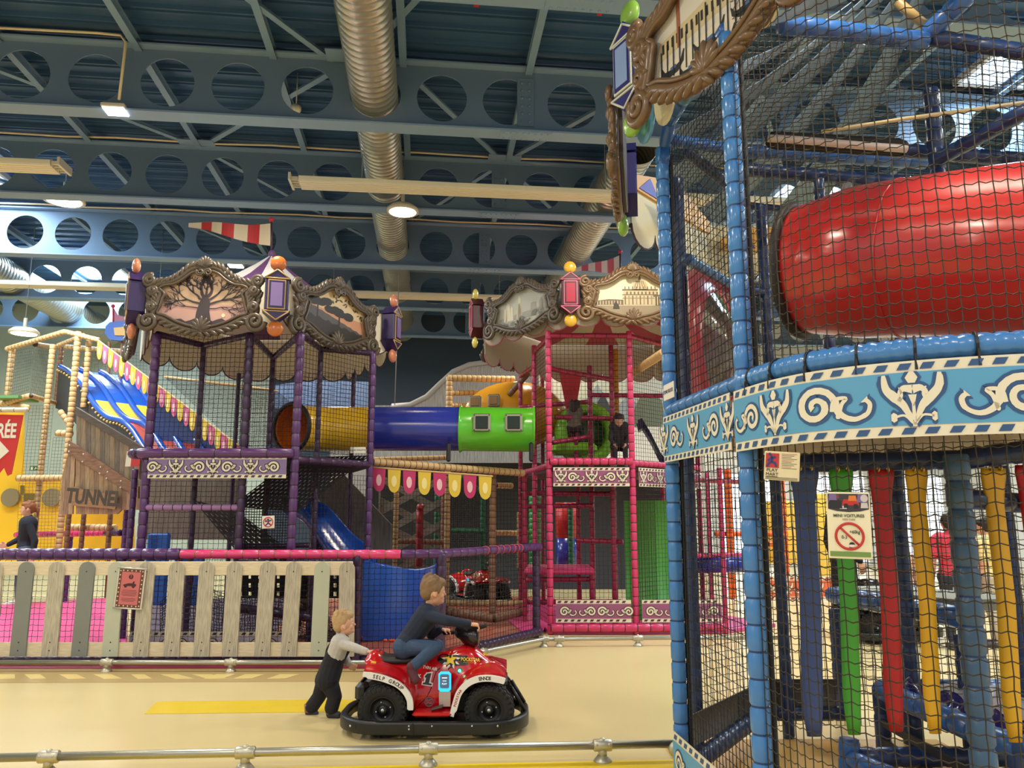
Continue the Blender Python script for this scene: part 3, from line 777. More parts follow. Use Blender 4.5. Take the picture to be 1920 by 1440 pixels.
def pennants(name, label, cat, P, w, h, m_list, rope_m, tilt=None, drop=V((0, 0, -1))):
    """bunting along points P, each pennant a child"""
    t = thing(name, label, cat, P[0])
    b = MB(); b.tube(P, .012, 6); b.build('cord', rope_m, t)
    tot = sum((P[i + 1] - P[i]).length for i in range(len(P) - 1)); k = int(tot / (w * 1.04)); acc = 0
    def pt(s_):
        for i in range(len(P) - 1):
            l = (P[i + 1] - P[i]).length
            if s_ <= l or i == len(P) - 2: return P[i].lerp(P[i + 1], s_ / l), (P[i + 1] - P[i]).normalized()
            s_ -= l
    for i in range(k):
        c, d = pt((i + .5) * tot / k); M = Matrix.Identity(4); z = -drop.normalized(); x = d; y = z.cross(x).normalized()
        M = Matrix((x, y, z)).transposed().to_4x4(); M.translation = c
        n_ = 8; poly = [(-w * .48, 0), (w * .48, 0), (w * .44, -h * .6)] + [(w * .44 * cos(pi * j / n_), -h * .6 - h * .4 * sin(pi * j / n_)) for j in range(1, n_)] + [(-w * .44, -h * .6)]
        b = MB(); b.prism(poly, M, -.004, .004, 0)
        b.prism([(w * .2 * cos(a * pi / 8), -h * .52 + h * .24 * sin(a * pi / 8)) for a in range(16)], M, -.007, .007, 1)
        b.build('pennant', m_list[i % len(m_list)], t)
    return t
DEPTH[0] = 1.055
# ================================================================= purple tower
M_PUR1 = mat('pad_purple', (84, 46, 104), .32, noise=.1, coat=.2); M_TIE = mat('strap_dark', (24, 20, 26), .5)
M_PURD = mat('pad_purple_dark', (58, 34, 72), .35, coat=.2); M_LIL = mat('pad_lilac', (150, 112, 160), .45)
M_NETB = mat('net_black', (22, 20, 22), .7); M_NETP = mat('net_plum', (40, 26, 44), .7)
M_CLOTH = mat('valance_cream', (238, 228, 208), .7, noise=.06); M_CLRIM = mat('valance_rim', (70, 52, 66), .6)
M_VIO = mat('print_violet', (132, 112, 160), .5); M_VIOD = mat('print_violet_dark', (66, 52, 84), .5)
ZD, ZT = 2.21, 3.57
Q = lambda x, y, z=0: V((x * DEPTH[0], y * DEPTH[0], z))
def P2(px, py, Y): p = at(px, py, Y); return V((p.x, p.y, 0))
pA, pE, pG = P2(281, 800, 8.15), P2(556, 800, 8.15), P2(696, 780, 9.2)
pB, pC, pD, pF = P2(382, 650, 8.75), P2(462, 760, 8.2), P2(512, 671, 9.5), P2(602, 653, 8.95)
PT = thing('play_tower', 'purple climbing tower with carousel canopy and African tree pictures', 'play tower', V((-3.0, 9.0, 0)), 'carousel play towers')
Z = lambda p, z: V((p.x, p.y, z))
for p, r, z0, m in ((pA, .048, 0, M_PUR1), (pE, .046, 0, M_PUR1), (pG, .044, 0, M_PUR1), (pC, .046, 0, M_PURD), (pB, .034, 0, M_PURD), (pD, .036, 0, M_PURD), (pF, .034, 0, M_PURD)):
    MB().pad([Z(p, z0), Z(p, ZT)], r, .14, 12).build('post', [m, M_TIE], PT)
b = MB()
for seq in ((pA, pB, pC, pD, pE, pF, pG),):
    b.pad([Z(p, ZT) for p in seq], .038, .16)
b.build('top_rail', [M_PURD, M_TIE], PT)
b = MB(); off = V((0, -.07, 0)); lp = spline([tuple(pA + V((-.16, .35, ZD))), tuple(pA + V((-.19, .05, ZD))), tuple(pA + V((-.08, -.07, ZD)))], 5)
b.pad([V(p) for p in lp] + [Z(pE, ZD) + off], .055, .3); b.build('deck_rail', [M_PUR1, M_TIE], PT)
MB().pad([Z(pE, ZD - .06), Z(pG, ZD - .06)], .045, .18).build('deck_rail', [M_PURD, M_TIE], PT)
# deck boards under the padding
M_DECKB = mat('deck_black', (34, 30, 34), .7)
b = MB(); ctr = V((-3.0, 9.4, 0)); poly = [pA, pE, pG, Q(-2.2, 10.6), Q(-3.8, 10.6), Q(-4.5, 9.6)]
b.add([Z(p, ZD - .10) for p in poly] + [Z(p, ZD - .04) for p in poly], [tuple(range(6))[::-1], tuple(range(6, 12))] + [(i, (i + 1) % 6, (i + 1) % 6 + 6, i + 6) for i in range(6)]); b.build('deck', M_DECKB, PT)
for p in poly[3:5]: MB().pad([Z(p, 0), Z(p, ZT)], .034, .16, 8).build('post', [M_PURD, M_TIE], PT)
def quadnet(parent, a, c, z0, z1, cell=.055, r=.0028, m=None, name='net', bulge=0):
    L = (c - a).length
    def S(u, v):
        p = a.lerp(c, u); n = (c - a).cross(V((0, 0, 1))).normalized()
        return Z(p, lerp(z0, z1, v)) + n * (bulge * sin(pi * u) * sin(pi * v))
    MB().net(S, L, z1 - z0, cell, r, 0, sag=.08).build(name, m or M_NETP, parent)
for a, c in ((pA, pC), (pC, pE), (pE, pG)): quadnet(PT, a, c, ZD + .04, ZT, .052, .003); quadnet(PT, a, c, .1, ZD - .3 if c is not pG else ZD - .2, .056, .0026)
quadnet(PT, poly[3], poly[4], ZD, ZT, .06, .003); MB().pad([Z(poly[5], 0), Z(poly[5], ZD)], .034, .16, 8).build('post', [M_PURD, M_TIE], PT)
# lower purple rails at two heights, inner purple posts, base pads
for z in (1.62, .98):
    MB().pad([Z(pA, z), Z(pC, z)], .036, .10).build('cross_rail', [M_LIL if z > 1 else M_PURD, M_TIE], PT)
MB().pad([Z(pC, 1.05), Z(pE, 1.0)], .04, .12).build('cross_rail', [M_PURD, M_TIE], PT)
MB().pad([Z(pE, 1.02), Z(pG, 1.0)], .042, .12).build('cross_rail', [M_PURD, M_TIE], PT)
MB().pad([Z(pA, .08), Z(pE, .08)], .05, .12).build('base_rail', [M_PURD, M_TIE], PT)
MB().pad([Z(pE, .08), Z(pG, .08)], .05, .12).build('base_rail', [M_PURD, M_TIE], PT)
MB().pad([Z(pC, .55), V((pC.x + .9, pC.y + .5, .35))], .05, .12).build('cross_rail', [M_PURD, M_TIE], PT)
# black climbing mats with holes: one hangs from the deck to the rear of the right face, one slopes down to the left
def holed(fn, nu, nv, m):
    """mat with rows of holes: each cell a frame of four strips"""
    b = MB(); h = .22
    for i in range(nu):
        for j in range(nv):
            u0, u1, v0, v1 = i / nu, (i + 1) / nu, j / nv, (j + 1) / nv; du, dv = (u1 - u0) * h * 1.2, (v1 - v0) * h * 1.2
            o = [fn(u0, v0), fn(u1, v0), fn(u1, v1), fn(u0, v1)]; q = [fn(u0 + du * 1.4, v0 + dv), fn(u1 - du * 1.4, v0 + dv), fn(u1 - du * 1.4, v1 - dv), fn(u0 + du * 1.4, v1 - dv)]
            b.add(o + q, [(0, 1, 5, 4), (1, 2, 6, 5), (2, 3, 7, 6), (3, 0, 4, 7)])
    return b
q0, q1, q2, q3 = at(553, 858, 8.3), at(694, 854, 9.2), at(540, 985, 8.9), at(400, 985, 8.5)
holed(lambda u, v: q0.lerp(q1, u).lerp(at(432, 950, 8.55).lerp(at(560, 960, 8.9), u), v), 16, 14, 0).build('climbing_mat', mat('mat_black', (26, 24, 28), .6), PT)
def hang(u, v):
    a = at(362, 938, 8.6).lerp(at(440, 955, 8.55), u); c = at(440, 1030, 8.5).lerp(at(540, 1030, 8.5), u); return a.lerp(c, v)
holed(hang, 9, 9, 0).build('climbing_mat', MATS['mat_black'], PT)
quadnet(PT, P2(445, 990, 8.35), P2(545, 990, 8.35), 1.1, 1.75, .03, .0045, M_NETB, 'dense_net')
MB().pad([at(440, 1026, 8.4), at(580, 1022, 8.5)], .03, .12).build('mat_edge', [M_PURD, M_TIE], PT)
MB().pad([Z(P2(586, 1000, 9.6), 0), Z(P2(586, 1000, 9.6), 1.95)], .036, .14).build('post', [M_PURD, M_TIE], PT)
# dark things under the deck: floor mat, bundled black net, grey plank screen behind
b = MB(); P = [gnd(x, y) for x, y in ((246, 1234), (276, 1126), (562, 1126), (640, 1236))]; b.add([Z(p, .005) for p in P] + [Z(p, .035) for p in P], [(4, 5, 6, 7), (0, 1, 5, 4), (1, 2, 6, 5), (2, 3, 7, 6), (3, 0, 4, 7)]); b.build('floor_mat', mat('mat_plum', (70, 44, 78), .5), PT)
def bundle(u, v): return at(lerp(300, 690, u), lerp(1205, 1128 - 26 * sin(u * 5.2) - 14 * sin(u * 13), v), 9.3 + .25 * sin(u * 9) * v)
b = MB(); b.net(bundle, 2.6, .55, .032, .005, 0, sag=.2, jit=.3); b.build('dense_net', M_NETB, PT)
holed(lambda u, v: at(lerp(442, 690, u), lerp(1040, 1122, v), 9.6 + .2 * v), 14, 5, 0).build('climbing_mat', MATS['mat_black'], PT)
b = MB(); b.prism([((q := at(x, y, 10.9)).x, q.z) for x, y in ((262, 888), (448, 888), (448, 1012), (262, 1012))], frm(V((0, 10.9 * DEPTH[0], 0)), V((1, 0, 0))), 0, .05)
tag(b.build('plank_screen', wood('grey_screen', (104, 98, 90), (132, 124, 112), (14, 1, 1))), 'grey plank screen behind the net under the purple deck', 'screen')
# canopy: tent roof, skirt, framed pictures and lanterns between them
CV = [Q(-3.88, 8.02), Q(-2.43, 8.02), Q(-1.52, 9.64), Q(-2.35, 11.0), Q(-3.85, 11.0), Q(-4.75, 9.55)]
def inset(P, k): c = sum(P, V((0, 0, 0))) / len(P); return [c + (p - c) * k for p in P]
valance(PT, [V((p.x, p.y, 0)) for p in inset(CV, .96)], 3.55, 4.17, M_CLOTH, M_CLRIM, front=(0, 1), zf=3.66)
M_TENTW = mat('tent_white', (206, 204, 208), .6, noise=.05); M_TENTP = mat('tent_purple', (96, 62, 110), .6)
def tent(parent, P, z0, apex, ma, mb_, k=3):
    N = len(P); nb = 0; b = MB()
    for i in range(N):
        a, c = P[i], P[(i + 1) % N]
        for j in range(k):
            p0, p1 = Z(a.lerp(c, j / k), z0), Z(a.lerp(c, (j + 1) / k), z0); prev = None
            for t in range(7):
                f = t / 6; g = f ** 1.0; dip = -.14 * sin(pi * f)
                q = (p0.lerp(apex, g) + V((0, 0, dip)), p1.lerp(apex, g) + V((0, 0, dip)))
                if prev: b.add([prev[0], prev[1], q[1], q[0]], [(0, 1, 2, 3)], (i * k + j) % 2)
                prev = q
    b.build('tent_roof', [ma, mb_], parent)
apx = at(510, 477, 9.4)
tent(PT, inset(CV, .93), 4.14, apx, M_TENTW, M_TENTP)
MB().ell(apx, (.05, .05, .06)).build('roof_cap', M_TENTP, PT)
M_VIB = mat('lantern_violet', (44, 30, 84), .4); M_LILP = mat('lantern_lilac', (134, 112, 172), .4); M_GOLD = mat('lantern_gold', (186, 154, 104), .45)
M_ORG = mat('ball_orange', (190, 104, 44), .3, coat=.3); M_SAL = mat('ball_salmon', (206, 128, 96), .3, coat=.3)
lantern(PT, at(519, 556, 7.95), V((1, .28, 0)), .19, .36, M_VIB, M_LILP, M_GOLD, M_ORG)
lantern(PT, at(256, 560, 7.97), V((.55, -1, 0)), .19, .36, M_VIB, M_LILP, M_GOLD, M_SAL)
lantern(PT, at(734, 616, 9.6), V((.25, 1, 0)), .19, .36, M_VIB, M_LILP, M_GOLD, M_SAL)
f1 = frm(at(383, 563, 7.93), V((1, .02, 0))); ornate_frame(PT, f1, .60, .425, M_DKB, draw_baobab, 'carved brown frame round a bare baobab tree at dusk')
c2 = at(630, 594, 8.76)
ornate_frame(PT, frm(c2, CV[2] - CV[1]), .68, .42, M_DKB, draw_acacia, 'carved brown frame round two dark acacia trees')
# the edge-on frame of the hidden side face, seen from its edge at the far left
ornate_frame(PT, frm(Z((CV[5] + CV[0]) / 2 + V((-.08, -.05, 0)), 3.82), CV[0] - CV[5]), .62, .42, M_DKB, draw_acacia, 'carved brown frame on the side face, seen edge-on')
M_FR, M_FC = mat('flag_red', (176, 40, 42), .6), mat('flag_cream', (206, 190, 160), .6)
flag(509, 412, 478, 9.4, 345, 412, 46, M_FR, M_FC, 'red and cream striped pennant flag on top of the purple canopy')
# banners of the purple tower
Lb = (pE - pA).length - .12; Mb = frm(Z(pA, 1.935) + V((.05, -.075, 0)), pE - pA)
hb = .25
banner('scroll_banner', 'violet scroll banner hung under the deck of the purple tower', flat_map(Mb), Lb, hb, M_VIO, M_VIOD, row_motifs(Lb, hb, .10, 's', s=1.2))
Mb2 = frm(pA + V((-.28, .5, 1.935)), V((.22, -.55, 0)))
banner('scroll_banner', 'short end of a violet scroll banner wrapping round the left corner of the purple tower', flat_map(Mb2), .5, hb, M_VIO, M_VIOD, row_motifs(.5, hb, .08, 's', s=1.2))
Mb3 = frm(pA + V((.0, -.09, .06)), V((1, 0, 0)))
banner('scroll_banner', 'pale violet scroll banner along the floor behind the picket fence', flat_map(Mb3), 1.75, .26, mat('print_lilac', (190, 182, 204), .5), M_VIOD, row_motifs(1.75, .26, .12, 's', s=1.1, only='s'))
# sign hanging on the mesh under the deck, and the zone plate
def sign_plate(name, label, M, w, h, m, cat='sign'):
    t = thing(name, label, cat, M.translation); MB().rbox((0, 0, 0), (w, .008, h), .003, 0, M).build('plate', m, t); return t
M_SIGNW = mat('sign_white', (226, 222, 212), .5); M_INK = mat('sign_ink', (40, 40, 46), .5); M_NORED = mat('sign_red', (190, 50, 48), .5); M_SBLUE = mat('sign_blue', (40, 60, 120), .5)
M = frm(at(503, 979, 8.05), V((1, 0, .04))); t = sign_plate('prohibition_sign', 'small white square sign with crossed-out blue figure on the purple tower net', M, .135, .135, M_SIGNW)
b = MB(); b.tube([M @ V((.05 * cos(a * pi / 12), -.007, .05 * sin(a * pi / 12))) for a in range(24)], .005, 6, 0, closed=True); b.tube([M @ V((-.035, -.007, .035)), M @ V((.035, -.007, -.035))], .005, 6)
b.build('ban_ring', M_NORED, t)
b = MB(); mp_ = flat_map(M); b.patch(mp_, [(.012 * cos(a * pi / 6), .026 + .012 * sin(a * pi / 6)) for a in range(12)], .006)
for st in ([(-.035, .012), (0, .005), (.035, .02)], [(0, .012), (0, -.012)], [(0, -.01), (-.028, -.036)], [(0, -.01), (.03, -.03)]): b.ribbon(mp_, st, .014, .006)
b.build('figure', M_SBLUE, t)
M = frm(at(671, 844, 8.95), V((1, .1, 0))); t = sign_plate('zone_sign', 'small white plate reading ZONE VIOLETTE at the right corner of the purple deck', M, .19, .075, M_SIGNW); text('ZONE VIOLETTE', M @ Matrix.Translation((0, -.006, 0)), .026, M_INK, t)
DEPTH[0] = 1.04
# ================================================================= pink tower
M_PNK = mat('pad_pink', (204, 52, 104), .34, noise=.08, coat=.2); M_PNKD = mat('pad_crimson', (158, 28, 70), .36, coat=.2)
M_ROSE = mat('print_rosewood', (150, 84, 124), .5); M_ROSED = mat('print_rose_dark', (92, 40, 66), .5)
M_TAN = mat('pad_tan', (206, 172, 120), .45, noise=.06); M_TANB = mat('pad_brown', (128, 94, 70), .45); M_TIEB = mat('strap_brown', (60, 44, 34), .5)
M_GRN = mat('pad_green', (30, 104, 72), .4); M_NETR = mat('net_maroon', (54, 22, 34), .7)
r0, r1, r2, r3, r4 = P2(1030, 900, 10.0), P2(1186, 900, 10.0), P2(1002, 800, 10.9), P2(976, 800, 11.7), P2(1310, 900, 11.2)
i0, i1 = P2(1107, 800, 11.1), P2(1146, 700, 10.9)
KT = thing('play_tower', 'pink climbing tower with framed pictures of a domed church and an old skyline', 'play tower', V((1.2, 11, 0)), 'carousel play towers')
ZK = 4.02
Q = lambda x, y, z=0: V((x * DEPTH[0], y * DEPTH[0], z))
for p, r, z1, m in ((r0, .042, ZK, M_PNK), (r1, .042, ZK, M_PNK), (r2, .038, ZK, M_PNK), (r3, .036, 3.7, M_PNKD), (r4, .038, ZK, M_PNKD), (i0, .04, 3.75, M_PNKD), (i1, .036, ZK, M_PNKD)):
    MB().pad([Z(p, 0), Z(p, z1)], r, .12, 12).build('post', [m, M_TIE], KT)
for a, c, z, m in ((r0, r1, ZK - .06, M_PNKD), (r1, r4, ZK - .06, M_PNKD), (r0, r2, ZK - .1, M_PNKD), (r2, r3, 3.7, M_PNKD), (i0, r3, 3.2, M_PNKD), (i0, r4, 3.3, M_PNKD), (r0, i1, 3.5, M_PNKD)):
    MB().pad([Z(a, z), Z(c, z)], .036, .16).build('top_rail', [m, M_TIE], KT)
MB().pad([Z(r0, ZD + .02) + V((0, -.05, 0)), Z(r1, ZD + .02) + V((0, -.05, 0))], .05, .115, 10, groove=.82).build('deck_rail', [M_PNK, M_TIE], KT)
MB().pad([Z(r1, ZD), Z(r4, ZD)], .045, .115).build('deck_rail', [M_PNK, M_TIE], KT)
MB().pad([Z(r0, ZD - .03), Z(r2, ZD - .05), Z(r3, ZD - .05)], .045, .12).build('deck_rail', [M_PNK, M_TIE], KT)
poly = [r0, r1, r4, Q(2.6, 12.6), Q(.5, 12.6), r3]
b = MB(); b.add([Z(p, ZD - .12) for p in poly] + [Z(p, ZD - .05) for p in poly], [tuple(range(6))[::-1], tuple(range(6, 12))] + [(i, (i + 1) % 6, (i + 1) % 6 + 6, i + 6) for i in range(6)]); b.build('deck', mat('deck_maroon', (70, 26, 40), .6), KT)
for a, c in ((r0, r1), (r1, r4), (r2, r0)):
    quadnet(KT, a, c, ZD + .05, ZK - .1, .056, .0028, M_NETR); quadnet(KT, a, c, .12, ZD - .35, .058, .0026, M_NETR)
for p in poly[3:5]: MB().pad([Z(p, 0), Z(p, ZK)], .034, .14, 8).build('post', [M_PNKD, M_TIE], KT)
# inner rails, steps and the padded platform under the deck
def padbar(parent, x0, y0, Y0, x1, y1, Y1, r, m, name='cross_rail', pitch=.12, tie=None):
    MB().pad([at(x0, y0, Y0), at(x1, y1, Y1)], r, pitch, 9).build(name, [m, tie or M_TIE], parent)
for a in ((978, 925, 11.2, 1150, 926, 10.9), (980, 950, 11.2, 1112, 948, 10.9), (1080, 1013, 10.9, 1168, 1016, 10.7), (985, 1087, 10.7, 1116, 1086, 10.7), (985, 1129, 10.9, 1165, 1128, 10.6), (1035, 830, 10.6, 1110, 818, 11.0), (1040, 782, 10.8, 1150, 785, 10.9)):
    padbar(KT, *a, .036, M_PNKD)
for px, Y, z0, z1 in ((1085, 11.4, 0, 2.1), (1150, 10.6, 0, 2.1), (1108, 10.65, 0, .75), (984, 10.8, 0, 2.1), (1082, 10.2 + 1.2, 2.2, 3.0)):
    p = P2(px, 1000, Y); MB().pad([Z(p, z0), Z(p, z1)], .036, .12, 9).build('post', [M_PNKD, M_TIE], KT)
b = MB(); M = frm(Z((P2(985, 1080, 10.6) + P2(1115, 1080, 10.6)) / 2 + V((0, .35, 0)), .75), V((1, 0, 0))); b.rbox((0, 0, 0), (.98, .8, .09), .03, 0, M); b.build('padded_platform', mat('pad_rose', (214, 66, 120), .4, coat=.2), KT)
# base
M_BASEP = mat('mat_pink', (214, 84, 150), .5)
p3, p4 = P2(1362, 1195, 10.05), P2(1455, 1195, 10.6)
MB().pad([Z(r0, .09) + V((0, -.04, 0)), Z(r1, .09) + V((0, -.04, 0)), Z(p3, .09)], .055, .16).build('base_rail', [M_PNK, M_TIE], KT)
b = MB(); pl = [r0, r1, p3, p4, Q(2.4, 12.6), Q(.3, 12.6), r3]
b.add([Z(p, .004) for p in pl] + [Z(p, .05) for p in pl], [tuple(range(7, 14))] + [(i, (i + 1) % 7, (i + 1) % 7 + 7, i + 7) for i in range(7)]); b.build('floor_mat', M_BASEP, KT)
for p, z1 in ((P2(1296, 1000, 10.5), 2.15), (p3, 2.15), (P2(1330, 1000, 11.4), 2.15), (P2(1245, 1000, 12.0), 2.2), (P2(1420, 1000, 11.6), 2.2)):
    MB().pad([Z(p, 0), Z(p, z1)], .036, .12, 9).build('post', [M_PNK, M_TIE], KT)
padbar(KT, 1290, 1042, 10.6, 1420, 1040, 11.4, .036, M_PNK); padbar(KT, 1296, 900, 10.5, 1420, 905, 11.6, .036, M_PNKD)
quadnet(KT, r1, P2(1296, 1000, 10.5), .12, 2.1, .06, .0026, M_NETR); quadnet(KT, P2(1296, 1000, 10.5), p3, .12, 2.1, .06, .0026, M_NETR)
M_BTUBE = mat('tube_blue', (38, 52, 152), .22, coat=.3)
tag(MB().tube([at(1302, 1060, 10.9), at(1420, 1058, 10.9)], .11, 20).build('roller_bar', M_BTUBE), 'short blue horizontal roller between pink posts, seen through the near net', 'roller')
# canopy
CW = [Q(-.5, 11.07), Q(.73, 9.67), Q(2.35, 9.67), Q(3.2, 11.2), Q(2.4, 12.7), Q(.6, 12.7)]
M_CLOTHG = mat('valance_grey', (196, 186, 172), .7)
valance(KT, inset(CW, .95), 3.80, 4.42, M_CLOTHG, mat('valance_rim_pink', (190, 110, 130), .6), front=(0, 1), zf=4.06)
M_CRIM = mat('lantern_crimson', (70, 14, 30), .4); M_CRIMP = mat('lantern_panel_red', (164, 22, 58), .4); M_PNKG = mat('lantern_pink_edge', (214, 120, 150), .45); M_YEL = mat('ball_yellow', (214, 168, 50), .3, coat=.3); M_YELP = mat('ball_pale_yellow', (226, 212, 104), .3, coat=.3)
lantern(KT, at(1069, 552, 9.6), V((1, 0, 0)), .18, .35, M_CRIM, M_CRIMP, M_PNKG, M_YEL)
lantern(KT, at(894, 597, 11.0), V((.25, -1, 0)), .18, .36, M_CRIM, M_CRIMP, M_PNKG, M_YELP)
ornate_frame(KT, frm(at(980, 578, 10.25), CW[1] - CW[0]), .70, .38, M_DKB, draw_towers, 'carved grey frame round a pale picture of old towers')
ornate_frame(KT, frm(at(1187, 556, 9.57), V((1, 0, 0))), .64, .39, M_DKB2, draw_basilica, 'carved bronze frame round a sepia picture of a domed church')
ornate_frame(KT, frm(Z((CW[5] + CW[0]) / 2 + V((-.1, -.05, 0)), 4.2), CW[0] - CW[5]), .62, .38, M_DKB, draw_towers, 'carved frame on the hidden left side, seen edge-on')
tent(KT, inset(CW, .93), 4.4, Q(1.35, 11.2, 4.9), M_CLOTHG, mat('tent_rose', (170, 60, 84), .6))
flag(1163, 472, 545, 11.2, 1075, 505, 34, mat('flag_rose', (190, 84, 96), .6), mat('flag_pale', (206, 190, 184), .6), 'pink and white striped pennant flag above the sepia church picture')
# red cloth triangles inside the cage
M_REDC = mat('cloth_red', (170, 24, 36), .6)
b = MB(); b.prism([(-.17, 0), (.17, 0), (0, -.95)], frm(at(1070, 700, 11.0), V((1, 0, 0))), 0, .02); tag(b.build('pennant_cloth', M_REDC), 'long dark red cloth triangle hanging inside the pink cage', 'pennant')
# things on and behind the pink deck: lime tunnel mouth, dark slide, painted mural
LM = thing('tunnel_mouth', 'lime green moulded tunnel mouth on the pink tower deck behind the two children', 'tunnel', at(1100, 850, 11.9)); M_LIM = mat('moulded_lime', (132, 204, 48), .3, coat=.3)
c = at(1098, 812, 12.1); b = MB(); b.lathe([(.46, -.12), (.52, .0), (.50, .10), (.40, .16), (.33, .12), (.33, -.12)], frm(c, V((1, .15, 0))) @ Matrix.Rotation(pi / 2, 4, 'X'), 28, caps=False); b.build('mouth_ring', M_LIM, LM)
b = MB(); b.ell(c + V((.0, .35, 0)), (.50, .34, .50)); b.build('tunnel_body', M_LIM, LM); b = MB(); b.lathe([(.30, 0), (.30, .02)], frm(c + V((0, -.02, 0)), V((1, .15, 0))) @ Matrix.Rotation(pi / 2, 4, 'X'), 24); b.build('dark_disc', mat('tunnel_shade', (26, 70, 34), .5), LM)  # solid dark disc: shade inside the tunnel put into its colour
b = MB(); b.rbox(tuple(at(1075, 842, 11.6)), (.7, .5, .18), .06); b.build('step_block', M_LIM, LM)
b = MB(); P = [at(1198, 800, 11.4), at(1206, 796, 11.3), at(1222, 822, 11.1), at(1242, 862, 10.9), at(1250, 872, 10.85)]
b.loft([[p + V((-.02, 0, .1)), p + V((0, 0, -.05)), p + V((.06, .45, -.05)), p + V((.04, .47, .1))] for p in P], closed=False); tag(b.build('indigo_chute', mat('chute_indigo', (34, 34, 92), .3, coat=.3)), 'small dark indigo chute slide right of the crouching child', 'slide')
MU = thing('mural_board', 'painted mural of pale mountains and trees behind the upper pink cage', 'mural', at(1130, 800, 13.2))
FM = frm(V((0, 13.2 * DEPTH[0], 0)), V((1, 0, 0))); mq = lambda x, y: ((q := at(x, y, 13.2)).x, q.z)
b = MB(); b.prism([mq(*q) for q in ((1010, 800), (1290, 800), (1290, 700), (1230, 690), (1100, 694), (1010, 705))], FM, 0, .04, 0)
b.prism([mq(*q) for q in ((1040, 800), (1070, 745), (1092, 760), (1120, 720), (1150, 770), (1180, 738), (1215, 790), (1215, 800))], FM, -.01, 0, 1); b.prism([mq(*q) for q in ((1110, 800), (1118, 760), (1130, 735), (1142, 760), (1150, 800))], FM, -.02, 0, 2)
b.prism([mq(x, y) for x, y in ((1190, 800), (1188, 770), (1200, 745), (1222, 738), (1240, 750), (1246, 780), (1240, 800))], FM, -.02, 0, 3); b.build('board', [mat('mural_sky', (196, 198, 184), .6), mat('mural_hill', (150, 158, 164), .6), mat('mural_rock', (66, 70, 76), .6), mat('mural_tree', (110, 120, 98), .6)], MU)
# banners of the pink tower
def side_banner(a, c, z, h, label, field, dark, first, ins=.06, off=.07, s=1.2, edge=.17, start=.1, only=None):
    L = (c - a).length - 2 * ins; d = (c - a).normalized(); nrm = V((d.y, -d.x, 0)); M = frm(Z(a, z) + d * ins + nrm * off, d)
    return banner('scroll_banner', label, flat_map(M), L, h, field, dark, row_motifs(L, h, start, first, s=s, only=only), edge=edge)
side_banner(r0, r1, 1.90, .25, 'rose scroll banner under the deck of the pink tower, between its two front posts', M_ROSE, M_ROSED, 'p', ins=.05)
side_banner(r1, r4, 1.90, .25, 'rose scroll banner right of the pink tower front, ending at the blue post', M_ROSE, M_ROSED, 'p', ins=.05)
side_banner(r0, r1, .16, .28, 'rose scroll banner at the foot of the pink tower', M_ROSE, M_ROSED, 's', ins=.07, s=1.05, start=.16, only='s')
side_banner(r1, p3, .16, .28, 'rose scroll banner at the foot of the pink tower, partly behind the blue posts', M_ROSE, M_ROSED, 's', ins=.07, s=1.05, start=.16, only='s')
# green curved panel behind the lower net
M_GPAN = mat('panel_green', (76, 160, 70), .4); ga, gb = P2(1174, 1000, 10.5), P2(1275, 1000, 10.5)
b = MB(); b.sheet(lambda u, v: V((lerp(ga.x, gb.x, u), ga.y - .22 * sin(pi * min(1, u * 1.0)) + .1, lerp(.12, 1.72, v))), 14, 2, 0, th=.02)
tag(b.build('climbing_ramp', M_GPAN), 'tall curved green panel behind the net of the pink tower', 'panel')

# ================================================================= crawl tube between the towers
M_YTUBE = mat('tube_yellow', (238, 188, 44), .25, coat=.3); M_GTUBE = mat('tube_green', (88, 184, 40), .25, coat=.3); M_OIN = mat('tube_orange', (214, 110, 20), .4)
TB = thing('crawl_tube', 'yellow, blue and green plastic crawl tube bridging the purple and pink towers', 'crawl tube', at(780, 850, 10.3))
xs = [534, 700, 862, 1002]; pts = [at(x, 804 + (2 if x > 900 else 0), 10.3) for x in xs]; RT = .305
for k, (m, n_) in enumerate(((M_YTUBE, 'yellow_section'), (M_BTUBE, 'blue_section'), (M_GTUBE, 'green_section'))):
    a, c = pts[k], pts[k + 1]; d = (c - a).normalized(); b = MB()
    prof = [a, a + d * .015, a + d * .03, a + d * .04, c - d * .04, c - d * .03, c - d * .015, c]
    rr = [RT + .025, RT + .025, RT + .012, RT, RT, RT + .012, RT + .025, RT + .025] if k != 1 else [RT - .0, RT, RT, RT, RT, RT, RT, RT]
    b.tube(prof, rr, 36, 0, caps=False); b.tube(prof[::-1], [q - .012 for q in rr], 36, 1 if k == 0 else 0, caps=False)
    if k == 0:
        b = MB(); bp = [V(p) for p in spline([tuple(at(*q)) for q in ((546, 802, 9.92), (578, 803, 10.17), (620, 804, 10.29), (700, 804, 10.3))], 7)]; rr = [RT + .02] + [RT] * (len(bp) - 2) + [RT + .02]
        b.tube(bp, rr, 36, 0, caps=False); b.tube(bp[::-1], [q - .012 for q in rr], 36, 1, caps=False)
    sec = b.build(n_, [m, M_OIN], TB)
    if k == 2:
        for px in (905, 963):
            p = at(px, 797, 10.3); al = R_(8); M = frm(V((p.x, p.y - RT * .99, p.z)), V((1, 0, 0))); w = MB()
            w.rbox((0, -.01, 0), (.24, .03, .24), .03, 0, M); w.build('window_frame', mat('window_grey', (150, 148, 132), .4), TB, 'grey bolted square window')
            w = MB(); w.rbox((0, -.028, 0), (.17, .012, .17), .02, 0, M); w.build('window_pane', mat('window_dark', (32, 44, 34), .12), TB)
            for sx in (-1, 1):
                for sz in (-1, 1): MB().ell(M @ V((sx * .10, -.028, sz * .10)), .008, seg=8, rings=5).build('bolt', M_INK, TB)
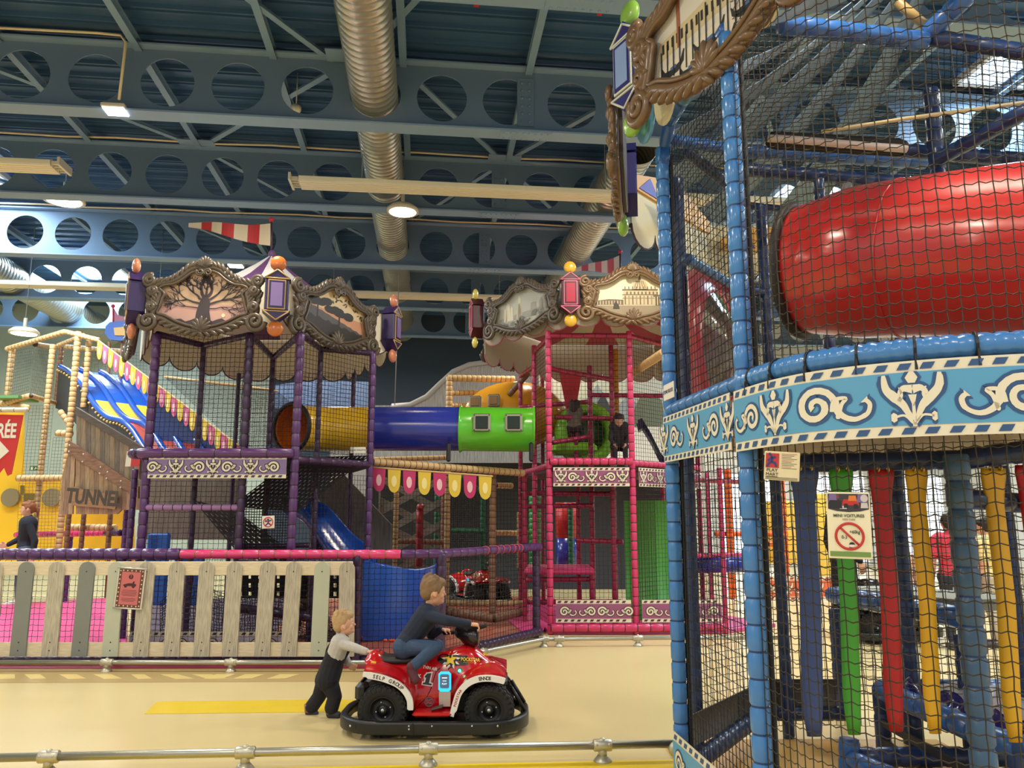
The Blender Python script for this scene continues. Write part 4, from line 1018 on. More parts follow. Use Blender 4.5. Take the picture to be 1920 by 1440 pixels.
t0 = (bp[1] - bp[0]).normalized(); s0 = t0.cross(V((0, 0, 1))).normalized(); b = MB(); b.tube([bp[0] + s0 * (RT * 1.06 * cos(a * pi / 18)) + V((0, 0, RT * 1.06 * sin(a * pi / 18))) for a in range(36)], .03, 8, 0, closed=True); b.build('entry_ring', mat('ring_black', (38, 34, 30), .5), TB)
for px in (841, 996): p = at(px, 845, 10.0); MB().rbox((p.x, pts[0].y - RT - .01, p.z - .02), (.06, .05, .26), .02).build('hanger_strap', M_INK, TB)

# yellow dome on the far frame
DM = thing('lookout_dome', 'orange-yellow plastic dome with two square windows above the crawl tube', 'dome', at(930, 770, 12.2))
c = at(965, 778, 12.4); b = MB(); b.ell(c, (.86, .55, .56), seg=28, rings=16); b.build('shell', mat('dome_yellow', (222, 156, 38), .28, coat=.3), DM)
for px, py in ((891, 754), (926, 751)):
    p = at(px, py, 11.85); M = frm(p, V((1, -.35, 0))); w = MB(); w.rbox((0, 0, 0), (.21, .05, .20), .02, 0, M); w.build('window_frame', MATS['window_grey'], DM); w = MB(); w.rbox((0, -.024, 0), (.15, .02, .14), .02, 0, M); w.build('window_pane', mat('window_amber', (150, 120, 80), .2), DM)

# ================================================================= tan and green frames between the towers
TF = thing('climbing_structure', 'tan and green padded climbing frame behind the crawl tube', 'climbing frame', V((-.8, 12, 0)))
def vpost(parent, px, y0, y1, Y, r, m, tie=None, pitch=.09):
    a, c = at(px, y0, Y), at(px, y1, Y); MB().pad([V((c.x, c.y, max(0, c.z))), V((c.x, a.y, a.z))], r, pitch, 9).build('post', [m, tie or M_TIEB], parent)
for a in ((740, 880, 1066, 11.5, .04, M_TAN), (836, 870, 1150, 11.3, .045, M_TAN), (923, 885, 1162, 10.6, .05, M_TANB), (842, 706, 770, 12.6, .06, M_TAN), (945, 706, 770, 12.8, .05, M_TAN), (975, 960, 1066, 12.4, .05, M_TAN), (1015, 940, 1068, 13, .06, M_TAN), (829, 880, 1150, 12.4, .045, M_TANB)): vpost(TF, *a)
for a in ((905, 915, 1068, 12.2, .045, M_GRN), (818, 890, 1060, 13, .05, M_GRN), (1071, 945, 1065, 13.2, .05, M_GRN), (1004, 930, 1064, 12.8, .11, mat('pad_leaf', (52, 150, 62), .4))): vpost(TF, *a, M_TIE)
for a in ((699, 866, 9.6, 982, 887, 10.7, .05, M_TAN), (700, 862, 11.5, 842, 858, 11.8, .04, M_TAN), (838, 709, 12.6, 965, 711, 12.8, .06, M_TAN), (842, 737, 12.6, 895, 736, 12.8, .05, M_TAN), (842, 761, 12.6, 880, 760, 12.8, .05, M_TAN), (925, 999, 12.4, 1012, 1000, 13, .045, M_TAN), (745, 1015, 12, 836, 1017, 12.2, .045, M_TANB),
          (832, 1131, 11.2, 985, 1132, 11.2, .05, M_TAN), (838, 1146, 10.7, 925, 1160, 10.5, .06, M_TANB), (925, 1160, 10.5, 985, 1146, 11.0, .06, M_TANB), (930, 910, 12.3, 960, 911, 12.5, .05, M_TAN)): padbar(TF, *a, tie=M_TIEB, pitch=.085)
padbar(TF, 846, 995, 12.1, 912, 996, 12.2, .04, M_GRN); padbar(TF, 860, 890, 12.2, 905, 925, 12.2, .04, M_GRN)
padbar(TF, 1183, 701, 10.8, 1246, 660, 9.0, .06, M_TAN, pitch=.09, tie=M_TIEB); padbar(TF, 955, 740, 11.9, 990, 700, 11.6, .05, M_TANB, tie=M_TIEB)
vpost(TF, 1157, 655, 790, 11.6, .04, mat('pad_amber', (206, 140, 20), .4))
quadnet(TF, P2(700, 1000, 11.6), P2(925, 1000, 10.7), .15, 2.1, .06, .0028, M_NETB); quadnet(TF, P2(842, 1000, 12.3), P2(925, 1000, 12.3), .8, 2.0, .035, .005, M_NETB, 'dense_net')
quadnet(TF, P2(925, 1000, 10.7), P2(990, 1000, 11.0), .15, 2.1, .06, .0028, M_NETB)
p = P2(1062, 1000, 13.4)
b = MB(); b.tube([Z(p, .55), Z(p, 1.1)], .19, 16); b.build('punch_roll', M_BTUBE, TF); b = MB(); b.tube([Z(p, 1.1), Z(p, 1.72)], .19, 16); b.build('punch_roll', mat('roll_red', (190, 34, 36), .4), TF)
# scissor lattice of grey slats
b = MB(); 
for k in range(4):
    y = 900 + k * 42
    b.bar(at(712, y + 60, 12.6), at(832, y - 4, 12.6), .02, .11); b.bar(at(712, y - 4, 12.65), at(832, y + 60, 12.65), .02, .11)
for px in (712, 832): b.bar(at(px, 890, 12.62), at(px, 1040, 12.62), .02, .1)
tag(b.build('lattice_panel', mat('lattice_grey', (120, 116, 108), .6)), 'grey crossed-slat lattice panel behind the hanging bunting', 'lattice')
b = MB(); b.pad([at(786, 1062, 11.9), at(787, 955, 11.9), at(789, 948, 11.85)], .06, .2); tag(b.build('hanging_bolster', [mat('bolster_red', (140, 24, 32), .45), M_TIE]), 'narrow dark red bolster standing behind the blue slide', 'bolster')
# black sheet added for the dark background far behind the frames
b = MB(); b.sheet(lambda u, v: at(lerp(690, 1260, u), lerp(868, 1112, v), 15.5) , 4, 2, 0, th=.04); tag(b.build('dark_backdrop', mat('backdrop_black', (34, 36, 38), .8)), 'plain dark sheet filling the background behind the tan climbing frame', 'screen')
# bunting
M_MAG = mat('pennant_magenta', (190, 46, 104), .55); M_BUY = mat('pennant_yellow', (222, 190, 62), .55); M_DOT = mat('pennant_dot', (236, 190, 196), .55); M_DOTY = mat('pennant_dot_pale', (240, 224, 150), .55)
P = [at(lerp(697, 924, i / 8), lerp(876, 893, i / 8) , 9.5) for i in range(9)]
pennants('bunting', 'row of pink and yellow dotted pennants hung under the tan rail below the crawl tube', 'bunting', P, .172, .30, [[M_MAG, M_DOT], [M_BUY, M_DOTY]], M_TAN)
P = [at(lerp(183, 452, i / 14), lerp(637, 838, i / 14), lerp(12.2, 10.7, i / 14)) for i in range(15)]
pennants('bunting', 'sloping string of pink and yellow pennants beside the wave slide, behind the purple tower', 'bunting', P, .155, .30, [[M_BUY, M_DOTY], [mat('pennant_pink', (206, 96, 138), .55), M_DOT]], mat('cord_cream', (226, 208, 150), .6))

# ================================================================= blue slide at the purple tower
M_SLB = mat('slide_blue', (22, 78, 172), .25, coat=.4)
SL = thing('blue_slide', 'glossy blue chute slide curving round at the foot of the purple tower', 'slide', at(700, 1140, 9.8))
path = [at(x, y, Y) for x, y, Y in spline([(553, 960, 9.9), (590, 975, 9.85), (640, 1035, 9.75), (690, 1085, 9.6), (730, 1118, 9.75), (765, 1122, 10.2), (770, 1112, 10.9)], 8)]
rings = []
for i, p in enumerate(path):
    t = (path[min(i + 1, len(path) - 1)] - path[max(i - 1, 0)]); t.z = 0; t.normalize(); sd = V((t.y, -t.x, 0)); f = i / (len(path) - 1); w = .36; hh = lerp(.16, .52, max(0, (f - .35) / .65)) if f > .35 else .16
    hb2 = .16
    prof = [(w + .02, hh), (w, hh + .02), (w - .02, hh), (w - .03, .08), (w - .12, .0), (-w + .12, .0), (-w + .03, .08), (-w + .02, hb2), (-w, hb2 + .02), (-w - .02, hb2), (-w - .01, .02), (-w + .1, -.04), (w - .1, -.04), (w + .01, .02)]
    rings.append([p + sd * a + V((0, 0, z)) for a, z in prof])
b = MB(); b.loft(rings, closed=True, caps=True, sm=True); b.build('chute', M_SLB, SL)
# skirt closing the outer bend down to the mat
b = MB(); P = [r[0] for r in rings[22:]]
b.loft([[p, V((p.x + .02, p.y - .02, (p.z) * .5)), V((p.x, p.y, .05))] for p in P], closed=False, sm=True); b.build('skirt', M_SLB, SL)
b = MB(); b.bar(at(600, 1000, 10.1), at(600, 1000, 10.1) - V((0, 0, 1.2)), .08, .08); b.build('support', M_INK, SL)
b = MB(); b.prism([(q.x, q.z) for q in (at(590, 925, 10.9), at(645, 890, 10.9), at(735, 985, 10.9), at(735, 1075, 10.9), at(690, 1075, 10.9))], frm(V((0, 10.9 * DEPTH[0], 0)), V((1, 0, 0))), 0, .05)
tag(b.build('wood_screen', wood('grey_boards', (92, 88, 84), (118, 112, 104), (10, 1, 1))), 'grey boarded side panel behind the blue chute slide', 'panel')
# ================================================================= wave slide, tan frame and tunnel panel at the left
WS = thing('wave_slide', 'wide blue wave slide with yellow and red lanes at the left', 'slide', at(200, 850, 12.2))
LE = spline([(110, 690, 13.9), (128, 700, 13.6), (150, 722, 13.2), (178, 765, 12.75), (200, 785, 12.45), (225, 792, 12.2), (245, 808, 12.0), (270, 845, 11.7), (330, 925, 11.2)], 5)
def lane(a, c, m0, m1, h=0.0):
    b = MB(); n = len(LE) - 1
    def S(u, v):
        i = min(n, int(round(v * n))); x, y, Y = LE[i]; return at(x + lerp(a, c, u), y + (lerp(a, c, u)) * .12, Y) + V((0, 0, h))
    for v0 in range(n):
        b.add([S(0, v0 / n), S(1, v0 / n), S(1, (v0 + 1) / n), S(0, (v0 + 1) / n)], [(0, 1, 2, 3)], 2 if LE[v0][1] < 748 else 0 if LE[v0][1] < 788 else 1, True)
    return b
M_LY, M_LR = mat('lane_yellow', (214, 178, 52), .35), mat('lane_red', (176, 66, 52), .35)
for a, c in ((6, 36), (44, 74), (82, 112)): lane(a, c, 0, 1).build('lane', [M_LY, M_LR, M_SLB], WS)
for a in (2, 40, 78, 116):
    b = MB(); b.tube([at(x + a, y + a * .12, Y) + V((0, 0, .03)) for x, y, Y in LE], .05, 8); b.build('ridge', M_SLB, WS)
b = MB(); b.loft([[at(x, y, Y), at(x - 6, y + 75, Y + .1)] for x, y, Y in LE], closed=False); b.build('side_wall', mat('slide_side', (52, 54, 58), .6), WS)
for i in range(34):
    f = i / 33 * (len(LE) - 1.01); k = int(f); q = [lerp(a, c, f - k) for a, c in zip(LE[k], LE[k + 1])]
    MB().ell(at(q[0] - 2, q[1] + 4, q[2] - .06), .022, seg=8, rings=5).build('edge_bulb', mat('bulb_yellow', (228, 196, 110), .4), WS)
b = MB(); poly = [(288, 722), (335, 756), (452, 842), (452, 862), (330, 930), (288, 900)]
b.prism([((q := at(x, y, 11.9)).x, q.z) for x, y in poly], frm(V((0, 11.9 * DEPTH[0], 0)), V((1, 0, 0))), 0, .05); b.build('far_wall', mat('slide_wall_blue', (44, 72, 140), .4), WS)
# black sail net above the slide
b = MB(); c0, c1, c2_, c3 = at(308, 706, 11.6), at(520, 733, 11.6), at(655, 850, 11.2), at(452, 842, 11.2)
b.net(lambda u, v: c3.lerp(c2_, u).lerp(c0.lerp(c1, u), v), 2.1, 1.2, .034, .004, 0, sag=0); b.tube([c0, c1], .02, 6, 1)
tag(b.build('shade_net', [M_NETB, M_TAN]), 'dense black sail net stretched behind the purple tower above the bunting', 'net')
b = MB(); b.prism([((q := at(x, y, 13.5)).x, q.z) for x, y in ((515, 722), (590, 712), (690, 716), (690, 766), (515, 766))], frm(V((0, 13.5 * DEPTH[0], 0)), V((1, 0, 0))), 0, .05)
tag(b.build('blue_screen', mat('screen_blue', (96, 120, 160), .6)), 'pale blue screen behind the right half of the purple tower cage', 'screen')
LF = thing('climbing_structure', 'tan padded climbing frame with nets at the left edge, in front of the pale wall', 'climbing frame', V((-8, 13, 0)))
for a in ((12, 655, 760, 13.4, .055, M_TAN), (60, 646, 1050, 13.0, .05, M_TAN), (108, 622, 1050, 12.8, .055, M_TAN), (156, 632, 765, 12.9, .05, M_TAN), (105, 650, 760, 14.5, .05, M_TANB), (150, 680, 790, 14.6, .05, M_TANB), (265, 720, 760, 14.5, .05, M_TANB), (122, 950, 1050, 12.2, .04, M_TANB), (150, 952, 1050, 12.4, .04, M_TANB), (200, 952, 1050, 12.4, .04, M_TANB)): vpost(LF, *a)
for a in ((12, 655, 13.4, 122, 622, 12.9, .05), (122, 622, 12.9, 186, 638, 12.6, .045), (108, 648, 14, 158, 628, 13.6, .04), (66, 646, 13.2, 106, 652, 14.2, .05), (2, 758, 13.4, 55, 742, 13.1, .05), (0, 752, 14, 52, 764, 13, .05), (106, 812, 12.9, 135, 813, 12.9, .06), (33, 897, 13.0, 122, 896, 12.9, .06), (58, 742, 13.1, 104, 756, 14, .045), (122, 695, 14.5, 275, 718, 14.5, .045), (122, 650, 14.5, 250, 660, 14.3, .045), (130, 989, 12.5, 218, 990, 12.5, .06), (112, 770, 12.9, 134, 800, 12.9, .05)): padbar(LF, *a, M_TAN, tie=M_TIEB, pitch=.085)
MB().box(tuple(at(28, 748, 13.3)), (.5, .6, .05)).build('deck', mat('deck_green', (96, 140, 84), .6), LF)
M_NETC = mat('net_grey', (84, 86, 78), .7)
def pxnet(parent, c, Y, cell=.06, r=.003, m=None, name='net'):
    q = [at(x, y, Y if not isinstance(Y, (list, tuple)) else Y[k]) for k, (x, y) in enumerate(c)]
    MB().net(lambda u, v: q[0].lerp(q[1], u).lerp(q[3].lerp(q[2], u), v), (q[1] - q[0]).length, (q[3] - q[0]).length, cell, r, 0, sag=.05).build(name, m or M_NETC, parent)
pxnet(LF, ((6, 756), (52, 742), (62, 652), (14, 660)), (13.4, 13.1, 13.1, 13.4)); pxnet(LF, ((56, 742), (100, 752), (104, 654), (66, 650)), (13.1, 14.2, 14.2, 13.1)); pxnet(LF, ((40, 895), (88, 895), (100, 760), (56, 760)), 12.95)
pxnet(LF, ((92, 895), (128, 895), (134, 820), (100, 820)), 12.9); pxnet(LF, ((155, 755), (275, 760), (275, 662), (160, 652)), 14.4, .07); pxnet(LF, ((30, 1045), (120, 1045), (126, 900), (36, 900)), 12.9, .06)
# tunnel panel of painted planks
TN = thing('tunnel_facade', 'painted plank panel with a diagonal beam and the word TUNNEL, left of the purple tower', 'panel', at(190, 962, 11.4))
Y_ = 11.4; FZ = frm(V((0, Y_ * DEPTH[0], 0)), V((1, 0, 0))); px2 = lambda x, y: ((q := at(x, y, Y_)).x, q.z)
top = lambda x: 763 + (x - 143) * .60
cols = [wood('plank_%d' % i, c1, c2, (12, 1, 2)) for i, (c1, c2) in enumerate((((122, 110, 94), (148, 132, 112)), ((138, 120, 98), (164, 144, 118)), ((104, 96, 86), (128, 116, 100))))]
b = MB(); k = 0; x = 143
while x < 268:
    b.prism([px2(x, top(x) + 6), px2(x + 8.6, top(x + 8.6) + 6), px2(x + 8.6, top(x + 8.6) + 100), px2(x, top(x) + 92)], FZ, 0, .04, k % 3); x += 9; k += 1
b.build('upper_planks', cols, TN)
b = MB(); b.prism([px2(143, 763), px2(268, 838), px2(268, 852), px2(143, 777)], FZ, -.03, .05); b.build('top_board', wood('board_grey', (88, 80, 72), (106, 96, 86), (2, 1, 12)), TN)
cols2 = [wood('planklow_%d' % i, c1, c2, (12, 1, 2)) for i, (c1, c2) in enumerate((((152, 126, 100), (180, 152, 122)), ((134, 110, 90), (164, 136, 110)), ((166, 140, 112), (192, 164, 132))))]
b = MB(); k = 0; x = 116
lowt = lambda x: 838 + (x - 130) * .62 if x > 130 else 838 + (130 - x) * 4
while x < 262:
    x2 = x + 8.2; b.prism([px2(x, max(lowt(x), 838)), px2(x2, max(838, lowt(x2))), px2(x2 - (6 if x < 135 else 0), 964 - (0 if x2 < 225 else 8)), px2(x - (6 if x < 135 else 0), 964 - (0 if x < 225 else 8))], FZ, .005, .045, k % 3); x += 8.6; k += 1
b.build('lower_planks', cols2, TN)
b = MB(); b.prism([px2(132, 826), px2(262, 912), px2(262, 934), px2(128, 850)], FZ, -.05, .0); b.build('diagonal_beam', wood('beam_brown', (126, 94, 74), (158, 122, 98), (3, 1, 10)), TN)
for x, y in ((134, 835), (133, 847), (160, 852), (158, 866), (192, 876), (190, 888), (205, 885), (203, 897), (230, 902), (229, 914)): MB().ell(V((px2(x, y)[0], Y_ * DEPTH[0] - .052, px2(x, y)[1])), (.014, .008, .014), seg=8, rings=5).build('bolt', M_SIGNW, TN)
b = MB(); b.prism([px2(*q) for q in ((139, 914), (150, 912), (156, 917), (222, 928), (226, 938), (221, 955), (205, 953), (142, 948), (138, 938), (142, 926))], FZ, -.09, -.05); sgn = b.build('name_board', wood('board_tan', (150, 116, 84), (176, 140, 104), (2, 1, 12)), TN)
q = px2(182, 934); text('TUNNEL', frm(V((q[0], Y_ * DEPTH[0] - .093, q[1])), V((1, 0, -.07)), V((0, 0, 1))), .30, mat('letter_grey', (78, 74, 66), .6), TN, bold=.012, sx=.72)
# red entrance sign and yellow wall at the left edge
EN = thing('entrance_sign', 'red entrance banner with white word ENTRÉE and arrow, cut by the left edge', 'sign', at(0, 895, 11.6))
M = frm(at(2, 833, 11.6), V((1, 0, 0))); b = MB(); b.prism([(-.65, .48), (.30, .46), (.21, -.46), (.15, -.49), (.08, -.36), (.0, -.48), (-.65, -.5)], M, 0, .012); b.build('cloth', mat('sign_cloth_red', (196, 44, 42), .6), EN)
text('ENTRÉE', M @ Matrix.Translation((.22, -.006, .2)), .31, M_CRM, EN, align='RIGHT', bold=.010, sx=.60)
b = MB(); b.prism([(-.5, .0), (-.07, -.02), (-.06, .09), (.14, -.11), (-.08, -.32), (-.08, -.2), (-.5, -.2)], M, -.01, 0); b.build('arrow', M_CRM, EN)
MB().pad([M @ V((-.65, 0, .54)), M @ V((.36, 0, .54))], .04, .2).build('top_pole', [mat('pad_cream', (206, 200, 170), .5), M_TIE], EN)
YW = thing('yellow_wall_panel', 'bright yellow play wall with round windows behind the laughing woman', 'panel', at(50, 1050, 14.2))
b = MB(); b.prism([((q := at(x, y, 14.2)).x, q.z) for x, y in ((-60, 770), (42, 770), (42, 900), (250, 900), (250, 1055), (-60, 1055))], frm(V((0, 14.2 * DEPTH[0], 0)), V((1, 0, 0))), 0, .06); b.build('wall_board', mat('panel_yellow', (240, 190, 40), .5), YW)
for px in (20, 97):
    p = at(px, 933, 14.15); b = MB(); b.lathe([(.17, -.03), (.17, .03)], frm(p, V((1, 0, 0))) @ Matrix.Rotation(pi / 2, 4, 'X'), 24, sm=False); b.build('porthole', mat('porthole_grey', (136, 124, 92), .4), YW)
b = MB(); b.prism([((q := at(x, y, 14.1)).x, q.z) for x, y in ((38, 910), (45, 910), (45, 925), (66, 925), (66, 945), (44, 945), (44, 928), (38, 928))], frm(V((0, 14.1 * DEPTH[0], 0)), V((1, 0, 0))), 0, .02); b.build('print', mat('print_olive', (112, 92, 30), .5), YW)
M = frm(at(64, 878, 14.0), V((1, 0, 0))); t = sign_plate('exit_sign', 'small green exit sign seen through the tan frame net', M, .16, .09, mat('exit_green', (40, 110, 60), .5))
b = MB(); mp_ = flat_map(M); b.patch(mp_, [(-.06, -.03), (-.02, -.03), (-.02, .03), (-.06, .03)], .006); b.ribbon(mp_, [(.01, -.02), (.03, .0), (.03, .02)], .015, .006); b.patch(mp_, [(.04, -.01), (.07, .0), (.04, .01)], .006); b.build('symbol', M_SIGNW, t)
# small blue fairground board with a pennant, left of the purple canopy
BB = thing('fair_board', 'small scalloped blue board with tan panel and tiny striped pennant left of the purple canopy', 'board', at(222, 640, 13.6))
FB = frm(V((0, 13.6 * DEPTH[0], 0)), V((1, 0, 0))); bq = lambda x, y: ((q := at(x, y, 13.6)).x, q.z)
b = MB(); b.prism([bq(*q) for q in ((196, 625), (198, 612), (206, 604), (240, 600), (246, 606), (246, 640), (206, 637))], FB, 0, .06); b.build('board', mat('board_blue', (44, 84, 160), .5), BB)
b = MB(); b.prism([bq(*q) for q in ((214, 615), (244, 612), (244, 630), (216, 629))], FB, -.02, 0); b.build('tan_panel', mat('board_tan2', (186, 150, 84), .5), BB)
b = MB(); b.prism([bq(*q) for q in ((212, 577), (220, 590), (240, 596), (240, 603), (212, 603))], FB, .01, .02); b.build('pennant', mat('flag_mauve', (150, 90, 110), .6), BB)
b = MB(); b.tube([at(212, 604, 13.6), at(212, 575, 13.6)], .012, 6); b.ell(at(212, 574, 13.6), .035); b.build('pole', MATS['finial_red'], BB)
MB().pad([at(205, 640, 13.7), at(203, 760, 13.7)], .03, .1, 8).build('post', [M_TANB, M_TIEB], BB); MB().tube([at(230, 638, 13.7), V((at(228, 760, 13.7).x, 13.7 * DEPTH[0], 0))], .03, 8).build('post', M_TANB, BB)
# blue panels low behind the picket fence
for x0, x1, y0, y1, Y, lab in ((268, 320, 1000, 1135, 9.9, 'tall blue panel standing low behind the picket fence near the red notice'), (322, 385, 1030, 1135, 10.2, 'blue panel with a red oval behind the picket fence')):
    b = MB(); a, c = at(x0, y1, Y), at(x1, y0, Y); b.rbox(((a.x + c.x) / 2, a.y, (a.z + c.z) / 2), (c.x - a.x, .06, c.z - a.z), .02)
    o = tag(b.build('play_board', mat('panel_blue', (40, 98, 196), .35)), lab, 'panel')
    if x0 == 322:
        b = MB(); b.tube([V(((a.x + c.x) / 2 - .05 + .1 * cos(t * pi / 12), a.y - .04, (a.z + c.z) / 2 + .33 * sin(t * pi / 12))) for t in range(24)], .025, 6, closed=True); b.build('red_oval', M_NORED, o)
DEPTH[0] = 1.0
# ================================================================= near blue tower
M_BLU = mat('pad_blue', (64, 126, 192), .28, noise=.06, coat=.35); M_NAVY = mat('pad_navy', (30, 52, 96), .35, coat=.2); M_MIDB = mat('pad_midblue', (44, 92, 158), .32, coat=.25)
M_TIEN = mat('strap_navy', (30, 62, 112), .5); M_NETO = mat('net_olive', (56, 50, 40), .65); M_NETK = mat('net_ink', (24, 26, 30), .65)
M_SKYB = mat('print_sky', (88, 158, 200), .45); M_SKYD = mat('print_navy', (48, 84, 132), .5)
bF, bN = P2(1257, 775, 4.83), P2(1396, 720, 3.7)
ARC = spline([(bN.x, bN.y), (1.19, 3.38), (1.31, 3.14), (1.54, 2.96), (1.86, 2.83), (2.25, 2.77), (2.7, 2.8)], 6)
def arcpt(s_):
    """point at length s_ along the rounded front"""
    for i in range(len(ARC) - 1):
        l = math.hypot(ARC[i + 1][0] - ARC[i][0], ARC[i + 1][1] - ARC[i][1])
        if s_ <= l or i == len(ARC) - 2: t = s_ / l; return V((lerp(ARC[i][0], ARC[i + 1][0], t), lerp(ARC[i][1], ARC[i + 1][1], t), 0)), V((ARC[i + 1][0] - ARC[i][0], ARC[i + 1][1] - ARC[i][1], 0)).normalized()
        s_ -= l
ALEN = sum(math.hypot(ARC[i + 1][0] - ARC[i][0], ARC[i + 1][1] - ARC[i][1]) for i in range(len(ARC) - 1))
def arcmap(z0, off=.06): return lambda x, z, o: (lambda q: q[0] + V((q[1].y, -q[1].x, 0)) * (off + o) + V((0, 0, z0 + z)))(arcpt(max(0, x)))
BT = thing('play_tower', 'near blue climbing tower with rounded netted front filling the right of the picture', 'play tower', V((2.2, 4.2, 0)), 'carousel play towers')
bG, bH, bQ, bS = P2(1280, 600, 5.3), V((1.96, 5.8, 0)), P2(1752, 250, 4.75), V((3.6, 5.6, 0))
ZB = 3.97
MB().pad([Z(bN, 0), Z(bN, 4.05)], .0475, .118, 14, groove=.86).build('post', [M_BLU, M_TIEN], BT)
MB().pad([Z(bF, 0), Z(bF, ZB)], .044, .118, 14, groove=.88).build('post', [M_BLU, M_TIEN], BT)
for p, z0, z1, r in ((bG, 0, ZB, .042), (bH, 0, ZB, .042), (bQ, 2.2, 4.35, .05), (P2(1535, 350, 5.6), 2.2, 4.1, .042), (P2(1688, 1000, 5.2), 0, 2.0, .045), (P2(1890, 1000, 4.9), 0, 2.0, .045)):
    MB().pad([Z(p, z0), Z(p, z1)], r, .14, 10).build('post', [M_NAVY, M_TIEN], BT)
p = P2(1805, 1000, 3.72); MB().pad([Z(p, 0), Z(p, 1.86)], .058, .13, 14, groove=.86).build('post', [mat('pad_slate', (62, 96, 130), .35, coat=.2), M_TIEN], BT)
# rounded deck rail, and the straight one to the far post
MB().pad([V((q[0], q[1], ZD)) for q in ARC], .05, .12, 14).build('deck_rail', [M_BLU, M_BLU], BT)
for k in range(9):
    b = MB(); q, t = arcpt(.12 + k * .2); n = V((t.y, -t.x, 0))
    b.tube([q + n * (.052 * cos(a * pi / 7)) + V((0, 0, ZD + .052 * sin(a * pi / 7))) for a in range(14)], .006, 5, closed=True); b.bar(q + n * .055 + V((0, 0, ZD - .02)), q + n * .06 + V((0, 0, ZD - .085)), .01, .006); b.build('cable_tie', mat('cable_tie', (28, 26, 26), .4), BT)
MB().pad([Z(bF, ZD), Z(bN, ZD)], .045, .12, 12).build('deck_rail', [M_BLU, M_TIEN], BT)
# top rails
tr = [Z(bF, ZB - .14), Z(bF, ZB) + V((.02, -.02, 0)), Z(bF.lerp(bN, .15), ZB + .1), Z(bN, ZB + .12)]
MB().pad(tr, .042, .12, 12).build('top_rail', [M_MIDB, M_TIEN], BT)
for a in ((1252, 262, 4.9, 1392, 283, 5.2, .042, M_MIDB), (1396, 283, 5.2, 1735, 305, 5.3, .05, M_MIDB), (1396, 318, 5.8, 1705, 343, 5.7, .055, M_NAVY), (1288, 283, 5.2, 1392, 368, 5.6, .042, M_NAVY), (1400, 385, 5.9, 1560, 402, 5.9, .03, M_NAVY), (1462, 46, 4.2, 1735, 78, 4.4, .06, M_MIDB), (1738, 66, 4.4, 1815, -10, 4.2, .06, M_MIDB), (1745, 70, 4.4, 1930, 100, 4.2, .05, M_NAVY), (1395, 545, 5.7, 1470, 552, 5.9, .04, M_NAVY), (1755, 300, 4.7, 1930, 205, 4.2, .05, M_NAVY), (1660, 280, 5.0, 1920, 300, 4.8, .05, M_NAVY)):
    padbar(BT, *a, name='top_rail', tie=M_TIEN, pitch=.14)
MB().tube([at(1680, 2, 4.35), at(1738, 50, 4.4)], .03, 10).build('brace_bar', mat('bar_gold', (176, 148, 96), .4), BT)
MB().tube([at(1540, 247, 4.6), at(1700, 222, 4.5), at(1925, 192, 4.25)], .012, 6).build('edge_rope', mat('rope_cream', (206, 190, 148), .7), BT)
b = MB(); b.rbox((0, 0, 0), (.92, .10, .11), .03, 0, frm((at(1430, 262, 4.75) + at(1708, 278, 4.75)) / 2, at(1708, 278, 4.75) - at(1430, 262, 4.75)))
b.tube([at(1440, 259, 4.68), at(1500, 263, 4.68), at(1560, 268, 4.68), at(1640, 275, 4.68), at(1700, 279, 4.68)], .025, 10, 1); b.build('padded_bar', [mat('foam_black', (30, 24, 22), .7), mat('tube_greyrose', (196, 182, 174), .4)], BT)
# decks
pl = [bF, bN] + [V((q[0], q[1], 0)) for q in ARC[4::6]] + [V((3.4, 4.2, 0)), V((3.4, 5.8, 0)), bH, bG]; n_ = len(pl)
b = MB(); b.add([Z(p, ZD - .20) for p in pl] + [Z(p, ZD - .10) for p in pl], [tuple(range(n_))[::-1], tuple(range(n_, 2 * n_))] + [(i, (i + 1) % n_, (i + 1) % n_ + n_, i + n_) for i in range(n_)])
b.build('deck', wood('deck_ply', (120, 100, 76), (150, 128, 98), (2, 14, 1)), BT)
# nets: front, left face, and the inner ones behind
def arcS(z0, z1, s0=0, s1=None): return lambda u, v: arcpt(lerp(s0, s1 or ALEN, u))[0] + V((0, 0, lerp(z0, z1, v)))
MB().net(arcS(ZD + .05, 4.35), ALEN, 2.1, .05, .0027, 0, sag=.16, jit=.05).build('net', M_NETO, BT)
MB().net(arcS(.05, ZD - .02), ALEN, 2.1, .05, .0027, 0, sag=.16, jit=.05).build('net', M_NETO, BT)
def bnet(a, c, z0, z1, cell=.05, r=.0024, m=None): quadnet(BT, a, c, z0, z1, cell, r, m or M_NETK)
bnet(bF + V((.04, 0, 0)), bN + V((.0, .05, 0)), ZD + .05, ZB); bnet(bF + V((.04, 0, 0)), bN + V((.0, .05, 0)), .1, ZD - .15)
bnet(bG, bH, ZD, ZB); bnet(bH, bS, ZD, ZB + .3, .055); bnet(bG, bH, .1, ZD - .1); bnet(bH, bS, .1, ZD - .1, .055)
bnet(V((2.0, 5.0, 0)), V((3.3, 4.3, 0)), .5, 2.0, .052); 
b = MB(); c0, c1, c2_, c3 = Z(bN, 4.05), at(1735, 75, 4.4), at(1740, 300, 5.3), Z(bG, ZB)
b.net(lambda u, v: c0.lerp(c1, u).lerp(c3.lerp(c2_, u), v), 1.5, 1.7, .055, .0024, 0, sag=.1).build('roof_net', M_NETK, BT)
b = MB(); c0, c1, c2_, c3 = at(1735, 75, 4.4), at(1960, 105, 4.1), at(1960, 330, 4.6), at(1740, 300, 5.3)
b.net(lambda u, v: c0.lerp(c1, u).lerp(c3.lerp(c2_, u), v), .9, 1.2, .05, .0024, 0, sag=.1).build('roof_net', M_NETK, BT)
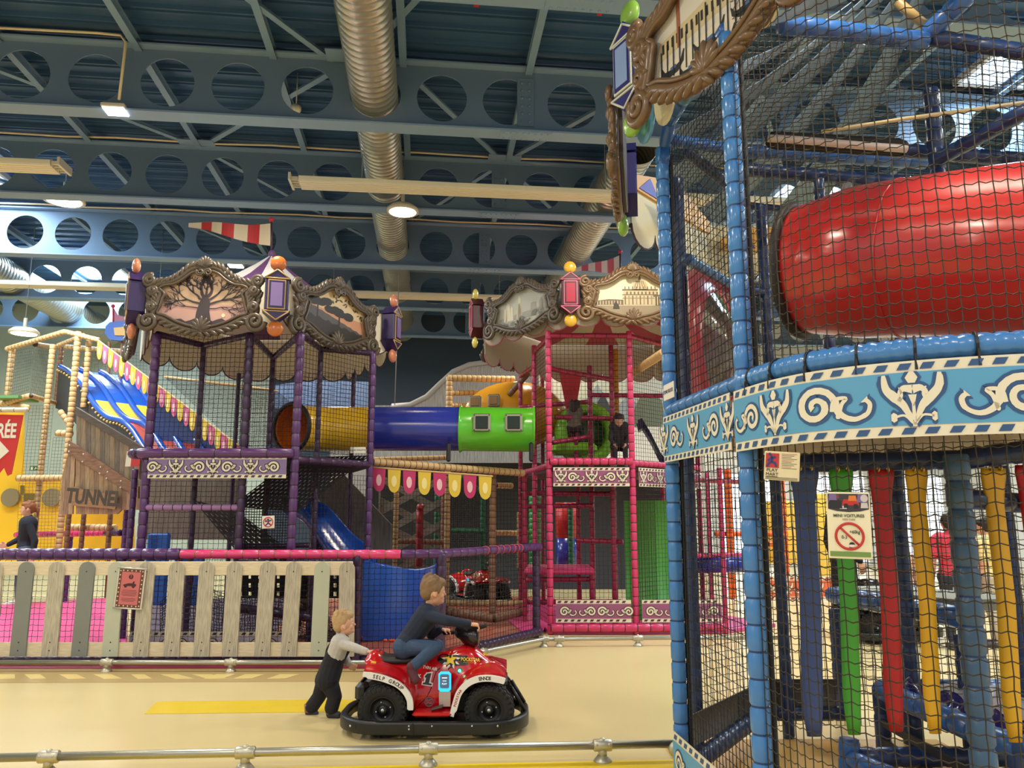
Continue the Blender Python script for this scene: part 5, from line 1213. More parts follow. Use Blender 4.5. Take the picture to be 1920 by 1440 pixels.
# base rails, grey foot mesh, black strip along the posts
padbar(BT, 1290, 1440, 4.75, 1425, 1340, 5.75, .055, M_NAVY, name='base_rail', tie=M_TIEN, pitch=.09); padbar(BT, 1445, 1338, 5.8, 1590, 1338, 5.85, .05, M_NAVY, name='base_rail', tie=M_TIEN)
padbar(BT, 1600, 1420, 4.75, 1930, 1418, 4.7, .055, M_NAVY, name='base_rail', tie=M_TIEN); padbar(BT, 1592, 1385, 4.75, 1592, 1450, 4.75, .06, M_MIDB, name='post', tie=M_TIEN); padbar(BT, 1598, 1425, 4.7, 1670, 1455, 4.3, .05, M_MIDB, name='base_rail', tie=M_TIEN)
M_MESH = mat('foot_mesh', (98, 92, 84), .8); b = MB(); b.sheet(lambda u, v: at(lerp(1452, 1568, u), lerp(1326, 1273, v), 5.88), 4, 2, 0, th=.01); b.build('foot_mesh', M_MESH, BT)
b = MB(); b.sheet(lambda u, v: at(lerp(1285, 1418, u), lerp(lerp(1405, 1340, u), lerp(1345, 1282, u), v), lerp(4.85, 5.8, u)), 6, 2, 0, th=.01); b.build('foot_mesh', M_MESH, BT)
for p, o in ((bN, V((.062, .015, 0))), (bF, V((.058, 0, 0)))):
    b = MB(); b.pad([Z(p + o, .05), Z(p + o, ZB)], .014, .11, 6); b.build('net_binding', [M_NETK, M_TIE], BT)
tag(MB().box((2.0, 4.6, .012), (1.9, 2.2, .02)).build('floor_mat', mat('ochre_reflection', (196, 156, 84), .22, noise=.12, nscale=3)), 'ochre sheet painting yellowish floor reflections inside the blue tower', 'mat')  # added sheet: the floor's yellowish reflections are put into its colour
# rail that carries the hanging straps
padbar(BT, 1425, 870, 4.05, 1800, 862, 3.85, .05, M_NAVY, name='strap_rail', tie=M_TIEN); padbar(BT, 1800, 862, 3.85, 1935, 845, 3.7, .055, M_NAVY, name='strap_rail', tie=M_TIEN); padbar(BT, 1805, 935, 3.8, 1935, 945, 3.9, .05, M_NAVY, name='cross_rail', tie=M_TIEN)
STR = [(1508, 878, 1528, 1381, 40, (58, 78, 132), 'navy blue'), (1577, 880, 1603, 1378, 34, (70, 160, 52), 'green'), (1652, 880, 1682, 1372, 36, (176, 28, 34), 'red'), (1718, 880, 1755, 1376, 32, (224, 172, 34), 'yellow'), (1862, 878, 1906, 1392, 36, (224, 172, 34), 'amber yellow'), (1925, 872, 1965, 1300, 34, (176, 28, 34), 'red')]
SL_ = ['navy blue hanging strap, the one nearest the tall blue corner posts', 'green hanging strap with the white kart notice in front of it', 'red hanging strap between the green and the yellow one', 'yellow hanging strap beside the slate blue inner post', 'yellow hanging strap at the right edge, beyond the slate blue post', 'red hanging strap cut off by the right edge of the picture']
for k, (x0, y0, x1, y1, w, c, nm) in enumerate(STR):
    Y = 3.78; a, d = at(x0, y0, Y), at(x1, y1, Y); ww = w / (F_PX / Y) / 2; b = MB()
    m = mat('hanging_' + nm.split()[0] + ('' if 'amber' not in nm else '2'), c, .45, noise=.06)
    prof = [(0, 1.3), (.03, 1.35), (.08, 1.15), (.14, 1.0), (.5, .98), (.85, .98), (.93, .85), (1.0, .66)]
    rings = []
    for t, q in prof:
        p = a.lerp(d, t); p = V((lerp(a.x, d.x, t), Y + .012 * sin(t * 9), p.z)); h = .02 if .1 < t < .95 else .008
        rings.append([p + V((ww * q * cx, h * cy, 0)) for cx, cy in ((-1, 0), (-.7, -1), (0, -1.15), (.7, -1), (1, 0), (.7, 1), (0, 1.1), (-.7, 1))])
    b.loft(rings, caps=True, sm=True); o = tag(b.build('hanging_strap', m), SL_[k], 'strap', 'hanging obstacle straps')
    for s_ in (-.5, .5): MB().tube([a + V((s_ * ww, -.02 + .012 * cos(t * pi / 5), .012 * sin(t * pi / 5))) for t in range(10)], .004, 5, closed=True).build('eyelet', mat('eyelet_brass', (190, 168, 110), .3, metal=.8), o)
# red tube slide inside
M_RSL = mat('slide_red', (196, 42, 38), .24, coat=.4, noise=.03, nscale=2)
RS = thing('tube_slide', 'big glossy red tube slide behind the net of the blue tower', 'slide', at(1700, 640, 4.0))
ax = [at(1500, 508, 4.55), at(1560, 500, 4.42), at(1640, 490, 4.22), at(1760, 480, 3.98), at(1920, 472, 3.66), at(2100, 470, 3.3)]; b = MB()
sp_ = [V(p) for p in spline([tuple(p) for p in ax], 8)]; rr = [lerp(.375, .435, min(1, i / 14)) for i in range(len(sp_))]
b.tube(sp_, rr, 40, 0, caps=False); b.tube(sp_[::-1], [r - .012 for r in rr[::-1]], 40, 0, caps=False); b.build('tube', M_RSL, RS)
t0 = (sp_[1] - sp_[0]).normalized(); u_ = t0.orthogonal().normalized(); v_ = t0.cross(u_); b = MB()
b.tube([sp_[0] + (u_ * cos(a * pi / 20) + v_ * sin(a * pi / 20)) * .39 for a in range(40)], .03, 8, 0, closed=True); b.build('entry_flange', mat('flange_black', (42, 36, 32), .5), RS)
b = MB(); b.tube([at(1586, 385, 4.3), at(1586, 360, 4.3), at(1590, 348, 4.32)], .03, 10); b.build('bracket', mat('bracket_grey', (110, 104, 104), .5), RS)
k = 20; b = MB(); t1 = (sp_[k + 1] - sp_[k]).normalized(); u1 = t1.orthogonal().normalized(); v1 = t1.cross(u1)
b.tube([sp_[k] + (u1 * cos(a * pi / 20) + v1 * sin(a * pi / 20)) * (rr[k] + .002) for a in range(40)], .006, 6, 0, closed=True); b.build('seam', M_RSL, RS)
# red panel with an oval bubble window on the back left side
WP = thing('window_panel', 'dark red plastic panel with an oval bubble window between the two blue posts', 'panel', at(1335, 750, 5.4))
a, c = P2(1292, 600, 5.05), P2(1382, 600, 5.75); z0, z1 = 2.27, 3.24; L = (c - a).length; M = frm(Z(a, z0), c - a); cx, cz, rx, rz = L * .52, .47, L * .34, .40
b = MB(); NN = 32; ring = lambda k, y: [M @ V((cx + rx * k * cos(2 * pi * i / NN), y, cz + rz * k * sin(2 * pi * i / NN))) for i in range(NN)]
sq = []
for i in range(NN):
    an = 2 * pi * i / NN; q = max(abs(cos(an)) / (L / 2), abs(sin(an)) / (.49)); sq.append(M @ V((L / 2 + cos(an) / q, 0, .485 + sin(an) / q)))
b.loft([sq, ring(1.12, 0), ring(1.06, -.03), ring(1.0, -.02)], closed=True, sm=True); b.build('panel_board', mat('panel_red', (172, 24, 34), .25, coat=.4), WP)
b = MB(); b.loft([ring(lerp(1, .02, t / 6), -.02 - .12 * sin(pi / 2 * t / 6)) for t in range(7)], closed=True, sm=True); b.build('bubble_window', mat('bubble', (150, 140, 126), .08, trans=.75), WP)
MB().pad([Z(a, z1 + .04), Z(c, z1 + .04)], .04, .12).build('top_rail', [M_BLU, M_TIEN], WP)
# canopy
CB = [V((1.30, 3.05, 0)), V((.74, 4.75, 0)), V((.95, 5.85, 0)), V((1.9, 7.0, 0)), V((3.2, 7.0, 0))]
M_CNY = mat('valance_ivory', (226, 216, 180), .6, noise=.04); M_TEAL = mat('valance_blue', (96, 150, 186), .55)
for i, (a, c) in enumerate(((CB[0] + V((.06, .03, 0)), CB[1] + V((.08, .04, 0))),)):
    L = (c - a).length; M = frm(Z(c, 4.12), a - c); b = MB(); k = 7; w = L / k
    for j in range(k):
        b.prism([(j * w, .3), (j * w, 0)] + [(j * w + w / 2 - w / 2 * cos(pi * t / 10), -.19 * sin(pi * t / 10)) for t in range(1, 10)] + [((j + 1) * w, 0), ((j + 1) * w, .3)], M, 0, .014, j % 2)
        b.prism([(j * w + w / 2 + w * .27 * cos(2 * pi * t / 18), -.03 + .10 * sin(2 * pi * t / 18)) for t in range(18)], M, -.006, 0, 2 if j % 2 == 0 else 1)
    b.build('valance', [M_TEAL, M_CNY, mat('valance_aqua', (98, 182, 178), .5)], BT)
valance(BT, CB[2:], 3.72, 4.25, M_CNY, M_CLRIM, closed=False)
for a, c, z in ((CB[2], CB[3], 4.14), (CB[3], CB[4], 4.0)):
    b = MB(); L = (c - a).length; M = frm(Z(a + V((0, -.03, 0)), z), c - a)
    b.prism([(L * .05, 0), (L * .95, 0), (L * .95, .12), (L * .7, .22), (L * .5, .26), (L * .3, .22), (L * .05, .12)], M, 0, .02, 0); b.prism([(L * .08, .02), (L * .3, .02), (L * .2, .16)], M, -.006, 0, 1); b.build('crest_board', [mat('crest_yellow', (222, 168, 72), .5), mat('crest_blue', (70, 66, 180), .5)], BT)
M_NVB = mat('lantern_navy', (36, 34, 110), .4); M_PALB = mat('lantern_sky', (134, 158, 206), .4); M_PALE2 = mat('lantern_ivory', (206, 210, 196), .45); M_LIME = mat('ball_lime', (132, 178, 70), .3, coat=.3)
lantern(BT, at(1190, 130, 4.66), V((.46, -.89, 0)), .19, .37, M_NVB, M_PALB, M_PALE2, M_LIME)
lantern(BT, Z(CB[2] + V((-.05, -.05, 0)), 4.18), V((-.16, -.98, 0)), .19, .36, M_NVB, M_PALB, M_PALE2, M_LIME)
ornate_frame(BT, frm(V((1.06, 3.78, 4.25)), V((.41, -.91, 0))), .64, .44, M_DKB2, draw_canal, 'carved brown frame round a picture of moored boats on a canal')
ornate_frame(BT, frm(Z((CB[1] + CB[2]) / 2 + V((-.05, .05, 0)), 4.15), CB[1] - CB[2]), .5, .45, M_DKB2, draw_canal, 'carved brown frame seen edge-on at the far left side')
b = MB(); apx = V((2.75, 4.15, 5.25)); TP = [CB[0] + V((.3, .3, 0)), CB[1] + V((.25, .05, 0)), CB[2] + V((.2, -.05, 0)), CB[3] + V((0, -.2, 0)), CB[4]]
for i in range(4):
    for j in range(3):
        if (i * 3 + j) % 2: continue
        p0, p1 = Z(TP[i].lerp(TP[i + 1], j / 3), 4.2), Z(TP[i].lerp(TP[i + 1], (j + 1) / 3), 4.2); b.sheet(lambda u, v: p0.lerp(p1, u).lerp(apx, v * .98) + V((0, 0, -.16 * sin(pi * v))), 3, 8, 0, th=.006)
b.build('tent_strips', mat('tent_steelblue', (112, 138, 164), .5), BT)
# banners of the blue tower
Lf = ALEN - .03; hb = .29
banner('scroll_banner', 'large sky blue scroll banner round the curved front of the near tower', arcmap(1.87), Lf, hb, M_SKYB, M_SKYD, [(k, x, f, s) for k, x, f, s in (('s', .13, 1, 1.2), ('p', .355, 1, 1.35), ('s', .63, -1, 1.5), ('p', .90, 1, 1.45), ('s', 1.18, 1, 1.5), ('p', 1.46, 1, 1.4), ('s', 1.75, -1, 1.5), ('p', 2.0, 1, 1.4))], edge=.15)
d = (bN - bF).normalized(); Ls = (bN - bF).length - .08
banner('scroll_banner', 'sky blue scroll banner between the two tall blue posts under the zone plate', flat_map(frm(Z(bF, 1.885) + d * .02 + V((-.055, -.01, 0)), d)), Ls, .28, M_SKYB, M_SKYD, [('p', .02, 1, 1.3), ('s', .26, -1, 1.25), ('p', .54, 1, 1.3), ('s', .80, 1, 1.25), ('p', 1.03, 1, 1.3)], edge=.14)
banner('scroll_banner', 'sky blue scroll banner low at the foot of the two tall blue posts', flat_map(frm(Z(bF, .03) + d * .02 + V((-.055, -.01, 0)), d)), Ls, .29, M_SKYB, M_SKYD, [('s', .16, -1, 1.3), ('s', .42, 1, 1.3), ('s', .68, -1, 1.3), ('s', .95, 1, 1.3)], edge=.17)
# signs on the blue tower
M = frm(Z(bF.lerp(bN, .12), 2.31) + V((-.055, -.03, 0)), d); t = sign_plate('zone_sign', 'small white plate reading ZONE BLEUE on the far blue post', M, .19, .10, M_SIGNW); text('ZONE BLEUE', M @ Matrix.Translation((0, -.006, 0)), .032, mat('sign_navy', (50, 56, 100), .5), t)
M = frm(at(1466, 874, 3.22), V((1, -.42, 0))) @ Matrix.Rotation(R_(5), 4, 'Y') @ Matrix.Diagonal((.9, 1, .96, 1)); t = sign_plate('maker_sign', 'cream printed maker plate with red square and running blue figure', M, .155, .125, mat('sign_ivory', (226, 212, 170), .5))
b = MB(); b.box((-.042, -.005, .022), (.058, .003, .062), 0, M); b.build('red_square', M_NORED, t)
b = MB(); mp_ = flat_map(M)
for st in ([(-.05, .045), (-.042, .03), (-.046, .015)], [(-.062, .02), (-.046, .032), (-.028, .038)], [(-.046, .016), (-.03, .012), (-.024, -.004)], [(-.046, .016), (-.058, .008), (-.064, -.006)]): b.ribbon(mp_, st, .009, .0085)
b.patch(mp_, [(-.054 + .006 * cos(a * pi / 5), .049 + .006 * sin(a * pi / 5)) for a in range(10)], .0085); b.build('figure', M_SBLUE, t)
text('PLAY', M @ Matrix.Translation((-.042, -.006, -.02)), .019, M_INK, t, sx=1.15); text('MART', M @ Matrix.Translation((-.042, -.006, -.038)), .019, M_INK, t, sx=1.1)
b = MB()
for k in range(10): b.ribbon(mp_, [(-.002, .052 - k * .0068), (.065 - (k % 3) * .012, .052 - k * .0068)], .0016, .0055, 0 if k % 4 else 1)
for k in range(3): b.ribbon(mp_, [(-.07, -.05 - k * .004), (.07, -.05 - k * .004)], .0014, .0055, 0)
b.ribbon(mp_, [(-.068, -.0475), (-.016, -.0475)], .002, .0055, 0); b.build('small_print', [M_INK, M_NORED], t)
M = frm(at(1592, 985, 2.93), V((1, -.36, 0))) @ Matrix.Rotation(R_(1.2), 4, 'Y'); t = sign_plate('kart_notice', 'white notice MINI VOITURES with a red ban ring, hung in front of the green strap', M, .150, .245, mat('notice_ivory', (232, 224, 190), .5))
fm = flat_map(M); b = MB(); cs = [(60, 54, 60), (120, 60, 58), (190, 44, 34), (120, 100, 150), (200, 190, 190), (36, 34, 40), (214, 120, 50)]
ms = [mat('notice_print_%d' % i, c_, .5) for i, c_ in enumerate(cs)]; rnd = random.Random(3)
b.patch(fm, [(-.07, .116), (.07, .116), (.07, .06), (.04, .052), (0, .049), (-.04, .052), (-.07, .06)], .0055, 0)
for (x0, z0, w_, h_, m_) in ((-.068, .085, .03, .03, 3), (-.07, .062, .05, .03, 5), (-.05, .098, .02, .016, 1), (-.03, .06, .025, .012, 4), (-.022, .074, .06, .022, 2), (-.016, .064, .016, .016, 5), (.018, .063, .016, .016, 5), (.0, .09, .03, .02, 6), (.03, .085, .038, .03, 3), (.042, .064, .026, .02, 4)): b.patch(fm, [(x0, z0), (x0 + w_, z0), (x0 + w_ * .9, z0 + h_), (x0 + w_ * .1, z0 + h_)], .006 + .0001 * m_, m_)
b.patch(fm, [(.055 + .013 * cos(a * pi / 8), .1 + .014 * sin(a * pi / 8)) for a in range(16)], .008, 4); b.build('photo_print', ms, t)
text('MINI VOITURES', M @ Matrix.Translation((0, -.006, .035)), .0155, mat('notice_green', (60, 80, 62), .5), t, bold=.0002); text('KIDS CARS', M @ Matrix.Translation((0, -.006, .0215)), .009, mat('notice_grey', (140, 138, 120), .5), t)
b = MB(); b.tube([M @ V((.047 * cos(a * pi / 18), -.006, -.04 + .047 * sin(a * pi / 18))) for a in range(36)], .0048, 6, closed=True); b.tube([M @ V((-.034, -.006, -.006)), M @ V((.034, -.006, -.074))], .004, 6); b.build('ban_ring', M_NORED, t)
text('+60kg', M @ Matrix.Translation((.018, -.006, -.024)), .018, M_INK, t, sx=.8); text('0-3', M @ Matrix.Translation((-.018, -.006, -.044)), .018, M_INK, t, sx=.8)
b = MB(); b.patch(fm, [(.007 + .010 * cos(a * pi / 8), -.07 + .009 * sin(a * pi / 8)) for a in range(9)], .0065, 0); b.ribbon(fm, [(-.004, -.083), (.016, -.084)], .006, .0065, 0); b.patch(fm, [(.007 + .008 * cos(a * pi / 6), -.0725 + .007 * sin(a * pi / 6)) for a in range(12)], .0062, 1); b.build('child_head', [M_INK, M_SIGNW], t)
b = MB(); b.box((0, -.005, -.105), (.138, .002, .018), 0, M); b.build('green_strip', mat('notice_strip', (112, 144, 74), .5), t)
# bench, trampoline and play things inside and behind
BN = thing('padded_bench', 'grey-topped bench on blue padded rails behind the coloured straps', 'bench', at(1690, 1200, 5.8))
b = MB(); q0, q1 = at(1565, 1100, 6.4), at(1800, 1125, 5.0); ww = V((.55, .1, 0)); b.add([q0, q1, q1 + ww, q0 + ww] + [p - V((0, 0, .07)) for p in (q0, q1, q1 + ww, q0 + ww)], [(0, 1, 2, 3), (7, 6, 5, 4), (0, 4, 5, 1), (1, 5, 6, 2), (2, 6, 7, 3), (3, 7, 4, 0)]); b.build('bench_top', mat('bench_grey', (150, 154, 138), .5), BN)
padbar(BN, 1560, 1115, 6.4, 1805, 1158, 4.9, .07, M_MIDB, name='rail', tie=M_TIEN, pitch=.16)
for px, Y in ((1566, 6.35), (1690, 5.6), (1800, 5.05)): p = P2(px, 1150, Y); MB().pad([Z(p, 0), Z(p, .82)], .05, .14, 9).build('leg', [M_NAVY, M_TIEN], BN)
TR = thing('trampoline_bed', 'low trampoline with silver sheet on a blue padded frame inside the tower', 'trampoline', at(1740, 1330, 4.8))
b = MB(); cs_ = [V((2.38, 5.25, .45)), V((2.45, 4.0, .45)), V((3.5, 4.0, .45)), V((3.5, 5.25, .45))]
def bed(u, v): p = cs_[0].lerp(cs_[1], u).lerp(cs_[3].lerp(cs_[2], u), v); return p + V((0, 0, .02 * sin(u * 14 + v * 9) * sin(v * 11) + .03))
b.sheet(bed, 24, 18, 0, th=.01); b.build('sheet', mat('sheet_silver', (170, 172, 186), .25, metal=.2), TR)
def skirt_(u, v): p = cs_[0].lerp(cs_[1], u); return p + V((.02 + .12 * v + .02 * sin(u * 30), 0, .02 + .07 * v + .018 * sin(u * 37 + v * 5)))
b = MB(); b.sheet(skirt_, 40, 5, 0, th=.006); b.build('edge_cover', mat('cover_navy', (34, 30, 96), .15, coat=.5), TR)
MB().pad([c_ for c_ in cs_] + [cs_[0]], .065, .15, 12).build('frame_rail', [M_MIDB, M_TIEN], TR)
for c_ in cs_: MB().pad([V((c_.x, c_.y, 0)), c_], .05, .13, 9).build('leg', [M_NAVY, M_TIEN], TR)
for z in (.14, .26): b = MB(); b.bar(V((2.36, 5.3, z)), V((2.36, 4.2, z)), .02, .045); b.build('slat', M_INK, TR)
# orange and yellow frame far behind on the right
OF = thing('climbing_structure', 'orange padded frame with yellow boards far behind the navy strap', 'climbing frame', at(1480, 1110, 14))
M_OPAD = mat('pad_orange', (232, 96, 24), .45); M_YBRD = mat('board_yellow', (240, 204, 84), .5)
for px in (1476, 1374, 1532): vpost(OF, px, 880, 1122, 14.3, .07, M_OPAD)
padbar(OF, 1340, 1001, 14.4, 1476, 1001, 14.4, .05, M_OPAD, pitch=.2); padbar(OF, 1440, 1020, 14.3, 1476, 1020, 14.3, .05, M_OPAD, pitch=.2)
for x0, x1, y0, y1 in ((1440, 1510, 940, 1056), (1528, 1556, 925, 1090)):
    b = MB(); a, c = at(x0, y1, 14.6), at(x1, y0, 14.6); b.rbox(((a.x + c.x) / 2, 14.6, (a.z + c.z) / 2), (c.x - a.x, .06, c.z - a.z), .02); b.build('board', M_YBRD, OF)
b = MB(); a, c = at(1450, 968, 14.5), at(1470, 920, 14.5); b.rbox(((a.x + c.x) / 2, 14.45, (a.z + c.z) / 2), (c.x - a.x, .08, c.z - a.z), .02); b.build('brown_board', mat('board_cocoa', (128, 84, 60), .6), OF)
M = frm(P2(1425, 1090, 14.1) + V((0, 0, .05)), V((1, 0, 0))); M.translation.z = .005; banner('scroll_banner', 'orange scroll banner far back at the foot of the orange frame', flat_map(M), 1.3, .42, mat('print_orange_field', (222, 104, 64), .5), mat('print_orange_dark', (170, 66, 40), .5), row_motifs(1.3, .42, .2, 's', s=.95))
# ================================================================= people
def skin(n, c): return mat('skin_' + n, c, .5, noise=.05, nscale=20)
M_EYE = mat('eye_dark', (40, 34, 32), .2); M_LIP = mat('lip', (176, 92, 84), .5); M_EYEW = mat('eye_white', (232, 226, 218), .3)
def hand_caps(w, d, n, size, curl, th=1):
    d = V(d).normalized(); n = V(n); n = (n - d * n.dot(d)).normalized(); s_ = d.cross(n) * th; C = []
    fr = size * .062
    for o in (-.17, 0, .17): C.append((w + s_ * o * size * .6, w + d * size * .42 + s_ * o * size, size * .11, size * .105))
    for i, (o, l) in enumerate(((.25, .42), (.085, .48), (-.085, .44), (-.25, .34))):
        p = w + d * size * .44 + s_ * o * size; a = 0; dd = d
        for j, f in enumerate((.45, .32, .23)):
            a += curl * (1.0 + .08 * i); dd = (d * cos(a) + n * sin(a) + s_ * o * .12).normalized(); q = p + dd * size * l * f * 1.15
            C.append((p, q, fr * (1 - .08 * j), fr * (.92 - .08 * j))); p = q
    p = w + d * size * .12 + s_ * size * .22; q = p + (d * .55 + s_ * .6 + n * .35).normalized() * size * .22; r = q + (d * .8 + n * (.4 + curl * .4) + s_ * .1).normalized() * size * .2
    C += [(w + d * size * .08, p, size * .1, fr * 1.25), (p, q, fr * 1.2, fr * 1.05), (q, r, fr * 1.02, fr * .85)]
    return C
def head_parts(c, f, k, up=V((0, 0, 1))):
    """capsules and ellipsoids of a head; f the way the face looks, k head height"""
    f = V(f).normalized(); l = V(up).cross(f).normalized(); u = f.cross(l); R = Matrix((f, l, u)).transposed(); A = lambda x, y, z: c + R @ V((x * k, y * k, z * k))
    E = [(A(-.04, 0, .09), (.41 * k, .345 * k, .40 * k), R), (A(.08, 0, -.18), (.27 * k, .25 * k, .28 * k), R), (A(.30, 0, -.29), (.085 * k, .11 * k, .09 * k), R),
         (A(.355, 0, .0), (.05 * k, .045 * k, .10 * k), R), (A(.40, 0, -.065), (.052 * k, .055 * k, .042 * k), R), (A(.345, 0, -.185), (.045 * k, .10 * k, .03 * k), R),
         (A(.30, .0, .12), (.06 * k, .20 * k, .05 * k), R), (A(.24, .17, -.10), (.09 * k, .09 * k, .10 * k), R), (A(.24, -.17, -.10), (.09 * k, .09 * k, .10 * k), R)]
    for s_ in (-1, 1): E += [(A(-.02, s_ * .335, -.03), (.075 * k, .035 * k, .115 * k), R), (A(-.0, s_ * .345, -.10), (.045 * k, .03 * k, .05 * k), R)]
    return E, A, R
def person(name, label, J, cols, k=.22, scale=1.0, voxel=.006, face=(1, 0, 0), hair='short', hand=.13, curl=(.5, .5), palm=(V((0, 0, -1)), V((0, 0, -1))), sleeve=1.0, shoes=True, dung=None, group=None, tw=1.0, detail=True):
    g = lambda n: V(J[n]); s_ = scale
    base = V((g('hip').x, g('hip').y, min(J['anR'].z, J['anL'].z) - .05 * s_))
    root = thing(name, label, 'person', base, group)
    E, A, R = head_parts(g('head'), face, k)
    nk = g('neck'); ch = (g('shR') + g('shL')) / 2
    C = [(nk, g('head') + R @ V((-.06 * k, 0, -.30 * k)), .047 * s_, .045 * s_)]
    Cb = []
    for S in 'RL':
        sh, el, wr, hp_, kn, an, to = (g(n + S) for n in ('sh', 'el', 'wr', 'hip', 'kn', 'an', 'toe'))
        C += [(sh, el, .040 * s_, .033 * s_), (el, wr, .033 * s_, .023 * s_), (hp_, kn, .062 * s_, .045 * s_), (kn, an, .044 * s_, .030 * s_), (an, to, .033 * s_, .026 * s_), (nk, sh, .04 * s_, .04 * s_)]
        i = 0 if S == 'R' else 1
        hd = (wr - el).normalized() if 'hd' + S not in J else V(J['hd' + S]).normalized()
        C += hand_caps(wr + hd * .01, hd, palm[i], hand, curl[i], 1 if S == 'R' else -1)
    mid = ch.lerp(g('hip'), .5)
    for S in 'RL':
        C += [(g('sh' + S).lerp(ch, .35), mid.lerp(g('hip' + S), .4), .075 * s_ * tw, .07 * s_ * tw), (mid.lerp(g('hip' + S), .4), g('hip' + S), .07 * s_ * tw, .075 * s_ * tw)]
    body = blob('body', C, cols['skin'], root, voxel, 2, E)
    # hair
    if detail:
        for y in (-.155, .155):
            MB().ell(A(.312, y, .03), (.03 * k, .05 * k, .028 * k), M=R, seg=10, rings=7).ell(A(.334, y * 1.02, .03), (.012 * k, .022 * k, .022 * k), 1, M=R, seg=8, rings=6).build('eye', [M_EYEW, cols.get('eye', M_EYE)], root)
        MB().ell(A(.385, 0, -.185), (.016 * k, .085 * k, .018 * k), M=R, seg=10, rings=6).build('mouth', M_LIP, root)
        for y in (-.155, .155): MB().ell(A(.342, y, .115), (.016 * k, .07 * k, .013 * k), M=R, seg=8, rings=5).build('eyebrow', cols['hair'], root)
    rnd = random.Random(len(label))
    HE = [(A(-.09, 0, .16), (.405 * k, .362 * k, .395 * k), R), (A(.10, 0, .33), (.30 * k, .30 * k, .19 * k), R), (A(-.22, 0, .0), (.26 * k, .31 * k, .30 * k), R)]
    for i in range(26):
        a, z = rnd.uniform(-2.2, 2.2), rnd.uniform(-.02, .5); rr = math.sqrt(max(.02, 1 - (z / .58) ** 2)); HE.append((A(-.08 - .36 * cos(a) * rr, .33 * sin(a) * rr, .12 + z * .78), (.085 * k, .06 * k, .15 * k), R))
    for i in range(8): HE.append((A(.27 - .02 * abs(i - 3.5), -.22 + .063 * i, .27 - .012 * abs(i - 3.5)), (.05 * k, .045 * k, .12 * k), R))
    if hair == 'tail': HE += [(A(-.48, .05, .08), (.13 * k, .13 * k, .13 * k), R), (A(-.60, .06, -.08), (.12 * k, .10 * k, .24 * k), R), (A(-.62, .05, -.3), (.08 * k, .07 * k, .2 * k), R)]
    if hair == 'long': HE += [(A(-.2, 0, -.35), (.28 * k, .36 * k, .4 * k), R)]
    blob('hair', [], cols['hair'], root, max(.004, voxel * .8), 5, HE)
    # clothes, each a continuous surface a little outside the body
    off = .010 * s_
    C = [(nk - V((0, 0, .02 * s_)), ch, .060 * s_, .085 * s_ * tw), (nk, nk + V((0, 0, .016)), .058 * s_, .056 * s_)]
    for S in 'RL':
        sh, el, wr = g('sh' + S), g('el' + S), g('wr' + S)
        wz = el.lerp(wr, .93) if sleeve >= 1 else el
        C += [(nk.lerp(sh, .4), sh, .055 * s_, .056 * s_)]
        if sleeve >= 1: C += [(sh, el, .053 * s_, .045 * s_), (el, wz, .046 * s_, .034 * s_)]
        else: C += [(sh, sh.lerp(el, .75), .056 * s_, .056 * s_)]
        C += [(sh.lerp(ch, .35), mid.lerp(g('hip' + S), .4), .088 * s_ * tw, .084 * s_ * tw), (mid.lerp(g('hip' + S), .4), mid.lerp(g('hip' + S), .85), .084 * s_ * tw, .086 * s_ * tw)]
    blob('sweater' if sleeve >= 1 else 'shirt', C, cols['top'], root, voxel, 3)
    C = []; b_ = 1.25 if dung else 1.0
    for S in 'RL':
        hp_, kn, an = g('hip' + S), g('kn' + S), g('an' + S)
        C += [(mid.lerp(hp_, .9), hp_, .078 * s_ * tw, .086 * s_ * tw * (1.1 if dung else 1)), (hp_, kn, .077 * s_ * b_, .056 * s_ * b_), (kn, kn.lerp(an, .72 if dung else .88), .056 * s_ * b_, (.056 if dung else .046) * s_ * b_)]
    C += [(g('hipR'), g('hipL'), .085 * s_, .085 * s_)]
    if dung: C += dung(g, mid, ch)
    blob('dungarees' if dung else 'trousers', C, cols['bottom'], root, voxel, 3)
    for S in 'RL':
        an, to = g('an' + S), g('toe' + S); d = (to - an); 
        if shoes: blob('shoe', [(an + V((0, 0, .005)), an, .043 * s_, .043 * s_), (an - V((0, 0, .02 * s_)), to, .042 * s_, .034 * s_)], cols['shoe'], root, max(.004, voxel * .8), 2)
        if dung: MB().rbox(tuple(an.lerp(to, .5) + V((0, 0, -.045))), ((to - an).length + .09, .07, .014), .005).build('sole', M_SIGNW, root)
        if dung: MB().tube([an + V((0, 0, -.01)), an + V((-.004, 0, .05))], [.036, .038], 12).build('sock', mat('sock_floral', (156, 112, 88), .8, noise=.6, nscale=80), root)
    return root
QX, QY = -.555, 6.12
def Zw(zx, zy, yl): return at(540 + zx / 4.0, 1060 + zy / 4.0, QY + yl)
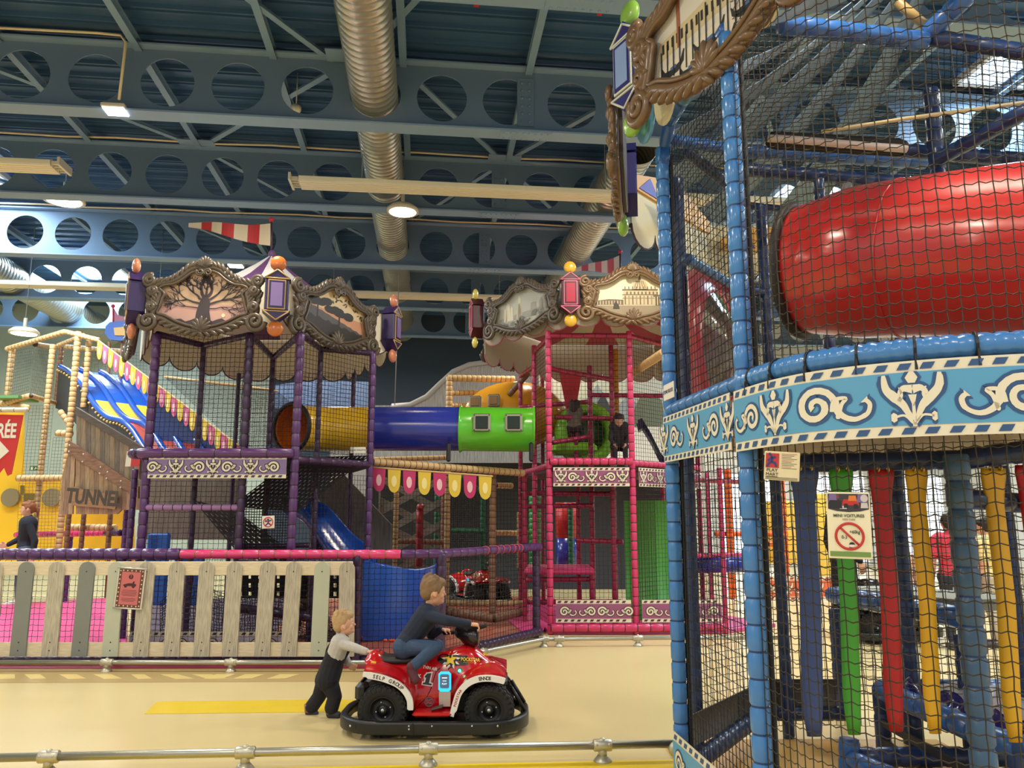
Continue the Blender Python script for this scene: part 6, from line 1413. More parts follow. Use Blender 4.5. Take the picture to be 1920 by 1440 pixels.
# ---- the boy on the quad
b_, pr = {}, lambda k_, *a: b_.__setitem__(k_, Zw(*a))
for k_, a in dict(head=(1094, 200, -.03), neck=(1058, 318, -.01), shR=(1030, 375, -.135), shL=(1062, 372, .12), elR=(1190, 415, -.19), wrR=(1362, 440, -.10), elL=(1075, 520, .22), wrL=(1150, 480, .17), hip=(868, 600, 0), hipR=(870, 615, -.075), hipL=(880, 610, .075),
                  knR=(1108, 618, -.20), anR=(925, 768, -.27), toeR=(958, 862, -.31), knL=(1120, 600, .22), anL=(960, 740, .26), toeL=(985, 820, .30)).items(): pr(k_, *a)
b_['hdR'] = (1, .15, -.12); b_['hdL'] = (1, -.1, -.1)
SKB = skin('boy', (222, 168, 136))
person('person', 'boy in a navy sweater and jeans riding the red quad, arms stretched to the handlebar', b_, dict(skin=SKB, hair=mat('hair_sand', (132, 104, 74), .75, noise=.25, nscale=60), top=mat('sweater_navy', (32, 42, 62), .85, noise=.12, nscale=90), bottom=mat('jeans_blue', (52, 74, 104), .8, noise=.3, nscale=40), shoe=mat('sock_maroon', (84, 34, 44), .7, noise=.4, nscale=90)),
       k=.222, scale=.88, voxel=.0055, face=(.94, .30, -.08), hand=.115, curl=(.75, .75), palm=(V((.25, .1, -1)), V((.25, -.1, -1))), tw=1.14)
# ---- the toddler pushing
t_ = {}
TY = 6.40 - QY
for k_, a in dict(head=(424, 442, TY - .02), neck=(402, 530, TY), shR=(388, 585, TY - .10), shL=(402, 585, TY + .08), elR=(495, 618, TY - .16), wrR=(592, 648, TY - .20), elL=(425, 690, TY + .08), wrL=(455, 735, TY + .05), hip=(292, 850, TY), hipR=(300, 860, TY - .05), hipL=(285, 860, TY + .05),
                  knR=(352, 985, TY - .055), anR=(318, 1098, TY - .05), toeR=(375, 1122, TY - .06), knL=(232, 985, TY + .06), anL=(160, 1088, TY + .06), toeL=(205, 1112, TY + .055)).items(): t_[k_] = Zw(*a)
t_['hdR'] = (1, -.15, .1); t_['hdL'] = (.7, 0, -.5)
def bib(g, mid, ch):
    f = V((1, 0, 0)); out = []
    for S in 'RL':
        h = g('hip' + S); sh = g('sh' + S)
        e = (sh - ch) * .38; out += [(h, mid.lerp(h, .3) + e * .3, .090, .089), (mid.lerp(h, .3) + e * .3, mid.lerp(ch, .22) + e, .089, .083)]
        st = [mid.lerp(ch, .25) + (sh - ch) * .45 + V((-.066, 0, 0)), ch.lerp(mid, .35) + (sh - ch) * .5 + V((-.076, 0, .0)), sh.lerp(ch, .45) + V((-.035, 0, .052)), sh.lerp(ch, .4) + V((.04, 0, .046)), ch.lerp(mid, .4) + (sh - ch) * .45 + V((.078, 0, .0)), mid.lerp(ch, .2) + (sh - ch) * .4 + V((.07, 0, 0))]
        out += [(st[i], st[i + 1], .019, .019) for i in range(5)]
    return out
person('person', 'blond toddler in black dungarees and grey top pushing the quad from behind', t_, dict(skin=skin('toddler', (228, 176, 146)), hair=mat('hair_blond', (184, 152, 108), .75, noise=.2, nscale=60), top=mat('shirt_heather', (188, 184, 176), .85, noise=.15, nscale=50), bottom=mat('dungaree_black', (26, 26, 34), .85, noise=.15, nscale=60), shoe=mat('shoe_dark', (44, 40, 52), .6, noise=.9, nscale=70)),
       k=.196, scale=.80, voxel=.005, face=(.96, .22, .10), hand=.09, curl=(.30, .55), palm=(V((.3, 0, -1)), V((0, 1, 0))), dung=bib, tw=1.1)
# ---- standing, sitting and half hidden people further off
def figure(label, px, py_head, py_foot, Y, face, cols, height=None, hair='short', arms='down', sleeve=1.0, sit=False, k=None, **kw):
    """an upright figure whose head top and feet sit at the given picture heights at depth Y"""
    top = at(px, py_head, Y); x = top.x; z1 = top.z; z0 = at(px, py_foot, Y).z; H = z1 - z0; s_ = (H if not sit else H * 1.55) / 1.70; k = k or .135 * (H if not sit else H * 1.45)
    f = V(face).normalized(); l = V((0, 0, 1)).cross(f); P = lambda a, b2, z: V((x, Y, z0)) + f * (a * s_) + l * (b2 * s_) + V((0, 0, z * s_))
    if not sit:
        J = dict(head=P(.03, 0, 1.70) - V((0, 0, k * .5)), neck=P(0, 0, 1.43), shR=P(0, -.175, 1.38), shL=P(0, .175, 1.38), hip=P(0, 0, .92), hipR=P(0, -.09, .90), hipL=P(0, .09, .90), knR=P(.05, -.1, .48), knL=P(-.02, .1, .48), anR=P(.03, -.1, .07), anL=P(-.12, .1, .07), toeR=P(.18, -.11, .03), toeL=P(.03, .11, .03))
    else:
        zz = .45
        J = dict(head=P(.05, 0, 1.10) - V((0, 0, k * .5)), neck=P(.02, 0, .84), shR=P(.02, -.16, .80), shL=P(.02, .16, .80), hip=P(-.05, 0, .36), hipR=P(-.05, -.09, .34), hipL=P(-.05, .09, .34), knR=P(.36, -.12, .40), knL=P(.36, .12, .38), anR=P(.40, -.12, .06), anL=P(.42, .12, .06), toeR=P(.54, -.13, .03), toeL=P(.56, .13, .03))
    zs = J['shR'].z
    if arms == 'down': J.update(elR=J['shR'] + P(0, 0, 0) - P(.02, .05, .27), elL=J['shL'] - P(.02, -.05, .27) + P(0, 0, 0)); J['wrR'] = J['elR'] + (P(.08, 0, -.24) - P(0, 0, 0)); J['wrL'] = J['elL'] + (P(.08, 0, -.24) - P(0, 0, 0))
    else: J.update(arms(P, J))
    pal = (l, -l)
    return person('person', label, J, cols, k=k, scale=s_ * 1.18, voxel=.011, face=face, hair=hair, hand=.17 * s_, sleeve=sleeve, palm=pal, curl=(.3, .3), **kw)
def wom_arms(P, J):
    o = P(0, 0, 0); d = lambda a, b2, z: P(a, b2, z) - o
    J['shR'] = P(0, -.21, 1.34); J['shL'] = P(0, .21, 1.34); J['neck'] = P(.0, 0, 1.42); J['hipR'] = P(0, -.13, .90); J['hipL'] = P(0, .13, .90)
    return dict(elR=J['shR'] + d(.08, -.10, -.26), wrR=J['shR'] + d(.25, -.12, -.36), elL=J['shL'] + d(-.10, .10, -.28), wrL=J['shL'] + d(-.08, .14, -.52), hdR=d(1, 0, -.2))
WY = 13.1
figure('laughing woman in a dark hooded top with tied ginger hair behind the picket fence', 57, 941, 1136, WY, (-.82, -.57, 0), dict(skin=skin('woman', (224, 170, 146)), hair=mat('hair_ginger', (150, 96, 60), .7, noise=.25, nscale=50), top=mat('hoodie_navy', (30, 34, 46), .85, noise=.1, nscale=60), bottom=mat('jeans_slate', (76, 84, 98), .8, noise=.2, nscale=40), shoe=M_SIGNW), hair='tail', arms=wom_arms, tw=1.3, k=.245)
def sit_arms(P, J):
    o = P(0, 0, 0); d = lambda a, b2, z: P(a, b2, z) - o
    return dict(elR=J['shR'] + d(.10, -.05, -.24), wrR=J['shR'] + d(.30, .02, -.34), elL=J['shL'] + d(.10, .05, -.24), wrL=J['shL'] + d(.30, -.02, -.34))
figure('person in dark grey trousers and pale socks sitting behind the picket fence', 578, 1052, 1176, 10.4, (.25, -1, 0), dict(skin=skin('sitter', (206, 156, 132)), hair=mat('hair_brown', (84, 60, 44), .7), top=mat('top_taupe', (150, 128, 108), .8), bottom=mat('trouser_charcoal', (70, 66, 70), .85), shoe=mat('sock_pale', (206, 180, 172), .8)), sit=True, arms=sit_arms)
figure('child in a camouflage jacket sitting on the deck of the pink tower', 1077, 752, 826, 11.3, (.3, 1, 0), dict(skin=SKB, hair=mat('hair_dark', (38, 28, 24), .7), top=mat('jacket_camo', (92, 86, 76), .85, noise=.5, nscale=25), bottom=mat('trouser_black', (30, 28, 32), .85), shoe=mat('trainer_grey', (90, 90, 94), .7)), sit=True, arms=sit_arms, k=.235, tw=1.35)
figure('child in a black top crouching behind the net of the pink tower, facing forward', 1160, 776, 866, 11.2, (-.1, -1, -.3), dict(skin=skin('child', (190, 140, 116)), hair=MATS['hair_dark'], top=mat('top_black', (28, 26, 30), .85), bottom=MATS['trouser_black'], shoe=MATS['trainer_grey']), sit=True, arms=sit_arms, k=.22, tw=1.3)
figure('man in a red T-shirt seen from behind beyond the grey bench', 1776, 966, 1216, 9.35, (.2, 1, 0), dict(skin=skin('man', (190, 140, 112)), hair=MATS['hair_dark'], top=mat('shirt_raspberry', (206, 58, 76), .8), bottom=mat('trouser_navy', (44, 48, 62), .85), shoe=MATS['trainer_grey']), sleeve=.6)
figure('person in a pale yellow top turned away beyond the slate blue inner post', 1845, 973, 1213, 9.5, (-.6, .8, 0), dict(skin=SKB, hair=MATS['hair_dark'], top=mat('shirt_lemon', (238, 218, 150), .8), bottom=mat('trouser_stone', (190, 178, 160), .8), shoe=MATS['trainer_grey']), sleeve=.6)
figure('small child in a pale peach top behind the red strap', 1690, 1012, 1200, 9.9, (.3, -1, 0), dict(skin=SKB, hair=MATS['hair_brown'], top=mat('shirt_peach', (232, 196, 168), .8), bottom=mat('trouser_blue', (110, 136, 190), .8), shoe=MATS['trainer_grey']), sleeve=.6)
figure('person in black trousers standing behind the green strap', 1572, 925, 1190, 10.35, (.9, .3, 0), dict(skin=SKB, hair=MATS['hair_dark'], top=MATS['top_black'], bottom=MATS['trouser_black'], shoe=MATS['top_black']))
# ================================================================= red quad bike
M_QR = mat('quad_red', (196, 18, 26), .18, coat=.6); M_QW = mat('quad_white', (232, 230, 226), .25, coat=.3); M_QK = mat('quad_black', (22, 22, 24), .42); M_TYRE = mat('tyre', (30, 29, 28), .75, noise=.2, nscale=40)
M_SEAT = mat('seat_vinyl', (28, 24, 26), .5); M_CHR = mat('quad_chrome', (196, 196, 192), .25, metal=.9); M_SILV = mat('coin_silver', (190, 180, 176), .35, metal=.5)
QO = V((QX, QY, 0))
QT = thing('quad_bike', 'red children\'s quad bike number 1 with a black bumper ring, ridden by the boy', 'quad bike', QO, 'ride-on quad bikes')
def zq(zx, zy, yl=-.3): p = Zw(zx, zy, yl) - QO; return p.x, p.z
def W(x, y, z): return QO + V((x, y, z))
# hull: stations (x, top, shoulder, bottom, half width at shoulder, half width at bottom)
zt = lambda zx, zy: zq(zx, zy, 0)
ST = []
for zx, top, bot, ws, wb in ((588, 690, 745, .05, .08), (612, 655, 770, .09, .15), (655, 628, 800, .115, .19), (700, 640, 812, .12, .21), (760, 684, 830, .12, .22), (850, 690, 880, .12, .23), (930, 690, 960, .12, .225), (985, 680, 1090, .115, .215), (1080, 655, 1100, .115, .21), (1160, 640, 1100, .12, .21), (1240, 612, 1060, .13, .21), (1330, 592, 930, .125, .22), (1400, 604, 880, .115, .24), (1480, 668, 860, .10, .26), (1550, 735, 855, .085, .26), (1605, 790, 852, .065, .23), (1638, 826, 850, .03, .14)):
    x, z1 = zt(zx, top); z0 = zq(zx, bot, -.22)[1]; ST.append((x, z1, z0, ws, wb))
HS = spline(ST, 4)
def hull_at(x):
    for i in range(len(HS) - 1):
        if HS[i][0] <= x <= HS[i + 1][0]: t = (x - HS[i][0]) / max(1e-6, HS[i + 1][0] - HS[i][0]); return tuple(lerp(a, c, t) for a, c in zip(HS[i], HS[i + 1]))
    return HS[0] if x < HS[0][0] else HS[-1]
def yside(x, z):
    _, z1, z0, ws, wb = hull_at(x); zs = z1 - min(.055, (z1 - z0) * .4); t = max(0, min(1, (z - z0) / max(1e-4, zs - z0)))
    if z > zs: return -ws * math.sqrt(max(0.02, 1 - ((z - zs) / max(1e-4, z1 - zs)) ** 2))
    return -lerp(wb, ws, t)
def qmap(x, z, off): return W(x, yside(x, z) - off, z)
rings = []
for x, z1, z0, ws, wb in HS:
    h = min(.055, (z1 - z0) * .4); zs = z1 - h; half = [(wb * .8, z0 - .002), (wb, z0 + .008), (lerp(wb, ws, .5), (z0 + zs) / 2), (ws, zs), (ws * .87, zs + h * .5), (ws * .5, zs + h * .87), (0, z1)]
    rings.append([W(x, -y, z) for y, z in half] + [W(x, y, z) for y, z in half[-2::-1]])
MB().loft(rings, closed=True, caps=True, sm=True).build('hull', M_QR, QT)
# fenders with white rims
RC = spline([zq(*q) for q in ((572, 793), (650, 803), (740, 825), (840, 868), (905, 930), (938, 1000), (942, 1075))], 5)
FC = spline([zq(*q) for q in ((1215, 1118), (1238, 1030), (1268, 940), (1330, 868), (1410, 828), (1500, 818), (1580, 828), (1632, 842))], 5)
for nm, curve in (('rear_fender', RC), ('front_fender', FC)):
    for s_ in (-1, 1):
        b = MB()
        def S(u, v, s_=s_, curve=curve):
            i = min(len(curve) - 1, int(round(u * (len(curve) - 1)))); x, z = curve[i]; yin = -yside(x, z + .03) * .8; rise = .045 * (1 - v) ** 1.2 * (1 if curve is RC else min(1, (1 - u) * 4) ** .7)
            return W(x, s_ * lerp(min(yin, .22), .335, v), z + rise + .012 * sin(pi * v))
        b.sheet(S, len(curve) - 1, 5, 0, th=.008); fo = b.build(nm, M_QR, QT)
        b = MB(); n = len(curve); R2 = []
        for i, (x, z) in enumerate(curve):
            a, c = curve[max(i - 1, 0)], curve[min(i + 1, n - 1)]; tx, tz = c[0] - a[0], c[1] - a[1]; l = math.hypot(tx, tz); nx, nz = tz / l, -tx / l; w = .040 if .08 < i / n < .95 else .03
            R2.append([W(x + nx * q * w, s_ * y, z + nz * q * w) for q, y in ((-.1, .33), (-.05, .345), (1.0, .345), (1.05, .335), (1.0, .31), (0, .31))])
        b.loft(R2, closed=True, caps=True, sm=False); b.build('white_rim', M_QW, fo, 'white fender edge')
# wheels
def wheel(x, y, r=.178, w=.15):
    b = MB(); M = Matrix.Translation(W(x, y, r)) @ Matrix.Rotation(pi / 2, 4, 'X')
    prof = [(r * .52, -w * .38), (r * .62, -w * .5), (r * .84, -w * .52), (r * .95, -w * .42), (r * .985, -w * .2), (r * .985, w * .2), (r * .95, w * .42), (r * .84, w * .52), (r * .62, w * .5), (r * .52, w * .38)]
    b.lathe(prof, M, 40, 0, caps=False)
    for i in range(26):
        for j, zz in enumerate((-.36, -.12, .12, .36)):
            a = 2 * pi * (i + (.5 if j % 2 else 0)) / 26; q = r * (.985 if abs(zz) < .3 else .95); Mt = M @ Matrix.Rotation(a, 4, 'Z') @ Matrix.Translation((q, 0, zz * w)); b.box((0, 0, 0), (r * .07, r * .15, w * .19), 0, Mt)
        for sd in (-1, 1): a = 2 * pi * i / 26; b.box((0, 0, 0), (r * .16, r * .11, w * .06), 0, M @ Matrix.Rotation(a, 4, 'Z') @ Matrix.Translation((r * .86, 0, sd * w * .52)))
    t = b.build('wheel', M_TYRE, QT)
    b = MB(); sd = 1 if y < 0 else -1
    b.lathe([(r * .54, -w * .36), (r * .56, -w * .40), (r * .50, -w * .40), (r * .46, -w * .12), (r * .2, -w * .1), (r * .18, -w * .28), (.001, -w * .3), (.001, w * .3), (r * .18, w * .28), (r * .2, w * .1), (r * .46, w * .12), (r * .50, w * .40), (r * .56, w * .40), (r * .54, w * .36)], M, 30, 0, caps=False); rim = b.build('rim', M_QK, t)
    for i in range(4): b = MB(); a = i * pi / 2 + .3; b.ell(M @ V((r * .3 * cos(a), r * .3 * sin(a), sd * w * .12)), (.009, .006, .009), seg=8, rings=5); b.build('wheel_nut', M_CHR, t)
    MB().ell(M @ V((0, 0, sd * w * .3)), (.016, .008, .016), seg=10, rings=6).build('hub_cap', M_CHR, t)
xr, xf = zq(712, 1100, -.27)[0], zq(1508, 1095, -.27)[0]
for x in (xr, xf):
    for y in (-.245, .245): wheel(x, y)
    b = MB(); b.tube([W(x, -.2, .178), W(x, .2, .178)], .022, 10); b.build('axle', M_QK, QT)
b = MB(); b.rbox(tuple(W((xr + xf) / 2, 0, .20)), (abs(xf - xr) + .24, .24, .16), .02); b.rbox(tuple(W(xr, 0, .33)), (.3, .36, .10), .03); b.rbox(tuple(W(xf, 0, .34)), (.26, .36, .08), .03); b.rbox(tuple(W(xr - .17, 0, .28)), (.10, .44, .14), .03)
b.build('chassis', M_QK, QT)
for s_ in (-1, 1):
    MB().tube([W(xf - .06, s_ * .1, .42), W(xf + .02, s_ * .16, .22)], .016, 8).build('shock_absorber', M_QK, QT); MB().tube([W(xf + .16, s_ * .12, .30), W(xf + .26, s_ * .12, .14)], .014, 8).build('bumper_stay', M_QK, QT)
# bumper ring
def stad(hl, hw, r, n=10):
    P = []
    for cx, cy, a0 in ((hl - r, hw - r, 0), (-hl + r, hw - r, pi / 2), (-hl + r, -hw + r, pi), (hl - r, -hw + r, 1.5 * pi)):
        for i in range(n + 1): a = a0 + pi / 2 * i / n; P.append((cx + r * cos(a), cy + r * sin(a)))
    return P
bx = (zq(420, 1180, 0)[0] + zq(1800, 1150, 0)[0]) / 2; hl = (zq(1800, 1120, 0)[0] - zq(420, 1120, 0)[0]) / 2
b = MB(); rings = []
for (x0, y0), (x1, y1) in zip(stad(hl, .42, .33), stad(hl - .055, .365, .275)):
    rings.append([W(bx + lerp(x0, x1, q), lerp(y0, y1, q), z) for q, z in ((0, .048), (-.05, .055), (-.05, .115), (0, .126), (.25, .134), (.9, .130), (1, .12), (1, .07), (.8, .058))])
rings.append(rings[0]); b.loft(rings, closed=True, sm=True); b.build('bumper_ring', M_QK, QT)
b = MB()
for zx, zy in ((468, 1187), (908, 1187), (908, 1228), (1080, 1205), (1380, 1196), (1572, 1190)):
    x, z = zq(zx, zy, -.42); b = MB(); b.ell(W(x, -.425, min(.11, max(.065, z))), (.008, .006, .008), seg=8, rings=5); b.build('bumper_bolt', M_CHR, QT)
x, _ = zq(940, 1200, -.39); b = MB(); b.box(tuple(W(x, -.424, .088)), (.012, .012, .075)); b.box(tuple(W(x, -.3, .05)), (.14, .16, .03)); b.build('bumper_joint', mat('joint_black', (12, 12, 12), .6), QT)
b = MB()
for x in (-.5, -.1, .12, .5): b.box(tuple(W(bx + x, 0, .09)), (.06, .76, .025))
b.box(tuple(W(bx, 0, .045)), (.5, .3, .03)); b.build('bumper_bracket', M_QK, QT)
# footboards, pedal
for s_ in (-1, 1):
    b = MB(); x0, x1 = zq(932, 1140, -.33)[0], zq(1225, 1140, -.33)[0]; b.rbox(tuple(W((x0 + x1) / 2, s_ * .285, .165)), (x1 - x0, .15, .03), .012); b.build('footboard', M_QR, QT)
x, z = zq(1118, 1090, -.29); b = MB(); b.rbox((0, 0, 0), (.085, .06, .012), .004, 0, Matrix.Translation(W(x, -.29, .20)) @ Matrix.Rotation(-.25, 4, 'Y')); b.build('pedal', mat('pedal_grey', (70, 66, 66), .5), QT)
# seat
b = MB(); rings = []
for zx, zy, w in ((688, 655, .07), (700, 668, .10), (735, 690, .115), (800, 692, .12), (900, 690, .12), (980, 682, .11), (1040, 668, .08)):
    x, z = zt(zx, zy); z += .006; rings.append([W(x, -w, z - .03), W(x, -w * .95, z), W(x, -w * .5, z + .014), W(x, 0, z + .018), W(x, w * .5, z + .014), W(x, w * .95, z), W(x, w, z - .03)])
b.loft(rings, closed=True, caps=True, sm=True); b.build('seat', M_SEAT, QT)
# steering: stem, bar, grips, cowl
hR, hL = V(b_['wrR']) + V((.082, .012, -.024)), V(b_['wrL']) + V((.062, -.006, -.024)); md = Zw(1345, 545, .0)
b = MB(); x, z = zt(1370, 598); b.tube([W(x, 0, z - .05), md], .022, 10); b.build('steering_stem', M_QK, QT)
b = MB(); P = spline([tuple(hL - (hR - hL).normalized() * .02), tuple(Zw(1270, 500, .12)), tuple(md + V((-.02, 0, .015))), tuple(Zw(1392, 492, -.04)), tuple(hR + (hR - hL).normalized() * .05 + V((0, 0, .01)))], 5); b.tube(P, .011, 10); b.build('handlebar', M_QK, QT)
for a, d in ((hR, (hR - Zw(1392, 480, -.05))), (hL, (hL - Zw(1275, 500, .12)))): d = d.normalized(); b = MB(); b.tube([a - d * .055, a - d * .05, a + d * .05, a + d * .055], [.012, .016, .017, .012], 12); b.build('grip', mat('grip_rubber', (24, 22, 24), .7), QT)
b = MB(); cw = []
for t, w, hh_, th in ((0, .02, .03, .02), (.12, .05, .055, .04), (.45, .085, .08, .055), (.8, .09, .085, .06), (.95, .072, .066, .055), (1, .06, .055, .05)):
    c = Zw(1248, 478, .06).lerp(Zw(1432, 528, -.04), t); cw.append([c + V((0, -w * cos(a * pi / 8), hh_ * sin(a * pi / 8) - .012)) for a in range(16)])
b.loft(cw, caps=True, sm=True); b.build('cowl', mat('cowl_black', (24, 22, 24), .25, coat=.4), QT)
# payment post with lit screen, coin box, green lamp
def pxmap(yl): return lambda zx, zy: V(Zw(zx, zy, yl))
yp = -.255
def plate(name, corners, yl, th, m, parent=QT):
    b = MB(); M = frm(QO, V((1, 0, 0))); b.prism([((q := Zw(zx, zy, yl) - QO).x, q.z) for zx, zy in corners], M, yl, yl + th, 0); return b.build(name, m, parent)
plate('payment_box', ((1128, 805), (1222, 805), (1222, 1062), (1130, 1062)), -.245, .05, M_QR)
plate('coin_box', ((1132, 945), (1220, 945), (1216, 1058), (1134, 1058)), -.256, .02, M_SILV)
rr_ = lambda x0, y0, x1, y1, r: [(x0 + r, y0), (x1 - r, y0), (x1, y0 + r), (x1, y1 - r), (x1 - r, y1), (x0 + r, y1), (x0, y1 - r), (x0, y0 + r)]
sc_ = plate('screen_bezel', rr_(1128, 800, 1222, 948, 16), -.262, .02, mat('screen_glow', (40, 186, 232), .3, emit=1.0))
plate('screen', rr_(1140, 818, 1208, 922, 8), -.268, .01, mat('screen_blue', (28, 70, 214), .3, emit=.9), sc_)
q = Zw(1173, 890, -.272); text('PLAY', frm(q, V((1, 0, 0))), .016, mat('screen_text', (200, 240, 255), .4, emit=1.2), sc_); plate('screen_line', ((1155, 842), (1193, 842), (1193, 848), (1155, 848)), -.270, .002, MATS['screen_text'], sc_); plate('screen_line', ((1160, 866), (1188, 866), (1188, 869), (1160, 869)), -.270, .002, MATS['screen_text'], sc_)
x, z = zq(1282, 806, -.24); MB().ell(qmap(x, z, .004), (.012, .008, .012), seg=12, rings=8).build('green_lamp', mat('lamp_green', (90, 255, 190), .3, emit=3), QT)
b = MB(); M_ = frm(qmap(x, z, .0), V((1, 0, 0))); b.lathe([(.020, -.006), (.020, .006), (.012, .006), (.012, -.006)], M_ @ Matrix.Rotation(pi / 2, 4, 'X'), 16); b.build('lamp_ring', mat('ring_green', (60, 140, 110), .4), QT)
# decals, following the hull side
def qz(zx, zy):
    x = zq(zx, zy, -.2)[0]; yl = -.2
    for _ in range(3): z = zq(zx, zy, yl)[1]; yl = yside(x, z); x = zq(zx, zy, yl)[0]
    return x, z
def decal(polys, mats, name='decal'):
    b = MB()
    for pts, off, m in polys:
        P = [qz(*p) for p in pts]; cx, cz = sum(p[0] for p in P) / len(P), sum(p[1] for p in P) / len(P); n = len(P)
        vs = [qmap(cx, cz, off)] + [qmap(x, z, off) for x, z in P]; b.add(vs, [(0, 1 + i, 1 + (i + 1) % n) for i in range(n)], m)
    return b.build(name, mats, QT)
ell_ = lambda cx, cy, a, c, rot=0, n=24: [(cx + a * cos(2 * pi * i / n) * cos(rot) - c * sin(2 * pi * i / n) * sin(rot), cy + a * cos(2 * pi * i / n) * sin(rot) + c * sin(2 * pi * i / n) * cos(rot)) for i in range(n)]
def star(cx, cy, r0, r1, n=5, a0=-pi / 2): return [(cx + (r0 if i % 2 == 0 else r1) * cos(a0 + pi * i / n), cy + (r0 if i % 2 == 0 else r1) * sin(a0 + pi * i / n)) for i in range(2 * n)]
M_DK, M_DY, M_DW = mat('decal_black', (20, 18, 20), .3), mat('decal_yellow', (238, 206, 50), .35), mat('decal_white', (236, 234, 228), .35)
decal([(ell_(1180, 705, 60, 38, .1), .003, 0), ([(1150, 690), (1240, 672), (1330, 676), (1430, 690), (1510, 730), (1530, 752), (1440, 752), (1330, 748), (1240, 752), (1170, 740)], .003, 0), (star(1222, 706, 74, 40, 9), .005, 2), (star(1222, 706, 66, 36, 9, -1.3), .006, 0), (star(1218, 704, 58, 24), .008, 1)], [M_DK, M_DY, M_DW], 'star_decal')
decal([(star(1478, 668, 20, 9), .004, 0)], [M_DY], 'small_star')
def qtext(s, zx, zy, size, m, sx=1.0, rot=0, shear=0, bold=0.0, off=.008):
    x, z = qz(zx, zy); d = V((cos(rot), (yside(x + .05, z) - yside(x - .05, z)) / .1, sin(rot))); e = .02; sl = (yside(x, z + e) - yside(x, z - e)) / (2 * e)
    up = V((0, sl, 1)).normalized(); X = V((1, (yside(x + e, z) - yside(x - e, z)) / (2 * e), 0)).normalized(); nrm = up.cross(X).normalized(); X2 = (X * cos(rot) + up * sin(rot)).normalized(); Z2 = X2.cross(nrm).normalized()
    Mx = Matrix((X2, nrm, Z2)).transposed().to_4x4(); Mx.translation = qmap(x, z, off)
    return text(s, Mx, size, m, QT, sx=sx, shear=shear, bold=bold)
qtext('POCKSTAR', 1368, 706, .036, M_DY, .78, rot=-.08, bold=.0008); qtext('ENERGY DRINK', 1362, 728, .014, mat('decal_gold', (190, 140, 60), .4), .9, rot=-.08)
decal([([(1036, 803), (1086, 797), (1066, 893), (1016, 885)], .004, 0), ([(1006, 868), (1088, 880), (1083, 908), (1001, 896)], .0045, 0), ([(1020, 824), (1046, 800), (1052, 845), (1018, 850)], .005, 0), ([(1044, 811), (1076, 807), (1058, 884), (1027, 879)], .006, 1), ([(1014, 876), (1080, 886), (1077, 900), (1010, 890)], .0065, 1), ([(1028, 828), (1046, 811), (1046, 838), (1026, 841)], .007, 1)], [M_DW, M_DK], 'number_one')
qtext('TVIN AIR', 1066, 770, .030, M_DW, .9, rot=-.16, bold=.0008); qtext('ARK', 962, 828, .034, M_DW, 1.1, rot=-.1, bold=.001)
decal([(ell_(1058, 1022, 38, 40), .003, 0), (ell_(1058, 1022, 33, 35), .004, 1), (ell_(1058, 1022, 29, 31), .005, 0)], [M_DK, M_QR], 'round_emblem'); qtext('SG', 1058, 1022, .042, M_QR, .85, bold=.0012)
plate('tail_light', ((622, 722), (660, 725), (655, 772), (620, 765)), -.185, .02, M_DY); plate('tail_emblem', ((630, 735), (652, 738), (650, 755), (628, 752)), -.19, .008, M_DK)
# black body seam
b = MB()
for seq in (((1140, 770), (1110, 800), (1090, 860), (1070, 930), (1040, 990), (980, 1050)), ((1340, 620), (1290, 680), (1240, 752), (1200, 780))): b.tube([qmap(*qz(*p), .001) for p in seq], .003, 5)
b.build('body_seam', M_DK, QT)
def rim_text(s, curve, f0, f1, size, m, sx):
    """letters set one by one along a white fender rim"""
    n = len(s)
    for i, ch in enumerate(s):
        if ch == ' ': continue
        f = lerp(f0, f1, (i + .5) / n) * (len(curve) - 1); k = int(f); t = f - k; a, c = curve[k], curve[min(k + 1, len(curve) - 1)]; tx, tz = c[0] - a[0], c[1] - a[1]; l = math.hypot(tx, tz)
        p = W(lerp(a[0], c[0], t) + tz / l * .019, -.3465, lerp(a[1], c[1], t) - tx / l * .019); text(ch, frm(p, V((tx, 0, tz)), V((0, -1, 0)).cross(V((tx, 0, tz))) * -1 if False else V((-tz, 0, tx))), size, m, QT, sx=sx, bold=.0006)
rim_text('SELP GROUP', RC, .16, .60, .036, M_DK, .95); rim_text('ENNOS', FC, .60, .76, .034, M_DK, 1.0); rim_text('POCKSTAR', FC, .12, .34, .024, mat('decal_red', (180, 30, 40), .4), .9)
# second and third quads parked far behind
def far_quad(loc, rz, label, dark=False, s_=1.0):
    c = copy_tree(QT); c.location = loc; c.rotation_euler = (0, 0, rz); c['label'] = label
    for o in c.children_recursive: o.scale = o.scale
    if dark:
        for o in [c] + list(c.children_recursive):
            if o.type == 'MESH' and any(m in (M_QR, M_QW) for m in o.data.materials):
                o.data = o.data.copy()
                for i, m in enumerate(o.data.materials):
                    if m in (M_QR, M_QW): o.data.materials[i] = mat('quad_graphite', (34, 32, 36), .3, coat=.4)
    return c
p = P2(898, 1100, 13.7); far_quad(p, R_(-62), 'small red quad bike parked behind the tan frame, under the bunting')
p = P2(1660, 1190, 10.1); far_quad(p, R_(200), 'black quad bike on the pale floor behind the green and red straps', True)
